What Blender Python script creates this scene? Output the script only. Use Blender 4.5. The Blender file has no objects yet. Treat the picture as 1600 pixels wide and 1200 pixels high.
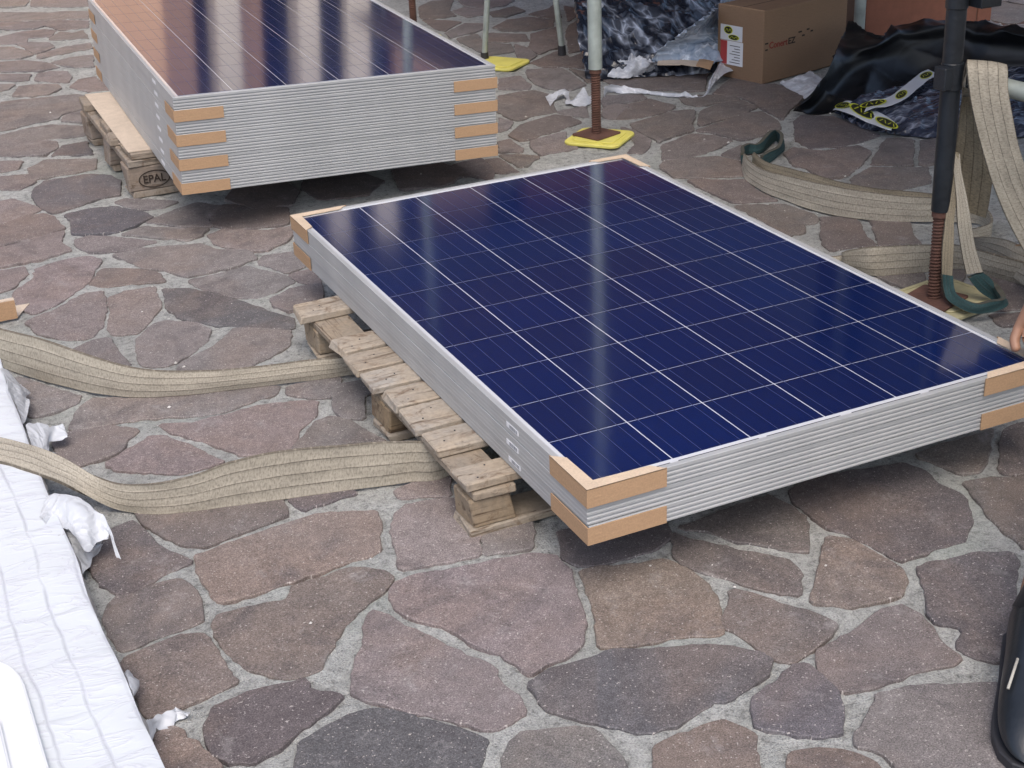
import bpy, bmesh, math, random, json
from mathutils import Vector, Matrix, noise
import mathutils
random.seed(7)
C = bpy.context.scene.collection
SC = bpy.context.scene
D = json.loads('''{"cam":{"C":[-0.966,-1.851,1.407],"R":[[0.903312,-0.426936,-0.041872],[-0.218496,-0.373893,-0.901367],[0.36917,0.823365,-0.431026]],"F":2229.459572447802},"stack":{"bx":-0.1636,"by":2.195,"yaw":-0.03635,"zt":0.4292,"t":0.036,"tx":-0.0352,"ty":0.0154},"sling_upper":[[-0.966,1.888,0.144,-0.995,1.901,0.004],[-0.856,1.673,0.11,-0.876,1.682,0.004],[-0.783,1.542,0.103,-0.8,1.55,0.004],[-0.71,1.416,0.109,-0.728,1.424,0.004],[-0.653,1.329,0.102,-0.668,1.336,0.004],[-0.595,1.256,0.09,-0.608,1.262,0.004],[-0.529,1.198,0.076,-0.539,1.202,0.004],[-0.444,1.16,0.064,-0.452,1.163,0.004],[-0.349,1.131,0.057,-0.355,1.134,0.004],[-0.25,1.108,0.054,-0.255,1.111,0.004],[-0.164,1.086,0.055,-0.169,1.088,0.004],[-0.07,1.067,0.051,-0.074,1.069,0.004],[0.013,1.055,0.05,0.01,1.057,0.004],[0.35,1.16,0.06,0.35,1.15,0.008],[0.75,1.2,0.06,0.75,1.19,0.006],[1.291,1.081,0.022,1.284,1.084,0.004],[1.314,1.03,0.052,1.324,1.026,0.004],[1.334,0.952,0.083,1.346,0.946,0.004],[1.396,0.926,0.083,1.401,0.923,0.004],[1.478,0.897,0.08,1.483,0.895,0.004],[1.563,0.872,0.069,1.569,0.87,0.004],[1.584,0.81,0.068,1.59,0.808,0.004],[1.612,0.691,0.07,1.633,0.681,0.004]],"sling_lower":[[-1.019,1.122,0.094,-1.028,1.011,0.09],[-0.925,1.039,0.092,-0.937,0.932,0.088],[-0.859,0.958,0.092,-0.872,0.858,0.088],[-0.805,0.893,0.09,-0.821,0.788,0.085],[-0.756,0.81,0.085,-0.771,0.734,0.07],[-0.709,0.737,0.07,-0.722,0.72,0.03],[-0.668,0.699,0.06,-0.678,0.694,0.006],[-0.615,0.649,0.071,-0.624,0.653,0.004],[-0.544,0.621,0.082,-0.554,0.626,0.004],[-0.471,0.603,0.101,-0.482,0.608,0.004],[-0.386,0.581,0.111,-0.397,0.586,0.004],[-0.302,0.561,0.109,-0.311,0.566,0.004],[-0.204,0.538,0.102,-0.212,0.542,0.004],[-0.13,0.52,0.095,-0.137,0.523,0.004],[-0.054,0.507,0.088,-0.059,0.509,0.004],[0.15,0.62,0.075,0.15,0.62,0.008],[0.4,0.66,0.075,0.4,0.66,0.008]],"sling_ground":[[1.592,1.925,0.051,1.587,1.927,0.004],[1.539,1.813,0.062,1.529,1.817,0.004],[1.514,1.696,0.068,1.507,1.699,0.004],[1.517,1.582,0.079,1.511,1.585,0.004],[1.535,1.479,0.085,1.524,1.483,0.004],[1.558,1.387,0.09,1.554,1.388,0.004],[1.611,1.306,0.087,1.607,1.308,0.004],[1.692,1.235,0.079,1.688,1.236,0.004],[1.751,1.196,0.076,1.757,1.193,0.004],[1.808,1.153,0.072,1.814,1.151,0.004],[1.843,1.112,0.062,1.848,1.11,0.004],[1.826,1.052,0.059,1.83,1.051,0.004],[1.793,1.005,0.055,1.792,1.006,0.004],[1.77,1.008,0.045,1.769,1.008,0.004],[1.734,1.023,0.036,1.737,1.021,0.004]],"sling_layer":[[1.641,1.943,0.043,1.638,1.944,0.004],[1.61,1.831,0.046,1.6,1.836,0.004],[1.613,1.717,0.054,1.606,1.72,0.004],[1.626,1.602,0.061,1.614,1.608,0.004],[1.645,1.5,0.062,1.639,1.503,0.004],[1.676,1.388,0.067,1.671,1.39,0.004],[1.751,1.306,0.065,1.747,1.308,0.004],[1.8,1.252,0.063,1.805,1.25,0.004]],"green_ground":[[1.601,1.95,0.047,1.606,1.948,0.004],[1.65,2.023,0.041,1.651,2.022,0.004],[1.692,2.049,0.039,1.689,2.05,0.004],[1.714,2.035,0.037,1.711,2.036,0.004],[1.749,2.046,0.044,1.749,2.047,0.004],[1.813,2.105,0.047,1.814,2.104,0.004],[1.861,2.129,0.04,1.862,2.128,0.004],[1.818,2.037,0.048,1.819,2.036,0.004],[1.756,1.971,0.039,1.754,1.972,0.004],[1.687,1.93,0.039,1.685,1.931,0.004],[1.65,1.911,0.039,1.651,1.91,0.004]],"strap_front":[[1.437,0.769,0.427,1.49,0.745,0.424],[1.423,0.764,0.509,1.503,0.728,0.505],[1.408,0.749,0.568,1.495,0.71,0.562],[1.383,0.716,0.606,1.469,0.678,0.59],[1.349,0.677,0.605,1.436,0.638,0.59],[1.348,0.661,0.556,1.431,0.624,0.552],[1.359,0.65,0.497,1.439,0.615,0.501],[1.376,0.643,0.443,1.456,0.607,0.439],[1.399,0.632,0.372,1.475,0.598,0.384],[1.425,0.621,0.308,1.501,0.587,0.32],[1.458,0.606,0.234,1.54,0.569,0.254],[1.502,0.575,0.145,1.585,0.538,0.166]],"strap_back":[[1.403,0.74,0.517,1.44,0.724,0.515],[1.409,0.749,0.468,1.466,0.723,0.457],[1.405,0.75,0.413,1.481,0.716,0.385],[1.401,0.752,0.357,1.493,0.711,0.32],[1.401,0.752,0.292,1.493,0.711,0.255],[1.402,0.752,0.243,1.489,0.713,0.205]],"loop_left":[[1.358,0.706,0.398,1.37,0.701,0.394],[1.348,0.699,0.316,1.368,0.69,0.312],[1.341,0.692,0.239,1.36,0.683,0.235],[1.333,0.684,0.161,1.358,0.673,0.156],[1.338,0.682,0.085,1.361,0.671,0.081]],"green_left":[[1.337,0.682,0.097,1.362,0.671,0.091],[1.336,0.672,0.067,1.359,0.662,0.066],[1.334,0.651,0.041,1.355,0.642,0.053],[1.34,0.615,0.032,1.353,0.61,0.052],[1.358,0.585,0.025,1.367,0.581,0.048],[1.394,0.569,0.025,1.395,0.569,0.054],[1.43,0.564,0.031,1.428,0.565,0.055],[1.46,0.583,0.026,1.439,0.593,0.066],[1.459,0.617,0.023,1.455,0.619,0.067],[1.426,0.642,0.047,1.446,0.634,0.084],[1.397,0.655,0.085,1.43,0.641,0.097]],"loop_right":[[1.356,0.707,0.392,1.373,0.699,0.391],[1.357,0.695,0.347,1.373,0.688,0.353],[1.361,0.683,0.286,1.383,0.673,0.291],[1.362,0.671,0.225,1.391,0.658,0.23],[1.376,0.665,0.158,1.407,0.651,0.163],[1.393,0.657,0.094,1.429,0.641,0.099]],"strap_low":[[1.659,0.939,0.05,1.684,0.948,0.02],[1.66,0.884,0.07,1.664,0.868,0.02],[1.649,0.803,0.09,1.63,0.767,0.02],[1.633,0.718,0.1,1.596,0.667,0.02],[1.63,0.607,0.11,1.573,0.533,0.02]],"black":[[[2.119,2.392,0.006],[2.15,2.349,0.006],[2.194,2.32,0.006],[2.316,2.312,0.006],[2.534,2.364,0.006],[2.691,2.372,0.006],[2.756,2.233,0.006],[2.806,2.086,0.006],[2.891,1.918,0.006]],[[2.103,2.348,0.03],[2.181,2.371,0.03],[2.276,2.395,0.03],[2.419,2.41,0.03],[2.629,2.467,0.03],[2.805,2.494,0.03],[2.899,2.401,0.03],[2.988,2.289,0.03],[3.126,2.166,0.03]],[[2.154,2.321,0.08],[2.239,2.376,0.08],[2.373,2.471,0.08],[2.502,2.503,0.08],[2.7,2.542,0.08],[2.839,2.522,0.08],[2.951,2.468,0.08],[3.031,2.344,0.08],[3.162,2.211,0.08]],[[2.296,2.427,0.14],[2.361,2.468,0.14],[2.45,2.507,0.14],[2.567,2.528,0.14],[2.719,2.553,0.14],[2.85,2.541,0.14],[2.976,2.505,0.14],[3.046,2.369,0.14],[3.166,2.226,0.14]],[[2.463,2.599,0.18],[2.482,2.585,0.18],[2.499,2.545,0.18],[2.56,2.5,0.18],[2.711,2.556,0.18],[2.846,2.542,0.18],[2.973,2.506,0.18],[3.032,2.36,0.18],[3.112,2.176,0.18]],[[2.644,2.784,0.2],[2.647,2.751,0.2],[2.628,2.675,0.2],[2.61,2.543,0.2],[2.763,2.633,0.2],[2.906,2.616,0.2],[3.035,2.58,0.2],[3.077,2.412,0.2],[3.107,2.174,0.2]]],"film_right":[[[2.238,2.31,0.004],[2.197,2.119,0.004],[2.223,1.993,0.004],[2.273,1.902,0.004],[2.356,1.837,0.004],[2.471,1.779,0.004],[2.628,1.646,0.004]],[[2.249,2.27,0.03],[2.242,2.126,0.03],[2.278,2.041,0.03],[2.334,1.963,0.03],[2.409,1.902,0.03],[2.531,1.849,0.03],[2.706,1.731,0.03]],[[2.282,2.263,0.05],[2.33,2.186,0.05],[2.389,2.135,0.05],[2.442,2.078,0.05],[2.508,2.021,0.05],[2.652,1.987,0.05],[2.831,1.863,0.05]],[[2.347,2.282,0.06],[2.465,2.292,0.06],[2.59,2.322,0.06],[2.72,2.376,0.06],[2.844,2.414,0.06],[2.988,2.363,0.06],[3.179,2.226,0.06]]],"tape_low":[[2.21,2.281,0.012,2.318,2.36,0.012],[2.184,2.207,0.03,2.298,2.29,0.03],[2.175,2.129,0.035,2.298,2.235,0.035],[2.17,2.044,0.03,2.291,2.156,0.03],[2.166,1.959,0.03,2.271,2.056,0.03],[2.181,1.919,0.028,2.252,1.987,0.028]],"tape_high":[[2.216,2.111,0.042,2.316,2.211,0.042],[2.258,2.109,0.05,2.321,2.204,0.05],[2.287,2.082,0.056,2.341,2.172,0.056],[2.339,2.091,0.06,2.382,2.18,0.06],[2.397,2.109,0.066,2.444,2.209,0.066],[2.491,2.168,0.07,2.541,2.271,0.07],[2.601,2.243,0.072,2.647,2.342,0.072],[2.684,2.272,0.076,2.708,2.365,0.076]],"film_box":[[[2.337,2.802,0.004],[2.301,2.666,0.004],[2.273,2.543,0.004],[2.257,2.496,0.004]],[[2.383,2.766,0.02],[2.356,2.66,0.02],[2.329,2.557,0.02],[2.299,2.484,0.02]],[[2.49,2.796,0.03],[2.452,2.693,0.03],[2.431,2.607,0.03],[2.407,2.55,0.03]]],"heap":[[[1.724,3.275,0.006],[1.799,3.222,0.006],[1.895,3.181,0.006],[2.012,3.125,0.006],[2.135,3.078,0.006],[2.216,3.061,0.006],[2.307,3.05,0.006]],[[1.714,3.271,0.05],[1.806,3.233,0.05],[1.913,3.212,0.05],[2.041,3.174,0.05],[2.147,3.098,0.05],[2.222,3.072,0.05],[2.327,3.081,0.05]],[[1.754,3.367,0.1],[1.867,3.343,0.1],[1.965,3.33,0.1],[2.083,3.244,0.1],[2.203,3.215,0.1],[2.326,3.246,0.1],[2.453,3.276,0.1]],[[1.773,3.433,0.17],[1.913,3.454,0.17],[2.016,3.473,0.17],[2.172,3.421,0.17],[2.297,3.393,0.17],[2.445,3.45,0.17],[2.594,3.477,0.17]],[[1.837,3.564,0.22],[1.965,3.603,0.22],[2.068,3.593,0.22],[2.242,3.565,0.22],[2.396,3.554,0.22],[2.536,3.594,0.22],[2.702,3.618,0.22]],[[1.963,3.835,0.24],[2.099,3.88,0.24],[2.224,3.9,0.24],[2.419,3.864,0.24],[2.582,3.856,0.24],[2.733,3.903,0.24],[2.923,3.924,0.24]],[[2.394,4.67,0.1],[2.569,4.757,0.1],[2.713,4.781,0.1],[2.958,4.774,0.1],[3.148,4.767,0.1],[3.325,4.825,0.1],[3.523,4.818,0.1]]],"film_mid":[[[2.004,3.223,0.03],[2.093,3.159,0.03],[2.166,3.08,0.03],[2.231,3.061,0.03],[2.283,3.024,0.03]],[[2.011,3.204,0.08],[2.099,3.169,0.08],[2.172,3.115,0.08],[2.254,3.113,0.08],[2.365,3.15,0.08]],[[2.041,3.135,0.13],[2.116,3.138,0.13],[2.208,3.159,0.13],[2.325,3.226,0.13],[2.469,3.31,0.13]],[[2.056,3.014,0.2],[2.123,3.054,0.2],[2.221,3.134,0.2],[2.357,3.258,0.2],[2.532,3.4,0.2]],[[2.066,2.946,0.24],[2.151,3.034,0.24],[2.254,3.148,0.24],[2.4,3.308,0.24],[2.565,3.432,0.24]]],"film_low":[[[1.776,3.288,0.012],[1.803,3.229,0.012],[1.851,3.182,0.012],[1.92,3.173,0.012],[2.006,3.206,0.012]],[[1.806,3.343,0.05],[1.838,3.292,0.05],[1.876,3.21,0.05],[1.912,3.158,0.05],[1.973,3.141,0.05]],[[1.894,3.494,0.08],[1.912,3.436,0.08],[1.923,3.325,0.08],[1.933,3.204,0.08],[1.942,3.087,0.08]]],"film_top":[[[1.87,3.486,0.17],[1.966,3.578,0.17],[2.058,3.643,0.17],[2.121,3.665,0.17]],[[1.878,3.528,0.21],[1.969,3.595,0.21],[2.04,3.645,0.21],[2.089,3.642,0.21]],[[1.957,3.702,0.26],[2.018,3.729,0.26],[2.08,3.756,0.26],[2.139,3.747,0.26]]],"film_tail":[[2.38,3.175,0.1,2.247,2.968,0.03],[2.324,3.135,0.08,2.155,2.929,0.03],[2.217,3.036,0.06,2.069,2.86,0.02],[2.088,2.899,0.04,2.003,2.793,0.008],[1.987,2.786,0.012,1.979,2.782,0.004],[1.936,2.783,0.01,1.931,2.779,0.004],[1.927,2.825,0.02,1.907,2.796,0.004],[1.9,2.832,0.015,1.888,2.821,0.004],[1.862,2.897,0.012,1.842,2.888,0.004],[1.814,2.964,0.015,1.802,2.952,0.004],[1.753,3.008,0.03,1.738,2.997,0.004],[1.701,3.032,0.035,1.702,3.046,0.004],[1.677,3.036,0.03,1.652,2.985,0.004]],"film_scrap":[[1.46,3.113,0.01,1.416,2.983,0.004],[1.489,3.093,0.02,1.477,3.058,0.004],[1.533,3.112,0.03,1.505,3.07,0.02],[1.54,3.082,0.03,1.517,3.049,0.01],[1.498,2.968,0.02,1.487,2.98,0.004],[1.538,2.987,0.03,1.502,2.935,0.004],[1.585,3.027,0.04,1.522,2.91,0.004],[1.582,2.981,0.02,1.543,2.919,0.004],[1.644,3.033,0.01,1.595,2.953,0.004]],"card_mid":[[[1.965,3.147,0.05],[2.041,3.093,0.05],[2.094,3.18,0.055],[2.033,3.252,0.055]],[[2.042,3.095,0.052],[2.082,3.023,0.05],[2.149,3.121,0.056],[2.091,3.176,0.056]],[[2.074,3.029,0.055],[2.096,2.96,0.05],[2.16,3.033,0.058],[2.14,3.106,0.06]]],"bag":[[-0.803,1.411,0.08],[-0.807,1.293,0.08],[-0.81,1.21,0.08],[-0.808,1.115,0.08],[-0.807,1.004,0.08],[-0.808,0.919,0.08],[-0.807,0.805,0.08],[-0.807,0.701,0.08],[-0.803,0.561,0.08],[-0.798,0.434,0.08],[-0.802,0.302,0.08],[-0.799,0.185,0.08],[-0.794,0.093,0.08],[-0.792,0.033,0.08],[-0.791,-0.048,0.08],[-0.79,-0.093,0.08],[-0.787,-0.148,0.08],[-0.784,-0.211,0.08],[-0.778,-0.33,0.08],[-0.776,-0.422,0.08]],"profile":[[-1.012,0.21,0.093],[-0.977,0.176,0.093],[-0.961,0.149,0.093],[-0.947,0.127,0.093],[-0.939,0.101,0.093],[-0.935,0.073,0.093],[-0.934,-0.006,0.093],[-0.933,-0.083,0.093],[-0.932,-0.159,0.093],[-0.931,-0.278,0.093],[-1.056,-0.212,0.093]],"profile2":[[-1.025,0.053,0.107],[-0.993,0.019,0.107],[-0.98,-0.018,0.107],[-0.98,-0.076,0.107],[-0.98,-0.152,0.107],[-0.98,-0.27,0.107],[-1.055,-0.23,0.107]],"torn_a":[[-0.801,1.025,0.078,-0.804,0.872,0.03],[-0.784,1.04,0.07,-0.789,0.893,0.025],[-0.767,1.046,0.06,-0.775,0.943,0.03],[-0.744,1.051,0.05,-0.76,1.02,0.03],[-0.726,1.062,0.05,-0.744,1.013,0.035],[-0.722,1.023,0.04,-0.726,1.016,0.035]],"torn_a2":[[-0.792,0.962,0.05,-0.786,0.933,0.05],[-0.775,0.956,0.03,-0.768,0.952,0.03],[-0.76,0.986,0.015,-0.761,0.967,0.015]],"torn_b":[[-0.834,0.605,0.085,-0.824,0.539,0.084],[-0.81,0.663,0.09,-0.802,0.545,0.083],[-0.782,0.638,0.1,-0.787,0.506,0.08],[-0.752,0.605,0.1,-0.775,0.477,0.06],[-0.736,0.572,0.09,-0.751,0.516,0.05],[-0.725,0.532,0.075,-0.731,0.52,0.05],[-0.721,0.506,0.06,-0.724,0.528,0.055],[-0.721,0.476,0.03,-0.722,0.491,0.03]],"torn_b2":[[-0.8,0.573,0.07,-0.794,0.449,0.03],[-0.783,0.546,0.06,-0.771,0.516,0.012],[-0.772,0.521,0.04,-0.751,0.55,0.012],[-0.753,0.549,0.03,-0.74,0.56,0.02]],"torn_c":[[-0.812,1.338,0.085,-0.814,1.076,0.08],[-0.795,1.358,0.07,-0.808,1.08,0.055],[-0.78,1.33,0.05,-0.79,1.135,0.04],[-0.774,1.339,0.03,-0.775,1.233,0.03],[-0.766,1.327,0.02,-0.774,1.286,0.02]],"torn_d":[[-0.783,-0.054,0.06,-0.793,-0.11,0.05],[-0.771,-0.012,0.03,-0.773,-0.031,0.02],[-0.754,0.012,0.012,-0.759,-0.012,0.006],[-0.736,0.015,0.01,-0.74,-0.015,0.006],[-0.727,0.021,0.008,-0.73,0.0,0.006],[-0.712,-0.004,0.012,-0.714,-0.001,0.008]],"torn_e":[[-0.797,0.051,0.07,-0.791,0.066,0.05],[-0.782,0.083,0.06,-0.788,0.04,0.04],[-0.776,0.103,0.03,-0.776,0.081,0.02]]}''')
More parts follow.
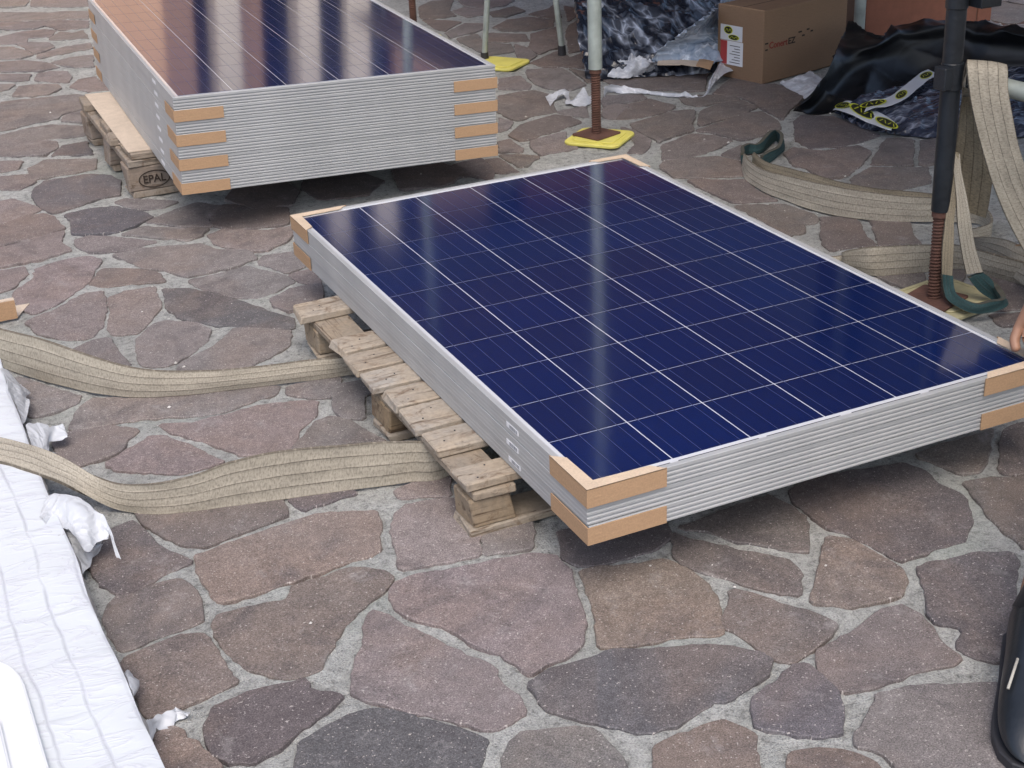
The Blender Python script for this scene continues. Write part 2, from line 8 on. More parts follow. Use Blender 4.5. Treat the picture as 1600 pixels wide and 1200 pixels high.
STONES = '''w1 -656,713 -644,612 -621,557 -597,506 -563,483 -512,501 -433,510 -397,523 -388,542 -388,597 -418,652 -539,691
o1 -595,415 -595,362 -595,318 -587,292 -554,287 -510,288 -432,294 -356,301 -304,305 -279,314 -268,356 -242,401 -236,449 -322,487 -349,492 -428,485 -516,475 -592,464
d1 -717,626 -750,576 -777,531 -774,510 -766,453 -747,409 -728,394 -708,402 -678,413 -665,425 -625,437 -599,447 -604,455 -621,494 -642,531 -650,583 -659,631 -668,650 -710,638
g1 -750,395 -782,345 -781,291 -775,230 -754,227 -720,235 -682,237 -644,244 -626,253 -617,310 -615,345 -622,373 -634,399 -679,405 -724,388
w1 -778,192 -777,129 -776,80 -776,30 -761,29 -731,28 -716,32 -689,37 -671,35 -649,43 -620,54 -624,75 -627,115 -632,152 -635,185 -640,212 -670,228 -699,224 -739,214 -770,209
o1 -775,-34 -774,-67 -778,-130 -711,-166 -703,-129 -708,-109 -716,-88 -720,-63 -731,-47 -728,-26 -739,-9 -755,-4 -773,-13
w1 -618,160 -609,118 -595,81 -569,45 -548,19 -522,12 -493,15 -467,56 -440,86 -399,127 -350,166 -321,184 -289,214 -294,244 -349,283 -392,276 -456,276 -484,240 -543,247 -601,254 -618,231
p1 -233,366 -253,300 -270,233 -185,212 -124,205 -55,375 -96,421 -170,440 -210,418
g1 -116,203 -26,186 1,235 6,286 -52,345
p1 -323,149 -324,118 -313,88 -285,49 -255,6 -250,-24 -226,-67 -212,-104 -198,-156 -167,-144 -125,-142 -87,-129 -50,-56 -20,26 -6,77 -7,138 -36,159 -129,177 -239,196 -290,194 -308,176
p1 -385,96 -405,52 -438,-5 -466,-60 -457,-92 -428,-121 -385,-165 -331,-226 -304,-256 -273,-251 -247,-239 -242,-202 -250,-156 -246,-102 -269,-67 -291,-18 -305,21 -331,66 -338,114 -363,132
d1 -705,-70 -704,-108 -687,-129 -653,-153 -641,-147 -607,-135 -561,-109 -515,-88 -482,-62 -526,-24 -519,-10 -523,9 -562,13 -610,11 -658,9 -671,3 -696,-36
v1 -615,-232 -387,-353 -360,-319 -344,-300 -319,-271 -351,-228 -389,-175 -429,-134 -462,-116 -486,-117 -535,-123 -578,-138 -602,-190
g1 -317,-318 -365,-378 -192,-470 -167,-407 -167,-358 -178,-319 -258,-284 -276,-281 -297,-297
v1 -216,-220 -215,-252 -190,-278 -161,-307 -132,-344 -103,-372 -64,-372 -27,-366 15,-354 58,-359 89,-349 138,-329 166,-306 158,-282 129,-252 86,-223 22,-198 -44,-167 -96,-164 -157,-159 -212,-177
o1 -14,-10 -38,-84 -65,-141 -38,-156 22,-178 82,-191 128,-211 155,-169 179,-117 187,-53 176,-6 165,30 97,50 16,71
d1 8,130 21,86 69,71 133,67 172,76 212,92 233,145 41,213
w1 180,34 179,10 200,-43 236,-80 249,-110 278,-155 309,-177 353,-110 354,-75 292,-4 239,63 220,100
w1 245,102 278,79 299,38 341,-9 372,-54 400,-74 441,-17 467,27 468,98 460,134 307,117 242,113
w1 188,-143 158,-170 145,-194 153,-235 163,-275 168,-312 183,-335 235,-315 283,-301 314,-277 303,-239 268,-188 235,-131 214,-113
o1 415,-96 354,-157 314,-202 334,-224 358,-246 415,-258 460,-261 494,-228 511,-198 505,-135 492,-78 461,-48
d1 483,79 484,27 485,-23 499,-69 511,-123 523,-175 559,-176 604,-174 661,-178 721,-135 758,-86 777,-45 766,4 776,64 762,106 662,129 557,144 497,123
w1 800,108 817,63 827,19 866,2 943,61 1012,130 996,127 809,126
w1 939,28 897,-21 935,-43 978,-62 1101,67 1090,123 1033,118
w1 795,-45 773,-115 751,-190 740,-250 849,-207 957,-83 921,-57 862,-23 805,-13
v1 522,-227 500,-271 467,-318 457,-355 487,-382 434,-423 432,-437 462,-477 494,-485 543,-453 592,-408 604,-373 652,-321 702,-280 711,-249 668,-225 600,-211 540,-202
w1 209,-368 203,-392 212,-429 243,-437 290,-439 349,-444 404,-455 424,-446 426,-399 436,-364 447,-318 442,-283 405,-279 351,-297 287,-313 235,-324
v1 44,-430 54,-444 83,-476 114,-497 146,-509 173,-473 206,-421 204,-374 201,-344 179,-342 138,-357 76,-378
g1 220,-482 166,-520 153,-538 165,-552 171,-595 158,-619 316,-703 380,-635 424,-574 434,-522 377,-500 313,-465 253,-455
o1 -150,-470 -18,-540 11,-486 33,-449 25,-428 12,-395 -46,-398 -115,-402
o1 14,-557 141,-625 151,-577 128,-540 95,-515 54,-509
v1 -516,2949 -521,2869 -516,2760 -488,2716 -423,2727 -335,2778 -261,2786 -230,2938 -251,3025 -310,3078 -459,3085 -508,3001
p1 -667,2936 -693,2718 -656,2695 -612,2717 -522,2764 -528,2820 -582,2936 -625,2936
w1 -699,2673 -720,2497 -684,2474 -563,2492 -483,2537 -495,2669 -515,2720 -583,2725 -659,2672
p1 -725,2455 -744,2293 -708,2282 -658,2283 -581,2289 -500,2315 -516,2416 -486,2515 -585,2482 -686,2453
v1 -457,2570 -470,2469 -439,2438 -350,2406 -289,2440 -215,2492 -236,2557 -294,2658 -366,2690 -460,2672
g1 -275,2646 -225,2575 -170,2566 -110,2607 -257,2734 -297,2713
g1 -252,2453 -168,2364 -78,2307 -73,2378 -44,2409 -2,2486 -62,2564 -126,2539 -209,2488
d1 -70,2376 -72,2303 -29,2229 69,2203 131,2200 176,2346 7,2493 -50,2413
g1 -252,2297 -176,2216 -128,2244 -95,2294 -173,2343 -267,2414 -343,2378
g1 -481,2349 -455,2276 -410,2238 -332,2234 -261,2257 -359,2364 -429,2420 -476,2414
p1 -114,2143 -57,2052 3,2004 54,2039 124,2109 131,2176 60,2173 -56,2257 -111,2233
g1 -354,2096 -345,2049 -288,1993 -256,1913 -160,1915 -90,1934 -38,1954 -48,2036 -126,2095 -148,2164 -235,2195 -334,2224 -402,2211
p1 -749,2255 -768,2088 -734,2077 -695,2102 -640,2188 -643,2253 -712,2253
p1 -702,1918 -675,1866 -612,1900 -525,1989 -497,2040 -438,2190 -462,2237 -531,2247 -618,2216 -634,2144 -702,2048
w1 -481,1962 -416,1951 -311,1917 -318,2001 -368,2063 -447,2111 -504,2005
g1 -252,1852 -232,1782 -176,1692 -123,1660 -62,1679 0,1717 -6,1780 -50,1847 -84,1909 -154,1891 -255,1892
g1 -1,1797 65,1818 82,1870 62,1956 -22,1965 -46,1906
p1 11,1711 54,1665 65,1698 65,1797 0,1777
g1 -100,1573 -73,1522 -54,1564 23,1553 54,1665 -25,1675 -102,1629
v1 -355,1727 -342,1631 -276,1540 -182,1459 -102,1411 -82,1475 -124,1553 -169,1651 -215,1753 -266,1821 -331,1861
p1 -493,1774 -522,1654 -519,1610 -457,1582 -399,1665 -368,1735 -354,1837 -348,1891 -426,1900 -474,1872
p1 -686,1718 -627,1634 -574,1618 -524,1688 -492,1827 -481,1933 -527,1942 -617,1867 -705,1814
g1 -486,1471 -490,1375 -442,1346 -372,1388 -312,1447 -289,1514 -313,1579 -376,1634 -414,1623 -468,1555
g1 -629,1555 -578,1448 -515,1397 -525,1494 -533,1594 -566,1598 -622,1567
g1 -439,1265 -337,1205 -273,1239 -211,1262 -148,1302 -111,1400 -234,1482 -313,1400 -412,1336
g1 -786,1305 -776,1226 -721,1226 -668,1244 -650,1276 -675,1315 -727,1389 -773,1469
g1 -688,1102 -617,1100 -508,1071 -413,1029 -340,1040 -252,1059 -234,1098 -279,1117 -382,1149 -533,1201 -630,1251 -668,1217 -711,1121
g1 -233,1048 -173,985 -124,985 -87,1093 -141,1080 -217,1081
g1 -750,971 -738,929 -673,939 -625,959 -607,998 -573,1036 -620,1083 -709,1101 -750,1093
p1 -650,879 -589,822 -525,785 -443,796 -461,842 -495,909 -529,979 -557,995 -604,960 -668,913
p1 -526,1041 -515,996 -447,895 -404,809 -373,792 -306,777 -258,861 -210,911 -183,977 -230,1004 -307,1021 -363,1013 -454,1013
g1 -290,775 -185,745 -114,710 -139,787 -150,845 -184,890 -222,873 -299,780
g1 -163,918 -156,861 -119,840 -83,940 -19,974 -53,1022 -124,1035
p1 -178,475 -140,458 -85,433 -56,514 -125,520 -176,506
d1 -360,525 -245,534 -251,559 -377,577
g1 -156,6632 -103,6614 -23,6597 23,6771 -124,6885
g1 -1,6557 152,6394 274,6344 304,6550 35,6761
g1 -211,6201 -28,6104 130,6024 206,5967 246,6189 133,6277 66,6284 -55,6377 -176,6470
g1 -238,5983 -171,5913 -60,5888 -21,5937 32,5742 83,5742 162,5721 197,5913 89,6015 -34,6067 -215,6164
g1 -290,5578 -175,5529 -145,5650 -46,5613 9,5759 -37,5832 -156,5844 -265,5775
g1 -55,5512 38,5479 115,5458 128,5671 65,5642 26,5709 -56,5584
g1 -336,5210 -253,5182 -183,5228 -196,5338 -243,5474 -298,5514
g1 -193,5403 -173,5254 -121,5283 -64,5343 -74,5472 -160,5553 -213,5521
g1 -175,5125 -113,5145 -14,5172 86,5199 98,5328 -26,5315 -167,5217
g1 -370,4942 -216,4847 -122,4870 -148,4996 -233,5120 -344,5152
g1 -98,4883 -51,4820 19,4800 60,5053 -34,5056 -136,5003
g1 -394,4756 -346,4709 -283,4692 -256,4802 -377,4888
g1 -200,4592 -130,4557 -103,4651 -105,4769 -166,4811 -229,4798 -258,4675
g1 -421,4543 -386,4572 -343,4651 -402,4692
g1 -382,4438 -313,4376 -246,4369 -179,4454 -184,4525 -276,4590 -335,4591
p1 -146,4458 -126,4390 -87,4310 2,4301 -4,4468 -14,4588 -82,4579
g1 -508,3862 -406,3903 -280,3930 -256,3983 -135,4042 -129,4135 -103,4218 -142,4297 -244,4316 -329,4336 -445,4353
g1 -273,3880 -206,3812 -169,3854 -152,4006 -251,3956
g1 -522,3745 -442,3650 -352,3631 -203,3615 -191,3735 -317,3853 -415,3843 -515,3803
g1 -554,3493 -406,3429 -348,3493 -340,3593 -522,3750
v1 -387,3400 -256,3330 -237,3524 -329,3514
g1 -581,3285 -519,3292 -491,3386 -562,3432
g1 -489,3134 -378,3123 -276,3134 -253,3262 -418,3354 -484,3269
g1 -609,3065 -548,3026 -486,3103 -494,3199 -588,3229
w1 1652,4883 1735,4820 1822,4842 1851,5003 1977,5242 1868,5277 1753,5173
g1 1855,4773 1961,4781 2016,4922 1948,5022 1848,4959
w1 1967,4709 2020,4669 2151,4726 2152,4864 1988,4806
g1 1963,5057 2016,4922 2138,4922 2235,5040 2002,5223
w1 1611,4616 1625,4524 1781,4677 1725,4762 1644,4845
g1 1596,4368 1678,4405 1822,4458 1853,4559 1779,4636 1618,4489
w1 1857,4371 1951,4281 2089,4299 2171,4446 2099,4587 1988,4584 1859,4472
w1 1691,4203 1860,4078 1912,4231 1781,4368
w1 2182,4437 2231,4486 2375,4833 2283,4716 2130,4651
w1 1865,4075 1802,3974 1780,3813 1855,3864 1913,3893 2106,4286 1934,4215
g1 1587,4131 1580,3924 1711,3934 1763,4075 1679,4174 1723,4372 1607,4341
g1 1685,3848 1646,3709 1678,3718 1757,3796 1794,3944 1780,4063
w1 1687,3598 1768,3540 1830,3448 1978,3739 1864,3685 1869,3819 1671,3690
w1 2051,4089 1902,3760 2005,3790 2367,4471 2165,4282
w1 2212,4372 2395,4538 2376,4737
g1 1552,3460 1528,3329 1540,3235 1600,3164 1692,3214 1714,3345 1740,3512 1685,3551 1603,3578
w1 1717,3225 1799,3377 1765,3494
g1 1371,3352 1472,3282 1509,3342 1534,3503 1443,3507
w1 1216,3030 1217,2955 1222,2878 1321,2909 1403,2902 1432,2984 1498,3152 1481,3247 1423,3259 1322,3247
w1 1115,2640 1149,2628 1286,2671 1414,2724 1415,2820 1375,2872 1206,2818 1117,2716
g1 1102,2771 1145,2788 1205,2866 1186,2951
g1 1118,2541 1101,2427 1162,2427 1249,2433 1260,2554 1303,2636 1268,2637 1149,2606
g1 994,2538 1062,2494 1077,2525 1093,2665 1047,2652
w1 976,2428 973,2332 1012,2345 1089,2414 1046,2473 980,2506
d1 733,2431 840,2250 893,2365 915,2508 813,2495
d1 22,2550 74,2396 190,2367 258,2493 245,2647 112,2683
d1 270,2517 286,2366 438,2338 533,2444 499,2600 328,2643
d1 548,2338 673,2289 800,2371 776,2533 601,2551
d1 73,2741 239,2701 259,2844 78,2927
d1 341,2669 533,2630 545,2729 288,2790
w1 888,2330 952,2288 965,2475 916,2487
g1 1407,2850 1464,2762 1533,2915 1403,2902
g1 1513,2729 1534,2691 1669,2822 1645,2890 1567,2841
w1 1524,2771 1550,2672 1620,2651 1770,2685 1821,2735 1790,2872 1735,2851 1573,2848
w1 1790,3246 1780,3188 1844,3016 1945,2915 2027,2858 2192,3095 2060,3154 1940,3206
g1 1613,2935 1589,2865 1780,2879 1794,2929 1671,3014
w1 1863,2734 1879,2667 1953,2673 2058,2658 2078,2732 1987,2795 1893,2830
w1 1531,2554 1522,2435 1518,2341 1606,2379 1695,2394 1730,2472 1785,2539 1844,2635 1764,2662 1547,2595
w1 1747,2435 1850,2469 1958,2475 2060,2543 2068,2651 1973,2659 1852,2602 1760,2477
w1 1735,2342 1753,2257 1772,2196 1861,2209 1909,2250 1958,2242 2009,2335 2036,2476 1985,2484 1827,2432 1699,2391
w1 1420,2154 1447,2137 1529,2127 1623,2155 1740,2217 1713,2307 1664,2365 1508,2301
w1 1375,2098 1356,1965 1433,1915 1549,1860 1628,1997 1591,2086 1519,2112 1411,2139
g1 1632,1994 1683,2071 1731,2153 1610,2096
w1 1362,1728 1373,1647 1422,1625 1491,1590 1491,1701 1525,1815 1372,1914
w1 1338,1315 1399,1324 1432,1369 1439,1482 1441,1586 1360,1619
w1 1436,1374 1463,1365 1496,1395 1510,1437 1490,1555 1449,1581
w1 1444,2367 1363,2281 1404,2254 1447,2295 1505,2374 1520,2511 1497,2577
w1 2089,2694 2081,2585 2058,2488 2035,2343 2135,2436 2283,2561 2312,2782 2261,2818 2272,3005 2031,2795
d1 1921,2097 1907,1994 2000,1960 2117,1966 2199,1997 2210,2107 2212,2275 2124,2352 2056,2303
w1 1745,1865 1761,1804 1741,1695 1826,1688 1942,1761 2043,1850 2053,1925 1918,1933 1859,2026 1794,1988
w1 1950,1731 2000,1697 2061,1658 2245,1881 2239,1913 2185,1949 2064,1837
w1 2081,1645 2140,1631 2329,1853 2266,1867
w1 1738,1535 1787,1504 1898,1478 1989,1488 2088,1615 1937,1714 1811,1650
w1 1380,1214 1374,1163 1419,1153 1500,1130 1532,1231 1584,1316 1586,1355 1511,1402
w1 1504,1119 1607,1073 1629,1133 1693,1227 1612,1298
w1 1361,837 1402,797 1473,897 1354,953
w1 1460,793 1493,773 1566,856 1524,882
w1 1499,708 1430,617 1517,579 1624,693 1616,825
w1 1396,526 1458,516 1500,561 1421,594
?0 -3113,-2012 -2706,-2012 -2280,-1277 -2333,-1223 -3113,-1302
?0 -2762,-2161 -2085,-2161 -2198,-1314 -2261,-1298
?0 -2059,-2133 -1961,-2133 -1793,-1368 -1961,-1277 -2169,-1310
?0 -1961,-2230 -1199,-2230 -1235,-1728 -1671,-1348 -1674,-1346 -1774,-1375
?0 -1096,-1383 -1169,-1273 -1624,-1366 -1233,-1707
?0 -1171,-2176 -349,-2176 -354,-2112 -399,-1918 -819,-1366 -881,-1338 -1064,-1395 -1204,-1723
?0 -346,-1344 -555,-1251 -785,-1368 -388,-1889
?0 -353,-2002 -298,-2002 79,-1267 60,-1228 -302,-1296 -320,-1318 -368,-1937
?0 -328,-2102 128,-2102 319,-1451 95,-1276
?0 123,-2225 774,-2225 624,-1463 494,-1393 350,-1454
?0 789,-2165 935,-2165 1044,-1368 988,-1355 651,-1461
?0 963,-2224 1733,-2224 1735,-2031 1640,-1834 1270,-1378 1080,-1368
?0 1643,-1805 1623,-1231 1502,-1180 1286,-1367
?0 1744,-1987 1761,-1987 2040,-1402 1886,-1196 1640,-1238 1660,-1813
?0 1769,-2238 2385,-2238 2397,-1481 2172,-1390 2057,-1419 1772,-2015
?0 2413,-2242 2929,-2242 2897,-2057 2615,-1418 2426,-1487
?0 2902,-2009 2982,-1369 2798,-1299 2678,-1328 2634,-1401
?0 2939,-2150 3332,-2150 3336,-1365 3213,-1307 2996,-1368 2915,-2012
?0 3356,-2152 4030,-2152 4029,-2098 3996,-1956 3584,-1382 3360,-1363
?0 3950,-1397 3753,-1300 3611,-1368 3983,-1887
?0 4038,-2015 4043,-2015 4396,-1294 4168,-1160 3987,-1393 4025,-1962
?0 4048,-2151 4763,-2151 4688,-1453 4544,-1298 4424,-1312 4048,-2080
?0 4783,-2098 4916,-2098 5120,-1425 5008,-1324 4715,-1460
?0 4915,-2175 5822,-2175 5822,-2032 5768,-1944 5241,-1416 5141,-1426
?0 5565,-1397 5342,-1282 5271,-1411 5721,-1862
?0 -2355,-1022 -2500,-914 -3148,-816 -3148,-1284 -2342,-1203
?0 -1964,-1244 -1961,-1011 -2177,-868 -2331,-1034 -2320,-1200 -2248,-1272 -2206,-1282
?0 -1710,-1331 -1614,-1145 -1766,-831 -1945,-1008 -1948,-1256 -1775,-1350
?0 -1341,-1020 -1574,-1152 -1665,-1327 -1641,-1340 -1181,-1246 -1226,-1104
?0 -883,-1311 -846,-1110 -1051,-1003 -1214,-1099 -1171,-1235 -1079,-1371
?0 -567,-1218 -610,-1042 -786,-1059 -817,-1092 -860,-1323 -814,-1343
?0 -583,-1021 -533,-1228 -348,-1310 -323,-1278 -339,-929 -451,-875
?0 -55,-869 -313,-934 -296,-1277 57,-1211 84,-1064
?0 386,-994 116,-1065 86,-1227 92,-1238 335,-1428 488,-1364 532,-1035
?0 947,-1341 690,-1008 642,-985 559,-1032 514,-1366 645,-1437
?0 1056,-957 725,-1015 970,-1332 1050,-1352 1083,-1334 1105,-1020
?0 1422,-955 1126,-1017 1102,-1344 1255,-1352 1479,-1159 1449,-973
?0 1902,-987 1664,-864 1480,-979 1509,-1155 1644,-1212 1877,-1172
?0 2146,-1372 2291,-1116 1992,-926 1936,-978 1909,-1171 2073,-1390
?0 2664,-1318 2520,-1092 2316,-1122 2176,-1369 2415,-1465 2620,-1389
?0 2790,-1269 2874,-1020 2570,-967 2528,-1074 2671,-1298
?0 3217,-1284 3152,-1082 2907,-1012 2816,-1282 2990,-1348
?0 3350,-1331 3554,-955 3307,-796 3292,-795 3172,-1068 3239,-1278
?0 3753,-1268 3748,-1049 3585,-961 3381,-1336 3576,-1352
?0 4025,-993 3770,-1048 3775,-1277 3963,-1369 4145,-1135 4124,-1063
?0 4651,-971 4412,-822 4151,-1047 4175,-1134 4417,-1275 4548,-1261 4660,-987
?0 4699,-1426 4990,-1291 5021,-1009 4684,-999 4567,-1284
?0 5241,-1397 5324,-1245 5331,-1002 5043,-1010 5011,-1296 5135,-1407
?0 5361,-992 5354,-1249 5564,-1358 5604,-992
?0 5769,-1882 6303,-1882 6303,-867 5886,-901 5640,-996 5599,-1376
?0 -2517,-876 -2351,-615 -2944,-483 -3098,-531 -3098,-788
?0 -2321,-610 -2498,-887 -2342,-1003 -2187,-837 -2184,-728 -2304,-607
?0 -2165,-836 -1946,-981 -1792,-828 -1938,-666 -2163,-736
?0 -1540,-721 -1729,-830 -1589,-1122 -1359,-992 -1389,-729
?0 -1059,-972 -980,-696 -1036,-660 -1273,-632 -1357,-714 -1323,-1005 -1230,-1074
?0 -1027,-971 -833,-1073 -803,-1040 -860,-728 -954,-719
?0 -623,-644 -836,-723 -778,-1036 -604,-1020 -466,-870 -551,-693
?0 1063,-671 1077,-932 1126,-993 1404,-935 1290,-601 1185,-601
?0 1645,-847 1656,-593 1468,-493 1310,-602 1425,-939 1460,-962
?0 2042,-713 1735,-587 1687,-598 1676,-844 1914,-967 1992,-893 2058,-760
?0 2323,-1090 2245,-797 2084,-777 2015,-915 2307,-1101
?0 2442,-741 2270,-800 2344,-1078 2516,-1053 2558,-946 2552,-790
?0 2572,-792 2578,-939 2886,-993 2889,-991 2885,-714 2813,-637
?0 2913,-719 2916,-978 3143,-1042 3256,-785
?0 3588,-935 3731,-675 3476,-645 3324,-783 3567,-939
?0 3757,-668 3604,-945 3754,-1026 4022,-968 3951,-683 3834,-602
?0 4125,-1021 4392,-790 4380,-719 4231,-606 3982,-688 4053,-971
?0 4652,-927 4746,-615 4529,-590 4407,-734 4415,-779
?0 5025,-974 4995,-676 4902,-520 4790,-601 4681,-963
?0 5329,-974 5316,-670 5308,-657 5022,-664 5054,-985 5323,-978
?0 5847,-885 5548,-626 5345,-660 5359,-973 5619,-973
?0 -2244,-419 -2542,-207 -2891,-458 -2323,-585 -2298,-581
?0 -1902,-423 -2196,-404 -2224,-425 -2279,-590 -2165,-705 -1952,-638
?0 -1558,-694 -1762,-381 -1820,-369 -1863,-408 -1918,-647 -1768,-814 -1767,-814
?0 -1381,-251 -1732,-389 -1534,-695 -1392,-702 -1292,-605 -1355,-270
?0 1723,-552 1873,-337 1711,-125 1487,-433 1486,-461 1678,-563
?0 2111,-361 1890,-350 1746,-558 2044,-680 2142,-393
?0 2414,-715 2349,-407 2327,-397 2163,-395 2057,-705 2074,-753 2240,-775
?0 2815,-492 2565,-361 2373,-396 2442,-726 2545,-772 2811,-601
?0 3263,-765 3235,-428 2886,-440 2842,-487 2837,-614 2916,-699
?0 3306,-770 3458,-631 3484,-379 3349,-335 3255,-434 3282,-758 3293,-769
?0 3806,-502 3546,-378 3510,-380 3487,-616 3739,-647 3818,-578
?0 4220,-582 4229,-400 4033,-201 3831,-500 3845,-582 3966,-666
?0 4500,-572 4492,-351 4244,-415 4237,-579 4394,-697
?0 4905,-421 4562,-288 4525,-338 4534,-570 4770,-596 4891,-510
?0 5015,-635 5303,-628 5295,-458 5025,-331 4933,-422 4924,-484
?0 5317,-472 5324,-631 5333,-645 5549,-610 5521,-360
?0 6242,-840 6242,-334 5711,-220 5588,-269 5543,-329 5575,-614 5870,-870
?0 -2927,-460 -2571,-204 -2503,-72 -2624,206 -3316,445 -3316,-579
?0 -2521,-190 -2226,-399 -2216,-392 -2173,-83 -2240,-45 -2472,-95
?0 -1917,-70 -2140,-88 -2180,-377 -1885,-396 -1844,-359
?0 -1758,-360 -1403,-220 -1471,-30 -1768,73 -1795,75 -1889,-64 -1816,-348
?0 1720,-104 1890,-325 2103,-336 2090,-12 2038,39 1883,59 1721,-53
?0 2335,-374 2364,-17 2118,-22 2131,-349 2153,-371
?0 2567,-339 2601,8 2528,69 2399,-11 2369,-376
?0 2863,-425 2920,-58 2911,-45 2619,3 2586,-338 2826,-464
?0 3281,-118 2949,-83 2896,-419 3226,-408 3328,-301
?0 3544,-353 3705,27 3643,47 3354,-37 3301,-119 3345,-293 3533,-354
?0 3726,12 3570,-354 3814,-471 4008,-183 4009,-116
?0 4030,-163 4246,-382 4503,-316 4539,-267 4535,-242 4297,-54 4099,-65 4031,-125
?0 4538,212 4327,-47 4542,-216 4679,20 4563,209
?0 4909,-22 4708,-3 4570,-242 4572,-253 4926,-392 5011,-306 5030,-215
?0 5566,-254 5263,-102 5056,-209 5034,-316 5295,-438 5521,-315
?0 5568,116 5334,180 5266,-85 5581,-244 5688,-201
?0 -2256,-26 -2253,238 -2437,293 -2592,206 -2471,-72
?0 -1891,244 -2155,288 -2227,237 -2230,-14 -2151,-58 -1911,-38 -1824,90
?0 -1780,109 -1426,416 -1497,491 -1811,457 -1864,268 -1795,109
?0 -1467,-17 -1360,148 -1341,359 -1410,395 -1765,87
?0 2442,332 2180,261 2059,43 2098,5 2392,12 2516,89 2496,292
?0 2905,-21 2990,276 2915,363 2721,392 2520,292 2540,90 2617,26
?0 3325,-31 3220,288 3004,272 2919,-25 2933,-45 3291,-83
?0 3617,74 3525,273 3315,360 3256,297 3355,-2
?0 3711,63 3818,310 3696,487 3558,286 3653,82
?0 4075,-38 4126,348 3842,303 3730,45 3735,40 4018,-88
?0 4311,-26 4516,227 4289,420 4157,376 4103,-37
?0 4590,220 4712,21 4909,3 5030,366 4837,417
?0 5253,-68 5322,198 5235,327 5087,380 5062,372 4938,0 5048,-174
?0 5575,140 5843,448 5820,465 5391,427 5252,334 5338,206
?0 6381,-342 6381,374 5866,432 5595,121 5716,-198
?0 -2460,317 -2417,567 -2824,763 -3155,693 -3155,418 -2613,231
?0 -2165,310 -2207,612 -2391,555 -2432,315 -2237,258
?0 -2183,634 -2138,309 -1881,266 -1828,454 -1928,647 -2169,651
?0 -1512,627 -1694,786 -1846,750 -1904,666 -1809,484 -1513,516
?0 -1292,395 -1091,645 -1185,835 -1289,877 -1479,627 -1480,513 -1389,416 -1327,384
?1 861,831 505,828 503,819 630,454 747,422 840,445 920,714
?0 2166,676 2011,497 2171,286 2431,356 2317,629 2213,688
?0 2694,421 2699,779 2637,781 2344,631 2460,350 2497,323
?0 2903,394 2993,640 2850,854 2729,783 2724,421
?0 3331,608 3017,616 2931,382 3002,300 3240,318 3293,376
?0 3543,295 3679,494 3667,634 3556,743 3394,662 3360,624 3322,387
?0 3717,491 3833,325 4126,372 4133,381 3948,603 3707,608
?0 4368,634 4110,869 3968,624 4153,403 4289,449
?0 4565,236 4819,438 4695,653 4564,721 4397,636 4308,428 4526,241
?0 5082,406 5112,621 4913,812 4714,675 4846,446 5043,394
?0 5359,436 5460,730 5264,800 5152,628 5119,397 5238,355
?0 5613,760 5489,731 5394,455 5791,490
?0 -2800,769 -2402,577 -2220,633 -2188,670 -2284,959 -2480,1002
?0 -1863,762 -1927,1062 -2127,1073 -2250,967 -2157,686 -1918,682
?0 -1698,808 -1598,950 -1733,1214 -1908,1071 -1845,773
?0 -1579,935 -1678,794 -1492,633 -1301,886 -1306,893
?1 664,1217 506,854 855,856 939,1068 715,1223
?0 2623,798 2382,1089 2299,1083 2224,716 2337,652
?0 2869,948 2617,1220 2401,1108 2654,803 2698,803 2844,888
?0 3360,667 3017,1000 2882,925 2860,874 3018,638 3328,629
?0 3511,927 3313,1031 3065,1057 3034,1016 3385,676 3540,754
?0 3948,971 3619,1170 3548,946 3575,782
?0 3942,633 4096,899 4078,977 3980,963 3568,754 3567,752 3682,639
?0 4554,956 4285,1107 4114,1015 4097,977 4112,911 4387,661 4555,745
?0 4696,688 4893,823 4967,1040 4675,1053 4581,956 4581,747
?0 5004,1042 4928,820 5121,636 5241,821 5210,940 5065,1078
?0 5601,1062 5238,945 5272,815 5472,744 5618,778 5681,1016
?0 6457,397 6457,1239 6218,1216 5700,1013 5638,781 5846,466
?0 -2825,795 -2512,1023 -2534,1337 -2817,1556 -3307,1577 -3307,694
?0 -2142,1093 -2191,1295 -2290,1388 -2511,1333 -2489,1024 -2276,978
?0 -1829,1448 -2170,1305 -2121,1108 -1916,1097 -1744,1237 -1697,1360
?0 -1720,1233 -1580,960 -1303,918 -1326,1267 -1638,1362 -1676,1347
?1 488,870 638,1216 377,1379 269,1306 266,1031
?0 3094,1361 2728,1410 2669,1384 2633,1234 2886,962 3008,1030 3041,1073
?0 3294,1056 3362,1323 3169,1411 3114,1355 3063,1080
?0 3610,1275 3395,1317 3327,1048 3531,941 3606,1178
?0 3630,1200 3975,991 4079,1005 4086,1021 3901,1340 3655,1298 3633,1277
?0 4326,1272 4272,1388 3976,1412 3929,1346 4109,1035 4282,1127
?0 4669,1070 4631,1277 4584,1303 4339,1264 4296,1122 4570,969
?0 4856,1400 4659,1280 4697,1074 4979,1062 5060,1110 5084,1237
?0 5222,965 5574,1079 5427,1332 5172,1303 5107,1250 5080,1101
?0 6172,1221 5549,1493 5442,1340 5589,1090 5690,1032
?0 -2292,1424 -2204,1646 -2453,1811 -2788,1576 -2519,1367
?0 -2176,1639 -2265,1415 -2176,1331 -1843,1471 -1909,1563 -2122,1653
?0 -1638,1394 -1537,1652 -1722,1937 -1908,1586 -1835,1483 -1678,1378
?0 -1147,1406 -1298,1744 -1522,1643 -1617,1396 -1305,1301 -1187,1360
?1 716,1242 843,1511 735,1642 664,1662 452,1621 396,1397 656,1235
?0 3169,1641 3090,1697 2847,1700 2746,1430 3100,1382 3156,1438
?0 3625,1313 3588,1728 3206,1655 3191,1646 3178,1437 3364,1352 3614,1303
?0 3953,1430 3959,1571 3869,1691 3615,1747 3609,1740 3646,1323 3909,1368
?0 4327,1722 3983,1574 3978,1432 4270,1409 4356,1691
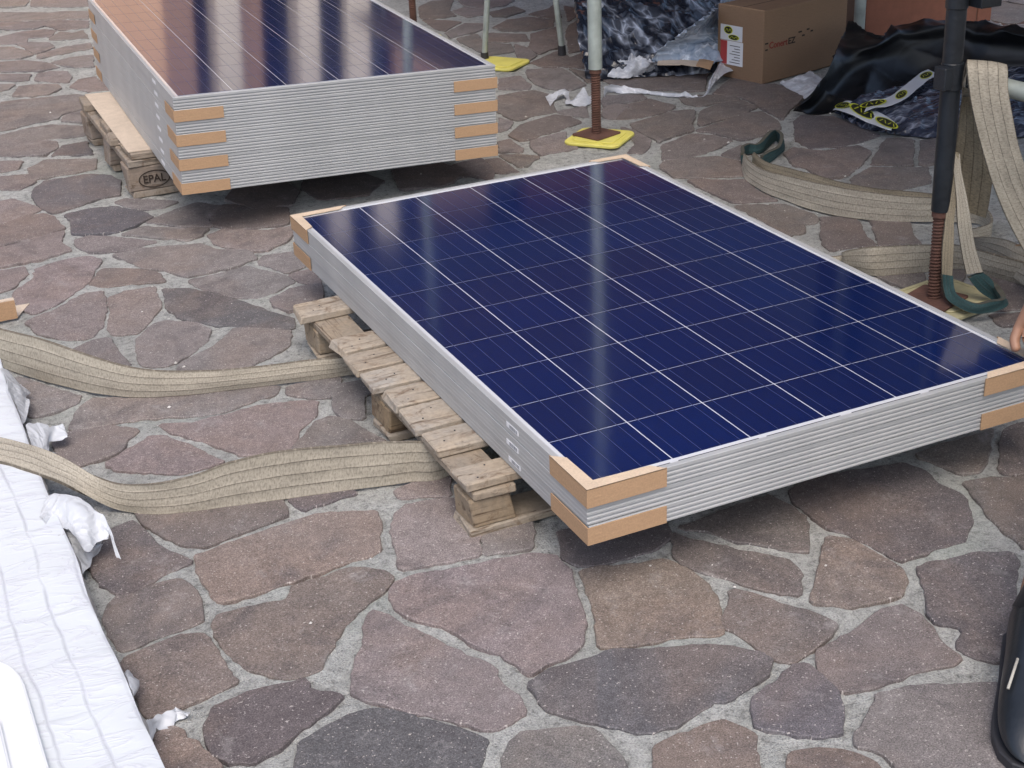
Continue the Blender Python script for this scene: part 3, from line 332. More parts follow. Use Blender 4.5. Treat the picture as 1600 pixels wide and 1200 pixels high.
?0 4566,1334 4535,1646 4381,1672 4297,1395 4342,1298
?0 4562,1641 4594,1324 4634,1302 4840,1428 4810,1572 4634,1662
?0 5163,1327 5158,1698 5052,1739 4842,1583 4876,1419 5089,1265
?0 5174,1701 5179,1331 5436,1360 5540,1508 5520,1714 5428,1784
?0 6382,1255 6382,1988 5544,1710 5563,1519 6205,1238
?0 -2818,1582 -2469,1827 -2441,1988 -3273,2348 -3273,1602
?0 -2122,1677 -2020,2064 -2287,2127 -2413,1980 -2438,1833 -2178,1662
?0 -1925,1600 -1735,1956 -1743,2022 -1901,2083 -1994,2054 -2095,1672
?0 -1278,1797 -1447,1989 -1610,2070 -1718,2013 -1712,1960 -1521,1665 -1292,1769
?1 3080,1728 3021,1951 2818,2002 2734,1960 2782,1780 2834,1732
?0 3199,1676 3280,1983 3109,2057 3046,1972 3113,1721 3188,1668
?0 3500,2105 3309,1975 3231,1680 3574,1746 3595,1770 3604,2012
?0 3868,1708 4066,2057 3868,2092 3629,2010 3620,1763
?0 4104,2063 3900,1706 3980,1600 4304,1740 4241,1981 4105,2063
?0 4614,1685 4703,1957 4525,2102 4271,1988 4338,1736 4368,1705 4567,1671
?0 4938,1988 4732,1945 4650,1696 4823,1608 5039,1767
?0 5407,1879 5234,2076 4966,2031 4961,2020 5077,1764 5161,1732 5411,1813
?0 6251,1974 6251,2069 5559,2093 5437,1891 5442,1799 5527,1734
?0 -2368,2344 -3172,2423 -3172,2328 -2433,2009 -2313,2151
?0 -1934,2104 -1932,2259 -2120,2503 -2325,2408 -2344,2373 -2279,2146 -2007,2081
?0 -1632,2091 -1491,2345 -1572,2465 -1744,2542 -1895,2259 -1896,2109 -1724,2042
?0 -1464,2324 -1597,2085 -1443,2009 -1160,2177 -1211,2333
?1 2948,2362 2849,2032 3026,1987 3089,2073 3096,2329
?1 3117,2337 3110,2084 3294,2005 3481,2132 3420,2301 3245,2379
?0 3856,2119 3775,2390 3608,2429 3447,2307 3512,2130 3617,2037
?0 4094,2083 4145,2420 4046,2561 3812,2400 3897,2117 4093,2083
?0 4519,2127 4591,2377 4459,2437 4172,2393 4125,2087 4254,2009
?0 4629,2381 4554,2123 4740,1971 4936,2012 4958,2056 4918,2314 4747,2434
?0 5231,2110 5312,2361 5310,2364 5038,2337 4944,2303 4981,2068
?0 5335,2346 5257,2104 5427,1911 5544,2106 5469,2323
?0 6260,2096 6260,2515 5868,2557 5487,2325 5558,2121
?0 -2347,2409 -2453,2772 -2629,2844 -3136,2691 -3136,2457 -2362,2381
?0 -2024,2676 -2420,2771 -2423,2770 -2325,2433 -2135,2521
?0 -2011,2653 -2111,2513 -1920,2266 -1765,2556 -1882,2726 -1895,2730
?0 -1576,2507 -1401,2749 -1612,2887 -1834,2725 -1732,2576
?0 -1126,2651 -1282,2754 -1379,2743 -1566,2485 -1480,2358 -1202,2368 -1124,2477
?1 3249,2401 3262,2715 3173,2884 2863,2722 2946,2391 3110,2355
?1 3594,2448 3626,2657 3600,2699 3293,2692 3282,2397 3435,2328
?0 4028,2662 3653,2660 3622,2456 3800,2415 4036,2578
?0 4440,2468 4395,2742 4217,2770 4064,2692 4051,2655 4057,2598 4177,2428
?0 4728,2792 4553,2833 4420,2747 4468,2456 4598,2397 4730,2457 4781,2678
?0 5006,2359 5104,2684 4808,2651 4762,2453 4933,2333
?0 5134,2698 5034,2368 5286,2392 5241,2736
?0 5594,2734 5277,2738 5325,2373 5326,2373 5457,2350 5823,2573
?0 -2423,2800 -2142,3059 -2431,3273 -2612,2856 -2451,2790
?0 -2114,3056 -2403,2789 -1998,2692 -1926,2740 -2072,3049
?0 -1868,2742 -1634,2912 -1618,2982 -1794,3146 -2036,3055 -2045,3046 -1906,2752
?0 -1283,2973 -1436,3133 -1594,2968 -1605,2918 -1374,2766 -1281,2777
?1 3185,2907 3288,2711 3599,2718 3630,3051 3424,3097 3188,2917
?1 3662,3057 3630,2718 3653,2679 4029,2681 4035,2697 3837,3062 3761,3091
?1 4196,2800 4282,3116 4268,3140 4154,3186 3867,3080 4057,2729
?0 4540,2851 4441,3054 4304,3120 4214,2787 4397,2758
?0 4838,3043 4636,3158 4476,3044 4566,2857 4719,2821
?0 5201,2943 4888,3047 4864,3032 4748,2815 4810,2681 5134,2717 5233,2753 5236,2757
?0 5581,2754 5583,3054 5330,3112 5226,2948 5258,2772 5274,2759
?0 6335,2537 6335,3078 5826,3198 5609,3051 5607,2761 5854,2587
?0 -2639,2873 -2459,3288 -2951,3686 -3207,3748 -3311,3748 -3311,2670
?0 -2059,3067 -2013,3335 -2209,3459 -2409,3289 -2122,3077
?0 -1808,3176 -1702,3388 -1747,3442 -1811,3474 -1980,3344 -2022,3096
?0 -1691,3366 -1790,3168 -1603,2993 -1444,3160 -1431,3296
?0 -1096,3081 -1234,3343 -1313,3381 -1404,3312 -1418,3157 -1269,3000
?1 2588,3447 2546,3138 2643,3058 2911,3227 2920,3385 2775,3448
?1 3393,3115 3345,3295 3159,3530 2940,3386 2930,3214 3175,2949
?1 3762,3119 3775,3440 3750,3470 3657,3523 3376,3285 3417,3132 3646,3080
?1 4148,3211 4103,3512 3800,3429 3787,3113 3832,3095
?1 4278,3161 4494,3436 4140,3485 4183,3200
?1 4456,3071 4621,3188 4583,3473 4583,3474 4519,3439 4300,3160 4312,3140
?0 4607,3466 4645,3186 4859,3065 4882,3079 4940,3372
?0 5301,3265 5113,3423 5041,3416 4967,3376 4907,3071 5215,2968 5318,3131
?0 5605,3463 5316,3267 5332,3139 5596,3078 5803,3219
?0 -2438,3304 -2212,3495 -2155,3642 -2565,3787 -2917,3692
?0 -2132,3639 -2196,3474 -2001,3351 -1827,3486 -1946,3680 -2038,3699
?0 -1759,3480 -1525,3755 -1559,3850 -1687,3909 -1919,3705 -1791,3496
?0 -1302,3539 -1500,3727 -1730,3458 -1672,3388 -1426,3322 -1317,3405
?1 514,3425 592,3713 525,3765 302,3775 166,3468 305,3400
?1 612,3708 532,3410 613,3333 782,3332 864,3524 868,3685
?1 3179,3677 2925,3841 2809,3769 2786,3472 2928,3411 3147,3555
?1 3362,3311 3635,3543 3554,3677 3206,3667 3198,3661 3170,3553
?1 3764,3481 3870,3788 3687,3860 3577,3673 3656,3543
?1 4113,3798 3891,3772 3788,3477 3803,3459 4090,3539 4131,3780
?1 4163,3773 4120,3523 4129,3510 4510,3457 4577,3494 4570,3566 4404,3782
?1 5009,3441 4882,3820 4880,3820 4601,3569 4608,3502 4945,3406
?0 5206,3619 4974,3889 4909,3831 5040,3439 5101,3445
?0 5420,3706 5221,3602 5123,3439 5308,3284 5606,3487 5604,3609
?0 6467,3080 6467,3941 6031,3930 5624,3615 5626,3488 5837,3228
?0 -2559,3811 -2247,4088 -2282,4209 -3085,4125 -3085,3743 -2942,3708
?0 -2244,4062 -2530,3808 -2144,3672 -2062,3726 -2164,4010
?0 -1715,3971 -1861,4104 -2125,4011 -2026,3733 -1940,3716 -1702,3926
?0 -1306,4027 -1515,4274 -1683,3984 -1665,3922 -1545,3866
?0 -1286,4014 -1521,3856 -1484,3752 -1291,3570 -1048,3790 -1047,3893 -1239,4013
?1 964,4035 828,4087 598,4027 537,3785 604,3733 884,3708 958,3770 978,3804
?1 3190,3705 3321,4105 3195,4244 2942,4153 2885,4097 2932,3871
?1 3548,3691 3656,3874 3622,4050 3496,4086 3337,4090 3208,3695 3213,3681
?1 4053,4061 3691,4078 3648,4045 3679,3886 3903,3798 4101,3821
?1 4399,3812 4506,4006 4510,4097 4131,4181 4080,4069 4126,3836 4160,3803
?1 4581,3588 4851,3830 4534,3985 4426,3791
?1 4921,4116 4586,4162 4538,4086 4535,4027 4889,3854 4899,3857 4947,3899 4998,4012
?0 4990,3916 5225,3643 5394,3732 5346,3967 5235,4045 5029,4000
?0 5723,4109 5367,3977 5417,3732 5613,3627 6020,3942
?0 -3112,4567 -3112,4151 -2284,4237 -2268,4306 -2417,4519
?0 -2149,4034 -1872,4132 -1863,4412 -1873,4427 -1924,4450 -2242,4307 -2264,4216 -2225,4083
?0 -1702,3996 -1527,4296 -1850,4418 -1859,4140
?0 -1252,4034 -1159,4347 -1339,4469 -1487,4302 -1260,4034
?1 826,4103 638,4403 494,4166 600,4044
?1 1165,4386 657,4434 870,4095 965,4059 1130,4250
?1 3183,4313 2956,4538 2782,4514 2959,4199 3178,4278
?1 3487,4110 3543,4474 3351,4549 3201,4313 3196,4276 3343,4115
?1 3666,4102 3765,4408 3743,4458 3557,4463 3502,4108 3629,4072
?1 4097,4286 3791,4385 3702,4110 4066,4093 4108,4184
?1 4552,4292 4302,4429 4199,4425 4131,4313 4143,4200 4517,4117 4559,4183
?1 4596,4196 4911,4153 4950,4536 4739,4520 4589,4297
?0 5225,4073 5302,4445 5029,4561 4987,4533 4945,4131 5021,4029
?0 5329,4441 5252,4069 5355,3997 5709,4129 5601,4353 5391,4457
?0 6444,3968 6444,4690 6011,4687 5622,4366 5735,4132 6044,3958
?0 -2420,4550 -2311,4725 -2364,4874 -3082,4759 -3082,4597
?0 -2020,4687 -2282,4700 -2388,4528 -2253,4336 -1937,4477
?0 -1849,4457 -1550,4770 -1938,4866 -2001,4717 -1905,4474 -1862,4454
?0 -1532,4769 -1848,4437 -1847,4436 -1525,4315 -1515,4317 -1360,4493 -1369,4634 -1505,4777
?0 -907,4405 -1154,4688 -1335,4631 -1326,4492 -1149,4372 -921,4389
?1 651,4459 1181,4408 1192,4423 799,4837 757,4799 635,4491
?1 3313,4732 3065,4729 2976,4551 3198,4332 3338,4551
?1 3363,4576 3588,4488 3732,4484 3842,4779 3513,4906 3369,4801 3339,4745
?1 3787,4416 4102,4314 4179,4440 4090,4708 3874,4769 3762,4471
?1 4313,4456 4520,4720 4484,4824 4244,4789 4118,4706 4203,4452
?1 4537,4705 4336,4448 4563,4323 4701,4528
?0 5006,4795 4922,4898 4512,4847 4505,4834 4541,4727 4716,4538 4953,4557 5018,4601 5019,4732
?0 5386,4491 5559,4887 5555,4895 5037,4708 5036,4593 5317,4473
?0 5601,4386 5978,4698 5579,4873 5408,4482
?0 -2384,5038 -3118,5120 -3118,4771 -2362,4893 -2338,4974
?0 -1969,4937 -2135,5016 -2319,4961 -2342,4885 -2287,4732 -2031,4719 -1957,4893
?0 -1514,5047 -1821,5128 -1948,4939 -1939,4906 -1517,4801 -1494,4906
?0 -1125,5237 -1459,5135 -1496,5055 -1471,4881 -1006,5046 -1004,5082
?0 -1165,4713 -957,4906 -994,5025 -1473,4855 -1485,4801 -1348,4656
?1 791,5003 689,5063 428,5091 334,4863 756,4836 784,4862 807,4928
?1 836,4938 959,4939 1254,5054 1018,5320 967,5288 823,4998
?1 3345,4796 3012,5147 2818,4968 2820,4946 3057,4747 3320,4751
?1 3495,5087 3376,5235 3046,5206 3029,5163 3355,4819 3489,4917
?1 3865,4799 3927,5026 3777,5255 3528,5070 3524,4930
?1 4239,4813 4145,5119 4140,5122 3952,5022 3886,4782 4100,4721
?0 4445,5149 4164,5122 4254,4828 4484,4862 4495,4882 4491,5059
?0 4899,5018 4715,5114 4513,5051 4517,4876 4904,4925
?0 5013,4818 5343,5119 5026,5228 4925,5029 4930,4919
?0 5384,5120 5028,4794 5039,4739 5545,4922 5506,5071 5392,5121
?0 6439,4713 6439,5361 5871,5368 5531,5080 5574,4911 5585,4888 5994,4710
?0 -3095,5401 -3095,5150 -2394,5072 -2379,5350 -2740,5485
?0 -2148,5049 -2162,5377 -2354,5335 -2368,5067 -2318,4998
?0 -2134,5386 -2119,5049 -1959,4973 -1848,5138 -1892,5393 -1974,5419 -2106,5408
?0 -1859,5397 -1816,5145 -1516,5067 -1482,5140 -1613,5497
?0 -1133,5274 -1341,5525 -1589,5518 -1589,5518 -1462,5170 -1133,5270
?1 930,5291 675,5450 586,5459 560,5423 702,5079 797,5023
?1 2946,5450 2602,5448 2605,5108 2800,5002 3010,5196 3016,5211 2960,5422
?1 3430,5482 2992,5392 3034,5233 3369,5262
?1 3515,5089 3760,5272 3793,5405 3498,5562 3455,5486 3388,5247
?0 3788,5285 3943,5048 4119,5141 4075,5362 3866,5433 3819,5411
?0 4368,5500 4101,5368 4143,5154 4163,5144 4442,5171 4478,5448
?0 4711,5139 4768,5499 4631,5479 4500,5434 4465,5165 4511,5076
?0 4799,5501 4743,5141 4908,5055 5008,5252 4913,5483 4848,5520
?0 5395,5147 5319,5521 5265,5547 4942,5480 5034,5257 5364,5143
?0 5855,5390 5625,5625 5346,5520 5425,5131 5507,5096
?0 -2134,5433 -2255,5747 -2424,5802 -2719,5499 -2354,5362 -2173,5402
?0 -1969,5450 -1965,5826 -2024,5877 -2241,5755 -2118,5438
?0 -1608,5547 -1629,5708 -1757,5794 -1941,5818 -1945,5448 -1864,5422 -1627,5519
?0 -1334,5557 -1167,5753 -1199,5837 -1402,6023 -1600,5721 -1577,5550
?0 -1147,5738 -1313,5544 -1115,5304 -912,5583 -954,5666
?1 661,5475 973,5780 915,5847 698,5827 533,5672 584,5483
?1 991,5753 689,5458 945,5298 1002,5334 1025,5367 1030,5725
?1 1051,5729 1046,5368 1354,5388 1392,5466 1386,5694 1242,5750
?1 2963,5536 2695,5836 2533,5621 2517,5537 2601,5467 2942,5469
?1 3090,5707 2857,5941 2724,5954 2705,5866 2976,5561
?1 3127,5708 2997,5542 2973,5466 2997,5418 3429,5506 3475,5590 3453,5658 3339,5789
?0 3876,5468 3938,5679 3795,5818 3491,5644 3506,5597 3808,5436
?0 4184,5797 3967,5682 3899,5453 4092,5388 4351,5515 4227,5790
?0 4576,5498 4471,5922 4408,5950 4247,5800 4376,5512 4478,5464
?0 4824,5543 4833,5722 4674,5901 4509,5925 4614,5500 4777,5525
?0 5227,5576 5250,5918 5041,5911 4861,5697 4853,5551 4921,5512
?0 5611,5713 5363,5980 5282,5924 5259,5565 5327,5533 5615,5641
?0 6447,5387 6447,6033 5889,6008 5626,5711 5629,5655 5886,5393
?0 -2749,5498 -2441,5814 -2486,6070 -2821,6239 -3264,6310 -3264,5376
?0 -2030,6069 -2307,6148 -2456,6064 -2413,5820 -2253,5768 -2030,5894
?0 -1776,5835 -1738,6082 -1887,6189 -1999,6075 -1998,5897 -1952,5858
?0 -1415,6036 -1719,6084 -1759,5832 -1610,5732 -1414,6030
?0 -1199,5867 -933,6073 -1004,6145 -1212,6166 -1375,6071 -1386,6039
?0 -938,5686 -786,5970 -818,6030 -912,6061 -1188,5847 -1158,5769
?1 1246,5781 1310,6070 1181,6142 934,5936 927,5880 1017,5774 1038,5758
?1 1544,6140 1331,6066 1267,5773 1397,5723 1648,5806 1666,6005
?1 1991,5722 2071,6084 2053,6104 1886,6094 1686,6007 1668,5802 1724,5750
?1 2092,5648 2289,5898 2290,5996 2095,6072 2014,5707
?1 2517,6100 2318,5995 2317,5907 2522,5651 2671,5849 2696,5960 2689,5971
?0 2930,6302 2706,5982 2706,5981 2888,5965 3125,6148
?0 3274,6124 3151,6143 2903,5950 3121,5729 3326,5808 3355,6052
?0 3475,5664 3783,5841 3785,6031 3620,6137 3390,6049 3361,5795
?0 4169,5821 3976,6061 3819,6037 3817,5837 3952,5706
?0 4396,6108 4183,6339 4170,6342 4001,6077 4208,5819 4230,5815 4398,5972
?0 4675,5925 4754,6142 4652,6230 4415,6108 4416,5988 4504,5950
?0 5017,5940 4929,6133 4783,6133 4700,5906 4849,5739
?0 5350,6026 5141,6278 4987,6220 4940,6151 5034,5946 5265,5953 5344,6007
?0 5622,5740 5873,6021 5582,6190 5375,6007
?0 -2322,6165 -2249,6469 -2284,6536 -2316,6543 -2801,6266 -2455,6090
?0 -1892,6330 -2230,6472 -2302,6171 -2019,6091 -1904,6208
?0 -1510,6409 -1859,6316 -1868,6220 -1706,6103 -1404,6056 -1401,6064
?0 -1214,6192 -1181,6491 -1461,6500 -1492,6434 -1384,6093
?0 -1013,6178 -943,6536 -998,6569 -1145,6497 -1179,6194
?0 -819,6056 -630,6374 -850,6525 -911,6534 -982,6168 -899,6083
?1 934,5963 1167,6158 1121,6431 1010,6429 859,6183
?1 1144,6451 1192,6165 1319,6094 1534,6169 1512,6405 1278,6533
?1 1856,6115 1797,6484 1688,6480 1540,6408 1563,6166 1677,6038
?1 2054,6134 2124,6458 1933,6534 1813,6491 1872,6122
?1 2150,6454 2078,6122 2087,6111 2312,6023 2512,6129 2502,6360 2323,6519
?0 2699,6003 2924,6324 2889,6411 2785,6442 2515,6352 2525,6133
?0 3278,6143 3281,6569 3280,6571 3076,6574 2917,6416 2948,6336 3173,6159
?0 3610,6162 3639,6257 3583,6553 3301,6564 3298,6146 3379,6074
?0 3925,6403 3720,6677 3613,6555 3664,6285
?0 3971,6074 4148,6352 3941,6381 3674,6261 3643,6160 3815,6050
?0 4410,6144 4647,6265 4660,6462 4402,6475 4217,6354
?0 4975,6249 4851,6453 4687,6464 4672,6255 4772,6169 4921,6169
?0 5064,6612 4870,6478 5005,6256 5130,6302 5181,6435
?0 5523,6456 5212,6426 5161,6291 5364,6045 5553,6212 5555,6445
?0 6423,6065 6423,6884 5973,6761 5583,6444 5581,6220 5889,6041
?0 -3156,6920 -3156,6326 -2825,6273 -2329,6556 -2602,6803 -3117,6923
?0 -2106,6801 -2317,6934 -2578,6803 -2317,6568 -2273,6560
?0 -1890,6361 -1854,6778 -1960,6844 -2072,6803 -2252,6544 -2231,6504
?0 -1828,6776 -1866,6341 -1522,6433 -1477,6529 -1556,6760 -1568,6775
?0 -1029,6594 -1192,6782 -1525,6750 -1452,6538 -1164,6528
?0 -839,6554 -595,6885 -890,6913 -974,6593 -932,6568
?1 1283,6645 1122,6955 870,6758 975,6484 1010,6458 1127,6460 1281,6554
?1 1673,6510 1637,6858 1588,6867 1309,6657 1307,6548 1516,6434
?1 1924,6553 1899,6830 1783,6909 1655,6863 1692,6510 1816,6514
?1 2319,6601 2143,6920 1927,6829 1952,6550 2129,6480 2305,6546
?0 2756,6463 2701,6826 2552,6793 2345,6590 2332,6538 2510,6381
?0 3044,6573 2918,6838 2799,6896 2728,6830 2782,6470 2904,6434
?0 3255,6931 2961,6830 3070,6599 3268,6596 3289,6837
?0 3744,6782 3323,6831 3302,6584 3602,6572 3706,6690
?0 3788,6813 3741,6702 3964,6403 4149,6377 4056,6825 3876,6890 3873,6889 3821,6855
?0 4397,6497 4368,6797 4233,6871 4081,6825 4175,6375 4204,6369
?0 4662,6798 4404,6782 4430,6509 4656,6497
?0 4698,6802 4692,6496 4854,6486 5064,6630 5071,6717 4862,6852
?0 5497,6487 5252,6815 5093,6720 5086,6622 5195,6458
?0 5933,6766 5570,6892 5319,6908 5270,6830 5537,6474 5562,6466
?0 -3050,6971 -3050,6924 -2597,6818 -2321,6956 -2362,7236 -2389,7260
?0 -1960,7125 -2068,7191 -2327,7235 -2286,6954 -2089,6830 -1966,6874
?0 -1575,6802 -1490,7032 -1820,7217 -1937,7122 -1943,6866 -1840,6803
?0 -1468,7031 -1556,6794 -1538,6772 -1196,6805 -1184,7142 -1357,7125
?0 -1160,7133 -1172,6804 -1006,6613 -922,6935 -1008,7085
?0 -523,7112 -742,7223 -979,7095 -895,6950 -568,6919 -566,6919
?1 704,6828 805,7146 700,7212 551,7081 558,6914
?1 820,7145 720,6831 737,6799 851,6773 1122,6985 1124,7039 1008,7120
?1 1296,6672 1570,6879 1430,7107 1308,7131 1143,7028 1140,6971
?1 1697,7246 1455,7111 1593,6888 1641,6879 1785,6932 1806,7192
?0 1825,7185 1805,6919 1905,6850 2145,6950 2190,7083 2131,7172 1974,7236
?0 2512,6804 2354,7071 2210,7075 2167,6948 2339,6635
?0 2641,7261 2380,7096 2545,6817 2713,6855 2786,6921 2782,7122
?0 3281,7128 2887,7151 2806,7120 2809,6924 2954,6854 3259,6959 3289,7072
?0 3320,6847 3742,6798 3798,6869 3311,7084 3278,6962
?0 3310,7102 3818,6877 3857,6903 3563,7260 3331,7212 3304,7144
?0 4209,6886 4360,7199 4355,7211 3971,7215 3889,6914 4078,6846
?0 4640,6832 4562,7113 4381,7176 4244,6890 4380,6816
?0 4866,6874 4902,7071 4758,7208 4583,7124 4667,6823 4678,6817
?0 5159,7176 4928,7073 4891,6870 5080,6749 5237,6844 5285,6921 5228,7158
?0 5589,6909 5479,7210 5340,7241 5258,7167 5317,6925
?0 6196,6849 6196,7293 6015,7326 5519,7204 5630,6899 5960,6784
?0 -2394,7320 -2769,7724 -3223,7684 -3223,6948 -3136,6955 -2396,7278
?0 -2082,7222 -2061,7449 -2262,7494 -2364,7311 -2366,7274 -2362,7271
?0 -1756,7478 -1897,7530 -2044,7448 -2064,7220 -1938,7143 -1834,7228
?0 -1807,7243 -1470,7055 -1362,7147 -1610,7534 -1735,7471
?0 -1120,7438 -1232,7599 -1571,7598 -1598,7556 -1339,7151 -1181,7167
?0 -788,7411 -946,7472 -1108,7433 -1166,7173 -988,7116 -762,7238
?0 -583,7587 -763,7416 -736,7245 -502,7127 -388,7206 -429,7536
?1 -190,7187 -98,7262 -45,7500 -308,7613 -402,7544 -362,7228
?1 -26,7508 -82,7256 233,7255 267,7348 86,7556
?1 288,7153 530,7101 692,7244 674,7297 464,7429 296,7348 262,7253
?1 988,7145 1022,7447 848,7527 697,7308 718,7246 850,7163
?1 1284,7158 1313,7491 1248,7544 1046,7445 1012,7139 1125,7059
?0 1434,7132 1683,7271 1643,7386 1461,7501 1343,7488 1314,7156
?0 1955,7269 1967,7453 1788,7551 1659,7388 1699,7273 1810,7219
?0 2144,7185 2315,7506 2191,7657 1987,7457 1974,7255
?0 2327,7487 2167,7186 2219,7107 2363,7102 2634,7273 2614,7387 2556,7434
?0 2887,7180 3072,7517 2836,7557 2633,7390 2650,7293 2799,7147
?0 3121,7530 3097,7525 2912,7185 3297,7163 3316,7211 3247,7443
?0 3555,7275 3715,7482 3552,7620 3270,7449 3335,7230
?0 3751,7467 3599,7271 3870,6941 3947,7222 3902,7467
?0 4360,7437 4041,7546 3947,7507 3925,7485 3970,7239 4358,7235
?0 4393,7453 4391,7199 4553,7143 4758,7242 4792,7488 4744,7538 4583,7611
?0 5138,7189 4953,7472 4817,7493 4780,7224 4919,7091
?0 5362,7421 5213,7622 4988,7483 5168,7208 5247,7188 5328,7261
?0 5619,7509 5383,7411 5351,7257 5510,7223 5993,7341
?0 -2743,7733 -2374,7333 -2288,7487 -2280,7705 -2434,7868
?0 -2265,7510 -2070,7466 -1915,7552 -2039,7704 -2258,7683
?0 -1611,7793 -1630,7817 -1925,7893 -2012,7714 -1882,7556 -1747,7506 -1612,7573 -1587,7611
?0 -1237,7626 -1187,7730 -1374,7929 -1581,7771 -1561,7625
?0 -960,7494 -887,7741 -1110,7772 -1152,7729 -1209,7611 -1104,7459
?0 -728,7817 -850,7754 -925,7496 -769,7436 -602,7594
?0 -302,7637 -233,7882 -360,7962 -703,7849 -704,7845 -568,7606 -414,7555
?1 -207,7877 -275,7636 -23,7528 88,7574 141,7740 -28,7948
?1 115,7573 296,7365 458,7444 481,7701 328,7750 166,7731
?1 678,7323 822,7532 776,7779 649,7793 501,7700 479,7448
?0 805,7787 849,7549 1036,7464 1235,7561 1161,7844 997,7906
?0 1435,7520 1644,7817 1239,7882 1185,7854 1261,7568 1333,7509
?0 1650,7406 1774,7563 1740,7767 1694,7811 1669,7801 1470,7520
?0 2124,7719 1782,7747 1811,7575 1980,7481 2178,7676 2177,7682
?0 2535,7471 2553,7799 2369,7872 2201,7698 2204,7677 2335,7517
?0 2829,7578 2776,7857 2586,7789 2567,7447 2619,7405
?0 2827,7916 2804,7878 2860,7578 3063,7544 3133,7559 3159,7875 3132,7928 3017,8022
?0 3525,7776 3185,7879 3158,7549 3260,7478 3532,7644
?0 3931,7513 3801,7836 3627,7884 3557,7792 3565,7649 3742,7499 3916,7499
?0 4037,7966 3827,7845 3954,7531 4044,7569 4135,7882
?0 4445,7920 4151,7871 4062,7568 4366,7464 4563,7628 4516,7847
?0 4771,7559 4966,7844 4794,7957 4549,7826 4589,7642
?0 5201,7877 4988,7841 4781,7536 4794,7522 4976,7494 5203,7634 5251,7860
?0 5234,7625 5372,7438 5598,7532 5469,7867 5341,7889 5285,7862
?0 6306,7304 6306,7936 5847,8003 5504,7867 5631,7538 6046,7352
?0 -2407,8014 -2648,8371 -3283,8415 -3283,7710 -2772,7755 -2452,7895
?0 -2036,7731 -1947,7916 -2043,8153 -2106,8146 -2387,7989 -2422,7896 -2248,7712
?0 -2026,8162 -1932,7934 -1646,7860 -1647,8160 -1961,8226
?0 -1590,7799 -1404,7942 -1330,8094 -1599,8190 -1630,8173 -1628,7848
?0 -1285,8103 -1362,7942 -1178,7745 -1126,7798 -1113,8116 -1163,8148
?0 -1084,8121 -1097,7798 -877,7767 -725,7846 -721,7873 -823,8113
?0 -699,7888 -387,7991 -417,8124 -529,8253 -738,8219 -802,8131
?1 8,8112 -210,8222 -394,8121 -362,7978 -237,7899 -43,7976
?1 297,7768 322,8099 132,8204 40,8105 -11,7969 164,7752
?1 631,7808 514,8072 356,8076 333,7776 497,7723
?0 982,7924 948,8126 714,8260 550,8086 670,7815 786,7802
?0 1235,7902 1440,8245 1419,8284 1066,8267 976,8144 1012,7925 1167,7867
?0 1737,8107 1467,8236 1264,7896 1666,7832 1678,7837
?0 2098,7749 1986,8095 1837,8142 1761,8101 1703,7835 1767,7776
?0 2291,8164 2011,8097 2123,7748 2175,7712 2360,7903 2356,8114
?0 2792,7917 2535,8159 2380,8114 2384,7889 2559,7820 2782,7900
?0 3011,8163 2849,8291 2632,8277 2555,8169 2805,7934 3010,8048
?0 3458,8325 3043,8157 3041,8036 3164,7935 3502,8153
?0 3520,8133 3181,7914 3534,7807 3611,7908 3603,8050
?0 3955,8211 3630,8044 3638,7911 3803,7866 4023,7992
?0 4425,8061 4190,8320 3978,8234 3975,8221 4046,7993 4153,7900 4420,7945
?0 4785,7994 4857,8236 4637,8272 4463,8064 4458,7946 4539,7863
?0 4810,7990 4994,7870 5164,7899 4923,8246 4881,8225
?0 5334,8192 5271,8304 4946,8257 5185,7912 5271,7883 5332,7913
?0 5818,8032 5641,8267 5365,8186 5364,7916 5476,7897
?0 -2154,8165 -2393,8565 -2628,8386 -2390,8033
?0 -1939,8548 -2359,8608 -2380,8571 -2142,8171 -2034,8182 -1965,8249
?0 -1602,8221 -1526,8489 -1780,8613 -1911,8551 -1937,8247 -1658,8189
?0 -1494,8481 -1568,8221 -1295,8123 -1165,8172 -1202,8416 -1391,8515
?0 -757,8234 -835,8549 -1112,8481 -1179,8428 -1140,8169 -1096,8141 -831,8133
?0 -531,8272 -394,8490 -442,8640 -772,8622 -802,8568 -721,8240
?1 -508,8274 -399,8148 -232,8240 -302,8442 -379,8481
?1 124,8285 -97,8448 -271,8446 -197,8234 19,8124 118,8230
?0 489,8109 392,8522 343,8534 143,8286 135,8221 333,8112
?0 421,8516 518,8102 698,8292 668,8400 522,8508
?0 1051,8293 1014,8525 944,8561 701,8397 733,8285 953,8159
?0 1415,8318 1202,8595 1049,8527 1086,8297 1414,8312
?0 1833,8173 1896,8519 1836,8583 1624,8623 1442,8320 1440,8302 1461,8261 1746,8125
?0 1918,8511 1856,8168 2000,8122 2276,8187 2244,8531
?0 2525,8182 2612,8302 2511,8578 2355,8634 2261,8540 2294,8182 2358,8134
?0 2832,8313 2823,8537 2698,8621 2531,8579 2633,8300
?0 3006,8199 3141,8598 3099,8630 2852,8534 2861,8314
?0 3159,8577 3025,8178 3028,8172 3458,8346 3479,8425 3294,8568
?0 3530,8145 3616,8059 3945,8229 3950,8249 3893,8329 3627,8473 3496,8415 3478,8345
?0 4286,8533 4051,8732 3916,8344 3982,8252 4186,8335
?0 4216,8346 4441,8097 4606,8294 4547,8437 4396,8550 4308,8528
?0 4918,8515 4771,8552 4574,8441 4637,8291 4865,8253 4913,8277
?0 5279,8477 4962,8552 4950,8538 4944,8274 4945,8274 5264,8320 5298,8444
?0 5610,8486 5330,8427 5299,8319 5361,8210 5625,8287
?0 6401,7944 6401,8748 5780,8727 5645,8519 5663,8275 5851,8025
?0 -2657,8398 -2406,8588 -2383,8630 -2408,8789 -3169,9041 -3243,9042 -3243,8438
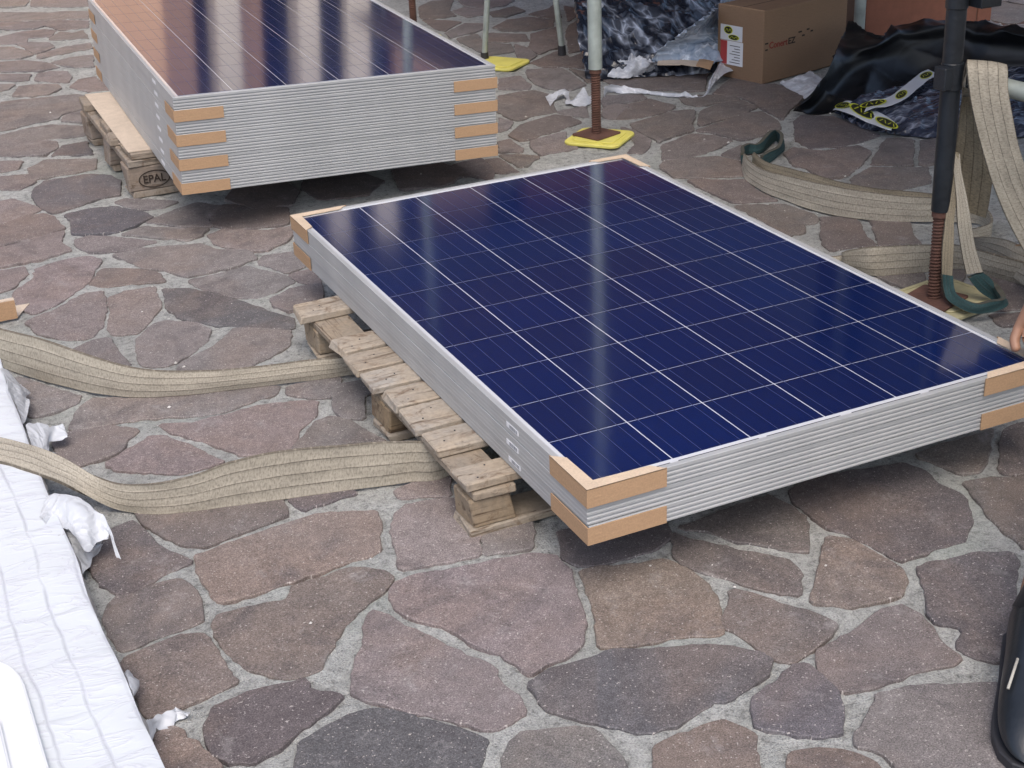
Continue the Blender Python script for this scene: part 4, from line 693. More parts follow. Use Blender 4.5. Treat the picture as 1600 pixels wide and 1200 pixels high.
?0 -1967,8588 -2050,8819 -2238,9006 -2377,8803 -2352,8643
?0 -1726,8813 -1778,8981 -1794,8983 -2010,8822 -1922,8577 -1912,8571 -1782,8633
?0 -1398,8541 -1365,8833 -1701,8815 -1757,8634 -1498,8508
?0 -1131,8499 -1133,8871 -1265,8938 -1336,8846 -1371,8540 -1195,8448
?0 -872,8844 -1108,8863 -1106,8503 -834,8571 -797,8637
?0 -352,8808 -686,8991 -805,8949 -854,8874 -772,8647 -422,8666
?0 -91,8463 -45,8843 -88,8874 -186,8909 -337,8798 -408,8654 -363,8512 -264,8462
?0 -17,8842 -63,8462 129,8322 319,8558 237,8767
?0 515,8539 711,8790 672,8871 360,8888 258,8759 332,8567 418,8547
?0 729,8779 536,8530 690,8415 930,8577 872,8730
?0 1138,9001 899,8744 957,8591 1045,8547 1193,8613 1288,8793
?0 1320,8791 1224,8609 1426,8346 1603,8641 1519,8758
?0 1828,8605 1939,8959 1870,9040 1628,8926 1544,8756 1625,8644
?0 2321,8862 2250,8914 1965,8950 1852,8593 1900,8541 2261,8563 2345,8646
?0 2682,8644 2805,8907 2743,8963 2443,8944 2349,8875 2372,8660 2524,8605
?0 2837,8886 2719,8631 2838,8551 3088,8648 3014,8882
?0 3289,8601 3400,8896 3156,9044 3028,8891 3103,8654 3161,8609
?0 3614,8508 3743,8825 3698,8889 3632,8924 3422,8890 3312,8597 3496,8455
?0 3882,8360 4025,8770 3765,8809 3637,8493
?0 4379,8570 4560,8892 4128,8909 4045,8784 4047,8781 4314,8554
?0 4751,8572 4583,8857 4419,8568 4559,8464
?0 4599,8881 4773,8587 4925,8549 4954,8584 4991,8718 4808,8906 4605,8897 4601,8891
?0 4983,8573 5277,8504 5273,8815 5021,8716
?0 5304,8815 5309,8488 5331,8451 5617,8512 5760,8730 5548,8876
?0 -2264,9158 -2455,9253 -3119,9055 -2404,8819 -2238,9061 -2228,9102
?0 -2228,9031 -2029,8834 -1823,8988 -2135,9104 -2213,9095
?0 -1758,9411 -2107,9121 -1790,9003 -1777,9002 -1635,9213
?0 -1620,9193 -1750,9000 -1699,8837 -1362,8856 -1276,8967 -1300,9080 -1403,9157
?0 -823,8965 -900,9148 -1212,9130 -1278,9080 -1256,8974 -1097,8893 -881,8875
?0 -804,9410 -883,9163 -806,8978 -687,9020 -605,9214 -687,9402
?0 -321,9131 -588,9187 -660,9016 -342,8841 -212,8936 -222,9001
?0 -63,8885 184,9226 21,9361 -193,9007 -180,8927
?0 240,8785 325,8892 369,9166 320,9196 212,9220 -39,8875 -21,8863
?0 355,8905 674,8888 726,9092 537,9220 396,9166
?0 881,8750 1128,9017 1125,9039 928,9124 749,9073 701,8887 745,8797
?0 1513,8777 1590,8931 1459,9196 1334,9252 1158,9032 1160,9015 1307,8811
?0 1706,9218 1488,9199 1613,8945 1863,9063 1857,9133
?0 2253,8926 2201,9327 1986,9287 1878,9142 1885,9073 1980,8961
?0 2435,8956 2476,9219 2321,9377 2246,9355 2228,9336 2282,8919 2333,8882
?0 2721,8991 2745,9268 2731,9276 2504,9208 2468,8974
?0 3137,9080 2973,9313 2779,9274 2754,8989 2846,8906 3005,8902 3137,9060
?0 3612,8941 3524,9295 3417,9294 3174,9070 3435,8912
?0 3693,8910 3902,9228 3630,9378 3556,9310 3650,8933
?0 4016,8793 4110,8935 4114,9133 3981,9235 3936,9228 3715,8894 3760,8832
?0 4523,9135 4338,9214 4149,9130 4145,8935 4566,8919
?0 4819,8925 4942,9078 4746,9380 4554,9137 4598,8915
?0 5242,8836 5090,9095 4974,9074 4842,8909 5003,8742
?0 5544,8898 5533,9009 5301,9227 5180,9202 5130,9106 5284,8843 5302,8838
?0 6375,8767 6375,9297 5726,9408 5559,9001 5568,8907 5798,8748
?0 -2472,9263 -2506,9515 -2816,9746 -3234,9729 -3234,9059 -3159,9058
?0 -2263,9188 -2144,9545 -2221,9624 -2473,9526 -2439,9276
?0 -2137,9133 -1773,9436 -1776,9461 -1891,9531 -2117,9536 -2238,9173 -2208,9125
?0 -1412,9185 -1340,9491 -1596,9597 -1743,9455 -1738,9422 -1611,9219
?0 -1224,9162 -1012,9546 -1148,9574 -1314,9493 -1387,9184 -1290,9112
?0 -984,9526 -1182,9167 -902,9184 -828,9414
?0 -667,9404 -591,9228 -332,9173 -330,9461 -494,9534
?0 -306,9466 -309,9157 -207,9024 5,9376 -7,9429 -292,9470
?0 328,9221 284,9577 91,9566 15,9442 26,9389 194,9251
?0 309,9593 357,9205 383,9189 532,9246 630,9539 614,9567 421,9644
?0 901,9142 861,9474 644,9531 546,9238 750,9100
?0 1169,9598 884,9465 921,9158 1149,9060 1312,9263 1293,9520
?0 1693,9257 1703,9507 1478,9599 1328,9522 1346,9289 1461,9237
?0 1966,9297 1899,9431 1773,9512 1728,9505 1718,9242 1863,9159
?0 2225,9372 2082,9604 1925,9440 1991,9310 2203,9350
?0 2332,9393 2498,9223 2727,9292 2660,9421 2473,9552
?0 3016,9587 2877,9617 2674,9433 2747,9292 2756,9287 2962,9329 3045,9543
?0 3152,9086 3393,9307 3200,9523 3076,9526 2993,9313
?0 3630,9484 3391,9668 3236,9533 3426,9320 3534,9322 3613,9395
?0 3653,9412 3943,9252 3971,9256 4046,9502 3868,9731 3669,9496
?0 4323,9242 4291,9485 4072,9482 4000,9249 4125,9152
?0 4587,9543 4375,9570 4318,9510 4354,9230 4532,9155 4717,9389
?0 5145,9216 5008,9454 4941,9468 4764,9388 4958,9089 5091,9113
?0 5280,9252 5491,9580 5288,9607 5044,9462 5177,9231
?0 5514,9567 5307,9246 5536,9031 5697,9423 5536,9574
?0 -2236,9789 -2629,9838 -2777,9751 -2499,9544 -2221,9651
?0 -1904,9562 -1919,9922 -2161,9900 -2214,9811 -2195,9634 -2129,9567
?0 -1603,9642 -1561,9828 -1755,10028 -1901,9914 -1886,9559 -1765,9485
?0 -1577,9632 -1317,9524 -1171,9596 -1355,9849 -1445,9850 -1532,9833
?0 -940,9761 -1070,10088 -1090,10090 -1334,9860 -1150,9607 -1013,9579
?0 -685,9419 -504,9554 -518,9791 -658,9834 -904,9758 -986,9555 -985,9552 -811,9428
?0 -279,9493 -136,9918 -347,9930 -490,9804 -476,9557 -314,9485
?0 -105,9923 -248,9495 -3,9460 75,9587 -53,9905 -83,9927
?0 406,9660 380,9827 195,9929 -13,9896 105,9601 298,9611
?0 609,9597 737,9860 552,10026 408,9820 432,9668
?0 944,9895 767,9847 630,9568 642,9549 870,9489 1150,9620 1104,9768
?0 1475,9611 1573,9821 1335,10027 1123,9779 1167,9638 1327,9536
?0 1789,9545 1900,9770 1601,9829 1599,9828 1498,9615 1704,9530
?0 1896,9464 2073,9650 2059,9819 1925,9767 1805,9523
?0 2074,9841 2091,9638 2248,9382 2301,9398 2467,9585 2473,9730 2202,9833 2076,9844
?0 2666,9456 2856,9628 2608,9828 2493,9732 2487,9581
?0 3055,9936 2651,9924 2623,9855 2895,9637 3019,9611 3067,9932
?0 3220,9555 3374,9689 3402,9914 3268,9990 3217,9991 3091,9938 3042,9605 3072,9559
?0 3432,9908 3405,9695 3649,9507 3860,9756 3865,9832 3706,9965
?0 3888,9752 4075,9512 4295,9515 4353,9574 4275,9887 3893,9832
?0 4595,9559 4712,9921 4699,9943 4314,9890 4390,9584
?0 4926,9491 4900,9826 4732,9906 4619,9556 4743,9408
?0 5268,9619 5171,9758 4971,9829 4935,9819 4961,9485 5022,9472
?0 5533,9652 5449,10025 5339,10035 5182,9778 5291,9622 5506,9593 5519,9597
?0 6471,9302 6471,10118 6143,10065 5566,9626 5557,9589 5727,9429
?0 -2806,9776 -2632,9878 -2431,10227 -2753,10464 -3262,10433 -3262,9758
?0 -2404,10215 -2605,9866 -2230,9819 -2182,9900 -2274,10122
?0 -1918,10253 -2250,10124 -2167,9923 -1898,9947 -1774,10044 -1770,10145
?0 -1433,9869 -1418,10214 -1568,10302 -1731,10158 -1735,10058 -1532,9850
?0 -1155,10150 -1390,10214 -1404,9878 -1347,9877 -1106,10106
?0 -660,9859 -756,10111 -1033,10102 -1042,10097 -916,9780
?0 -361,9955 -463,10181 -576,10279 -739,10127 -636,9860 -513,9821
?0 -43,10175 -252,10274 -437,10175 -339,9959 -101,9946
?0 190,9946 323,10180 9,10204 -27,10155 -79,9950 -26,9911
?0 356,10186 216,9939 386,9846 533,10057 517,10165 415,10211
?0 945,10144 714,10272 540,10170 556,10064 756,9883 938,9932
?0 1109,9800 1333,10062 1334,10143 1156,10267 974,10135 967,9913
?0 1350,10065 1594,9854 1726,10201 1576,10255 1350,10146
?0 1760,10203 1630,9862 1935,9802 2061,9851 2066,9857 1974,10182 1773,10205
?0 2170,9866 2493,10231 2481,10245 2141,10338 2007,10197 2100,9872
?0 2508,10210 2203,9864 2479,9759 2594,9853 2631,9947 2589,10159
?0 3035,9968 2913,10206 2756,10240 2624,10165 2666,9957
?0 3211,10010 3080,10303 2941,10205 3068,9958 3076,9955
?0 3706,10073 3410,10351 3276,10006 3412,9929 3707,9990
?0 3867,9873 4067,10205 3777,10194 3729,10083 3731,9986
?0 4289,9918 4263,10280 4195,10299 4089,10203 3878,9853 3882,9848 4278,9905
?0 4278,10274 4303,9924 4693,9978 4709,10086 4491,10390
?0 4980,9864 5151,10131 5125,10173 4854,10158 4728,10078 4711,9963 4723,9944 4924,9849
?0 5151,9800 5302,10047 5162,10119 4993,9857
?0 5561,9648 6108,10065 5580,10157 5472,10041
?0 -2400,10244 -2178,10531 -2404,10715 -2525,10680 -2732,10486 -2403,10244
?0 -2147,10518 -2369,10230 -2257,10151 -1937,10276 -2042,10528
?0 -1538,10598 -1615,10621 -1995,10557 -2007,10541 -1898,10277 -1750,10169 -1577,10322 -1527,10559
?0 -1162,10176 -1228,10462 -1502,10530 -1545,10330 -1389,10238
?0 -1077,10548 -1201,10464 -1132,10166 -1083,10122 -1066,10120 -899,10506
?0 -693,10573 -862,10499 -1020,10134 -742,10142 -581,10292 -611,10524
?0 -273,10297 -290,10596 -308,10607 -597,10520 -568,10297 -456,10199
?0 -263,10588 -248,10311 -21,10204 -13,10215 9,10525
?0 37,10532 15,10232 334,10207 410,10240 318,10531 63,10548
?0 700,10298 739,10468 566,10648 466,10657 331,10534 426,10233 518,10192
?0 969,10549 769,10468 726,10281 957,10154 1144,10290 1133,10459
?0 1567,10279 1472,10598 1336,10606 1161,10483 1174,10287 1341,10170
?0 1777,10226 1753,10611 1676,10716 1631,10703 1495,10597 1586,10291 1772,10225
?0 2116,10348 2111,10460 1773,10603 1797,10234 1987,10212
?0 2469,10273 2546,10583 2175,10499 2147,10466 2152,10361
?0 2731,10258 2825,10494 2616,10667 2570,10580 2492,10265 2611,10189
?0 2854,10485 2765,10262 2909,10230 3072,10346 3120,10533
?0 3151,10522 3103,10339 3249,10013 3255,10013 3392,10365 3372,10477 3297,10515
?0 3402,10479 3419,10383 3707,10112 3766,10250 3819,10511 3692,10573
?0 3842,10519 3783,10227 4078,10239 4165,10317 3943,10538
?0 4488,10456 4351,10710 4007,10617 3957,10548 4180,10326 4269,10302 4472,10412
?0 4834,10175 4874,10533 4740,10550 4525,10449 4508,10398 4720,10102
?0 4898,10529 4861,10196 5110,10209 5148,10433 5035,10569
?0 5506,10431 5172,10425 5134,10205 5171,10144 5320,10067 5449,10056 5561,10176
?0 6363,10122 6363,10682 5595,10540 5536,10445 5593,10178 6129,10084
?0 -2753,10498 -2536,10703 -2751,11144 -3306,11253 -3306,10465
?0 -2024,10787 -2286,10912 -2389,10728 -2167,10548 -2043,10559 -2029,10577
?0 -1646,10644 -1859,10939 -1997,10780 -2002,10584
?0 -1586,10951 -1838,11002 -1847,10958 -1617,10639 -1539,10616 -1506,10671
?0 -1092,10569 -1206,10853 -1461,10684 -1514,10595 -1503,10558 -1213,10486
?0 -859,10938 -1178,10892 -1190,10869 -1071,10573 -878,10527 -708,10602 -787,10896
?0 -324,10636 -284,10916 -531,11056 -761,10911 -677,10600 -600,10553
?0 62,10566 64,10907 -236,10921 -253,10909 -292,10640 -225,10601 24,10543
?0 426,10667 349,10971 172,11003 93,10924 91,10573 307,10559
?0 576,10673 706,10813 522,11095 379,10978 454,10684
?0 966,10567 923,10851 733,10812 592,10662 763,10485
?0 1323,10621 1224,10854 1024,10932 982,10905 947,10848 988,10574 1139,10492
?0 1594,10711 1409,10983 1247,10860 1348,10623 1473,10616
?0 1706,10733 1780,10632 2110,10492 1928,10891 1829,10886
?0 1946,10896 2129,10492 2176,10547 2325,10819 2103,10979
?0 2339,10815 2175,10516 2553,10602 2601,10691 2580,10823
?0 3030,10778 2666,10859 2609,10842 2597,10827 2616,10706 2851,10512 3101,10558
?0 3298,10544 3393,10908 3084,10814 3066,10773 3136,10557 3143,10552
?0 3683,10603 3649,10794 3462,10978 3417,10919 3318,10539 3384,10506
?0 3993,10631 3981,10829 3892,10983 3673,10807 3709,10605 3837,10543 3942,10563
?0 4245,10950 4014,10815 4023,10653 4348,10740 4363,10807
?0 4715,10567 4666,10929 4607,10937 4399,10810 4380,10729 4518,10474
?0 5091,10824 4880,11007 4704,10935 4753,10575 4890,10558 5029,10598
?0 5061,10595 5179,10452 5510,10458 5568,10553 5401,10869 5351,10898 5119,10803
?0 6278,10696 6278,11160 5437,10876 5598,10570
?0 -2715,11141 -2508,10718 -2409,10746 -2301,10939 -2306,11096 -2424,11192
?0 -2284,10950 -2007,10818 -1869,10977 -1867,10988 -1918,11195 -2289,11104
?0 -1844,11032 -1569,10976 -1408,11207 -1470,11288 -1880,11226 -1888,11211
?0 -1393,11191 -1549,10967 -1472,10697 -1207,10873 -1195,10895 -1330,11157
?0 -856,10959 -898,11157 -994,11321 -1306,11170 -1173,10914
?0 -551,11067 -510,11287 -637,11326 -875,11146 -835,10959 -778,10925
?0 -243,10948 -167,11282 -357,11388 -473,11293 -514,11074 -265,10933
?0 78,11206 -103,11280 -138,11276 -212,10950 64,10937 146,11019
?0 581,11283 257,11374 111,11201 175,11026 360,10993 530,11131 572,11205
?0 959,10923 597,11200 549,11115 736,10828 925,10867
?0 1081,11211 961,11280 647,11335 604,11280 598,11228 980,10936 1012,10956
?0 1104,11217 1034,10963 1225,10889 1392,11015 1459,11242 1329,11330
?0 1800,10897 1610,11230 1487,11235 1420,11010 1614,10726 1677,10744
?0 2123,11149 1996,11339 1645,11243 1636,11235 1821,10912 1933,10917 2096,11003
?0 2579,10860 2524,11196 2419,11251 2158,11133 2134,11004 2350,10848 2576,10856
?0 2662,10885 2940,11181 2682,11292 2541,11210 2597,10866
?0 2981,11179 2688,10867 3035,10789 3061,10849 3066,11149 3004,11183
?0 3087,11137 3082,10836 3381,10927 3439,11004 3427,11145 3388,11173
?0 3654,10825 3893,11018 3901,11096 3666,11211 3464,11145 3477,10998
?0 3928,11102 3917,11002 4011,10841 4237,10973 4184,11155 4094,11189
?0 4588,10958 4459,11205 4324,11213 4209,11166 4263,10980 4384,10834
?0 4860,11254 4632,11359 4494,11204 4613,10976 4704,10962 4868,11030 4887,11152
?0 5341,10977 5313,11180 5302,11202 4913,11176 4890,11023 5115,10830 5338,10921
?0 5360,10995 5681,11236 5332,11209 5331,11205
?0 6187,11150 6187,11382 5726,11235 5364,10964 5362,10931 5427,10893
?0 -2426,11216 -2314,11835 -2349,12025 -3192,12025 -3192,11257 -2721,11165
?0 -1897,11231 -2288,11805 -2396,11208 -2296,11127 -1901,11224
?0 -1891,11281 -1542,12156 -2347,12156 -2296,11876
?0 -1338,12081 -1540,12081 -1868,11260 -1470,11321
?0 -1027,11995 -1330,11995 -1449,11307 -1388,11227 -1323,11192 -994,11351 -947,11558
?0 -881,11168 -644,11346 -926,11572 -979,11336
?0 -396,12101 -1011,12101 -915,11581 -653,11371 -487,11320 -385,11404
?0 -120,11308 123,11763 122,12109 -368,12109 -357,11420 -151,11305
?0 100,11226 236,11387 134,11709 -84,11302
?0 693,12111 151,12111 153,11737 260,11398 588,11305 623,11351
?0 955,11302 990,12062 719,12062 654,11355
?0 1227,12057 1022,12057 988,11290 1083,11235 1320,11354
?0 1617,11246 1631,11258 1810,12128 1240,12128 1344,11346 1484,11251
?0 2183,12080 1836,12080 1673,11283 1985,11368
?0 2255,11966 2189,11966 2019,11353 2148,11161 2398,11275
?0 2678,11316 2795,12034 2279,12034 2437,11274 2526,11227
?0 2981,11987 2813,11987 2702,11306 2957,11196 2993,11203
?0 3369,11200 3293,11992 3001,11992 3013,11208 3091,11167
?0 3667,11229 3899,12030 3318,12030 3398,11201 3455,11160
?0 4089,11208 3963,11940 3899,11940 3695,11231 3920,11121
?0 4308,11238 4389,12005 3979,12005 4114,11217 4188,11188
?0 4465,11987 4411,11987 4332,11241 4487,11231 4618,11378
?0 5320,12081 4462,12081 4635,11391 4871,11283 5306,12025
?0 5294,11896 5267,11896 4893,11258 4909,11195 5301,11221 5305,11233
?0 6117,11393 6117,11903 5313,11903 5324,11233 5707,11262'''
CAM = D['cam']

# ---------------------------------------------------------------- camera
cd = bpy.data.cameras.new('camera'); cam = bpy.data.objects.new('camera', cd); C.objects.link(cam)
Rm = CAM['R']
cam.matrix_world = Matrix(((Rm[0][0], -Rm[1][0], -Rm[2][0], CAM['C'][0]),
                           (Rm[0][1], -Rm[1][1], -Rm[2][1], CAM['C'][1]),
                           (Rm[0][2], -Rm[1][2], -Rm[2][2], CAM['C'][2]), (0, 0, 0, 1)))
cd.sensor_width = 36; cd.lens = CAM['F'] / 1600 * 36; cd.clip_start = .05; cd.clip_end = 400
SC.camera = cam

# ---------------------------------------------------------------- world, sun, exposure
SUN_EL, SUN_AZ = 60, 200          # degrees; azimuth clockwise from +y, where the light comes from
w = bpy.data.worlds.new('World'); SC.world = w; w.use_nodes = True
nt = w.node_tree; bg = nt.nodes['Background']
sky = nt.nodes.new('ShaderNodeTexSky'); sky.sky_type = 'NISHITA'; sky.sun_disc = False
sky.sun_elevation = math.radians(SUN_EL); sky.sun_rotation = math.radians(SUN_AZ)
sky.air_density = 1.0; sky.dust_density = 4.0; sky.ozone_density = 1.0
nt.links.new(sky.outputs[0], bg.inputs[0]); bg.inputs[1].default_value = .15
sl = bpy.data.lights.new('sun', 'SUN'); so = bpy.data.objects.new('sun', sl); C.objects.link(so)
sl.energy = .8; sl.angle = math.radians(35); sl.color = (1, .96, .9)
a, e = math.radians(SUN_AZ), math.radians(SUN_EL)
sd = Vector((math.sin(a) * math.cos(e), math.cos(a) * math.cos(e), math.sin(e)))
so.rotation_euler = (-sd).to_track_quat('-Z', 'Y').to_euler()
so.location = (-5, -8, 9)
SC.view_settings.view_transform = 'Standard'; SC.view_settings.look = 'None'
SC.view_settings.gamma = 1; SC.view_settings.exposure = EXPO = .62
SC.view_settings.use_curve_mapping = False
SC.cycles.max_bounces = 8; SC.cycles.caustics_reflective = False; SC.cycles.caustics_refractive = False

# ---------------------------------------------------------------- helpers
def tag(o, label=None, cat=None, group=None, kind=None):
    if label: o['label'] = label
    if cat: o['category'] = cat
    if group: o['group'] = group
    if kind: o['kind'] = kind
    return o
def empty(name, loc=(0, 0, 0), label=None, cat=None, group=None, M=None):
    o = bpy.data.objects.new(name, None); C.objects.link(o); o.empty_display_size = .05
    if M is not None: o.matrix_world = M
    else: o.location = loc
    return tag(o, label, cat, group)
class MB:
    def __init__(s): s.v = []; s.f = []; s.uv = []; s.mi = []
    def face(s, idx, uv=None, mi=0): s.f.append(idx); s.uv.append(uv); s.mi.append(mi)
    def box(s, x0, x1, y0, y1, z0, z1, jit=0, mi=0):
        n = len(s.v)
        for z in (z0, z1):
            for x, y in ((x0, y0), (x1, y0), (x1, y1), (x0, y1)):
                s.v.append((x + random.uniform(-jit, jit), y + random.uniform(-jit, jit), z + random.uniform(-jit, jit) * .5))
        for q in ((0, 3, 2, 1), (4, 5, 6, 7), (0, 1, 5, 4), (1, 2, 6, 5), (2, 3, 7, 6), (3, 0, 4, 7)):
            s.face([n + i for i in q], None, mi)
    def tube(s, a, b, r0, r1=None, n=20, cap=True):
        r1 = r0 if r1 is None else r1
        a, b = Vector(a), Vector(b); d = (b - a).normalized()
        u = d.orthogonal().normalized(); v = d.cross(u); k = len(s.v)
        for p, r in ((a, r0), (b, r1)):
            for i in range(n):
                t = 2 * math.pi * i / n; s.v.append(tuple(p + (u * math.cos(t) + v * math.sin(t)) * r))
        for i in range(n):
            j = (i + 1) % n; s.face([k + i, k + j, k + n + j, k + n + i])
        if cap:
            s.face([k + i for i in range(n)][::-1]); s.face([k + n + i for i in range(n)])
    def prism(s, poly, z0, z1):
        n = len(poly); k = len(s.v)
        for z in (z0, z1):
            for p in poly: s.v.append((p[0], p[1], z))
        s.face([k + i for i in range(n)][::-1]); s.face([k + n + i for i in range(n)])
        for i in range(n):
            j = (i + 1) % n; s.face([k + i, k + j, k + n + j, k + n + i])
    def mesh(s, name, mats=(), smooth=False, bevel=0, seg=1):
        me = bpy.data.meshes.new(name); me.from_pydata([tuple(v) for v in s.v], [], s.f)
        for m in (mats if isinstance(mats, (list, tuple)) else [mats]): me.materials.append(m)
        if any(u is not None for u in s.uv):
            ul = me.uv_layers.new(name='UVMap'); i = 0
            for f, u in zip(s.f, s.uv):
                for j in range(len(f)):
                    ul.data[i].uv = u[j] if u else (0, 0); i += 1
        me.polygons.foreach_set('material_index', s.mi)
        if bevel:
            bm = bmesh.new(); bm.from_mesh(me)
            bmesh.ops.bevel(bm, geom=bm.edges[:], offset=bevel, segments=seg, affect='EDGES', clamp_overlap=True)
            bm.to_mesh(me); bm.free()
        if smooth: me.polygons.foreach_set('use_smooth', [True] * len(me.polygons))
        me.update(); return me
    def obj(s, name, mats=(), parent=None, smooth=False, bevel=0, seg=1):
        o = bpy.data.objects.new(name, s.mesh(name, mats, smooth, bevel, seg)); C.objects.link(o)
        if parent: o.parent = parent
        return o
def auto_smooth(o, ang=35):
    me = o.data; bm = bmesh.new(); bm.from_mesh(me)
    for ed in bm.edges:
        ed.smooth = not (len(ed.link_faces) == 2 and ed.calc_face_angle(0) > math.radians(ang))
    for f in bm.faces: f.smooth = True
    bm.to_mesh(me); bm.free()
def link_mesh(name, me, parent=None, loc=(0, 0, 0)):
    o = bpy.data.objects.new(name, me); C.objects.link(o); o.parent = parent; o.location = loc; return o
def children(o): return [c for c in bpy.data.objects if c.parent == o]

class N:
    """small node tree writer"""
    def __init__(s, name):
        s.m = bpy.data.materials.new(name); s.m.use_nodes = True; s.t = s.m.node_tree
        s.b = s.t.nodes['Principled BSDF']; s.out = s.t.nodes['Material Output']
    def n(s, typ, **k):
        nd = s.t.nodes.new('ShaderNode' + typ)
        for a_, v in k.items(): setattr(nd, a_, v)
        return nd
    def l(s, a_, b_): s.t.links.new(a_, b_)
    def set(s, **k):
        for a_, v in k.items():
            a_ = a_.replace('_', ' ')
            i = s.b.inputs[a_]
            if hasattr(v, 'is_linked') or isinstance(v, bpy.types.NodeSocket): s.l(v, i)
            else: i.default_value = (*v, 1) if isinstance(v, tuple) and len(v) == 3 else v
        return s
    def coord(s, kind='Object', scale=(1, 1, 1)):
        if kind == 'World': o = s.n('NewGeometry').outputs['Position']
        else: o = s.n('TexCoord').outputs[kind]
        mp = s.n('Mapping'); mp.inputs['Scale'].default_value = scale; s.l(o, mp.inputs[0]); return mp.outputs[0]
    def noise(s, vec, scale, detail=4, rough=.5, dist=0, out='Fac', typ=None):
        nd = s.n('TexNoise'); nd.inputs['Scale'].default_value = scale; nd.inputs['Detail'].default_value = detail
        nd.inputs['Roughness'].default_value = rough; nd.inputs['Distortion'].default_value = dist
        if typ: nd.noise_type = typ
        s.l(vec, nd.inputs['Vector']); return nd.outputs[out]
    def ramp(s, fac, stops, inter='LINEAR'):
        nd = s.n('ValToRGB'); cr = nd.color_ramp; cr.interpolation = inter
        while len(cr.elements) < len(stops): cr.elements.new(.5)
        for el, (p, c) in zip(cr.elements, stops):
            el.position = p; el.color = (*c, 1) if isinstance(c, tuple) else (c, c, c, 1)
        s.l(fac, nd.inputs[0]); return nd.outputs[0]
    def mix(s, fac, a_, b_, mode='MIX'):
        nd = s.n('MixRGB'); nd.blend_type = mode
        for i, v in enumerate((fac, a_, b_)):
            if isinstance(v, bpy.types.NodeSocket): s.l(v, nd.inputs[i])
            elif isinstance(v, tuple): nd.inputs[i].default_value = (*v, 1)
            else: nd.inputs[i].default_value = v if i == 0 else (v, v, v, 1)
        return nd.outputs[0]
    def math(s, op, a_, b_=0.0, c_=None):
        nd = s.n('Math', operation=op)
        for i, v in enumerate((a_, b_, c_)):
            if v is None: continue
            if isinstance(v, bpy.types.NodeSocket): s.l(v, nd.inputs[i])
            else: nd.inputs[i].default_value = v
        return nd.outputs[0]
    def bump(s, h, strength=.3, dist=.01, prev=None):
        nd = s.n('Bump'); nd.inputs['Strength'].default_value = strength; nd.inputs['Distance'].default_value = dist
        s.l(h, nd.inputs['Height'])
        if prev: s.l(prev, nd.inputs['Normal'])
        s.l(nd.outputs[0], s.b.inputs['Normal']); return nd.outputs[0]
    def sep(s, vec):
        nd = s.n('SeparateXYZ'); s.l(vec, nd.inputs[0]); return nd.outputs

def M_stone():
    m = N('porphyry_stone'); p = m.coord('World')
    at = m.n('Attribute', attribute_name='tint').outputs['Color']
    rnd = m.n('Attribute', attribute_name='shade').outputs['Fac']
    big = m.noise(p, 3.0, 4, .6, .6)
    c = m.mix(m.ramp(big, [(.45, 0.0), (.62, .75)]), at, m.mix(.4, at, (.25, .18, .14)))
    dark = m.noise(p, 5.5, 5, .65, 1.2)
    c = m.mix(m.ramp(dark, [(.5, 0.0), (.68, .65)]), c, m.mix(.8, at, (.085, .076, .082)))
    cloud = m.noise(p, 22, 4, .6)
    c = m.mix(1, c, m.ramp(cloud, [(.25, .84), (.75, 1.14)]), 'MULTIPLY')
    mid = m.noise(p, 95, 5, .75)
    c = m.mix(1, c, m.ramp(mid, [(.3, .78), (.5, 1.0), (.7, 1.18)]), 'MULTIPLY')
    fine = m.noise(p, 420, 3, .7)
    c = m.mix(.9, c, m.ramp(fine, [(.3, .38), (.5, .95), (.72, 1.8)]), 'MULTIPLY')
    spec = m.noise(m.coord('World', (1, 1, .2)), 190, 2, .6)
    c = m.mix(m.ramp(spec, [(.65, 0.0), (.70, .8)]), c, (.52, .48, .45))
    dust = m.noise(p, 13, 8, .8, .3)
    c = m.mix(m.ramp(dust, [(.56, 0.0), (.72, .5)]), c, (.42, .40, .39))
    m.set(Base_Color=c, Roughness=.62)
    m.b.inputs['Specular IOR Level'].default_value = .3
    h = m.mix(.3, fine, m.noise(p, 130, 5, .75))
    m.bump(h, .5, .003); return m.m
def M_mortar():
    m = N('mortar'); p = m.coord('World')
    n1 = m.noise(p, 9, 6, .7, .5)
    c = m.ramp(n1, [(.28, (.31, .312, .295)), (.5, (.425, .43, .41)), (.72, (.52, .52, .50))])
    n2 = m.noise(p, 55, 5, .75)
    c = m.mix(.9, c, m.ramp(n2, [(.3, .32), (.48, .95), (.7, 1.2)]), 'MULTIPLY')
    n3 = m.noise(p, 330, 2, .7)
    c = m.mix(.6, c, m.ramp(n3, [(.3, .35), (.5, 1.0), (.75, 1.5)]), 'MULTIPLY')
    g = m.noise(p, 2.2, 3, .5)
    c = m.mix(m.ramp(g, [(.56, 0.0), (.72, .4)]), c, (.30, .35, .30))
    m.set(Base_Color=c, Roughness=.9)
    m.bump(m.mix(.4, n2, n3), 1.0, .014); return m.m
def M_alu(name, col=(.43, .445, .455), metal=.25, rough=.5):
    m = N(name); p = m.coord('Object', (1, 1, 1)); n1 = m.noise(p, 6, 4, .6)
    m.set(Base_Color=m.mix(.35, col, m.ramp(n1, [(.3, .38), (.7, .6)])), Metallic=metal, Roughness=rough)
    return m.m
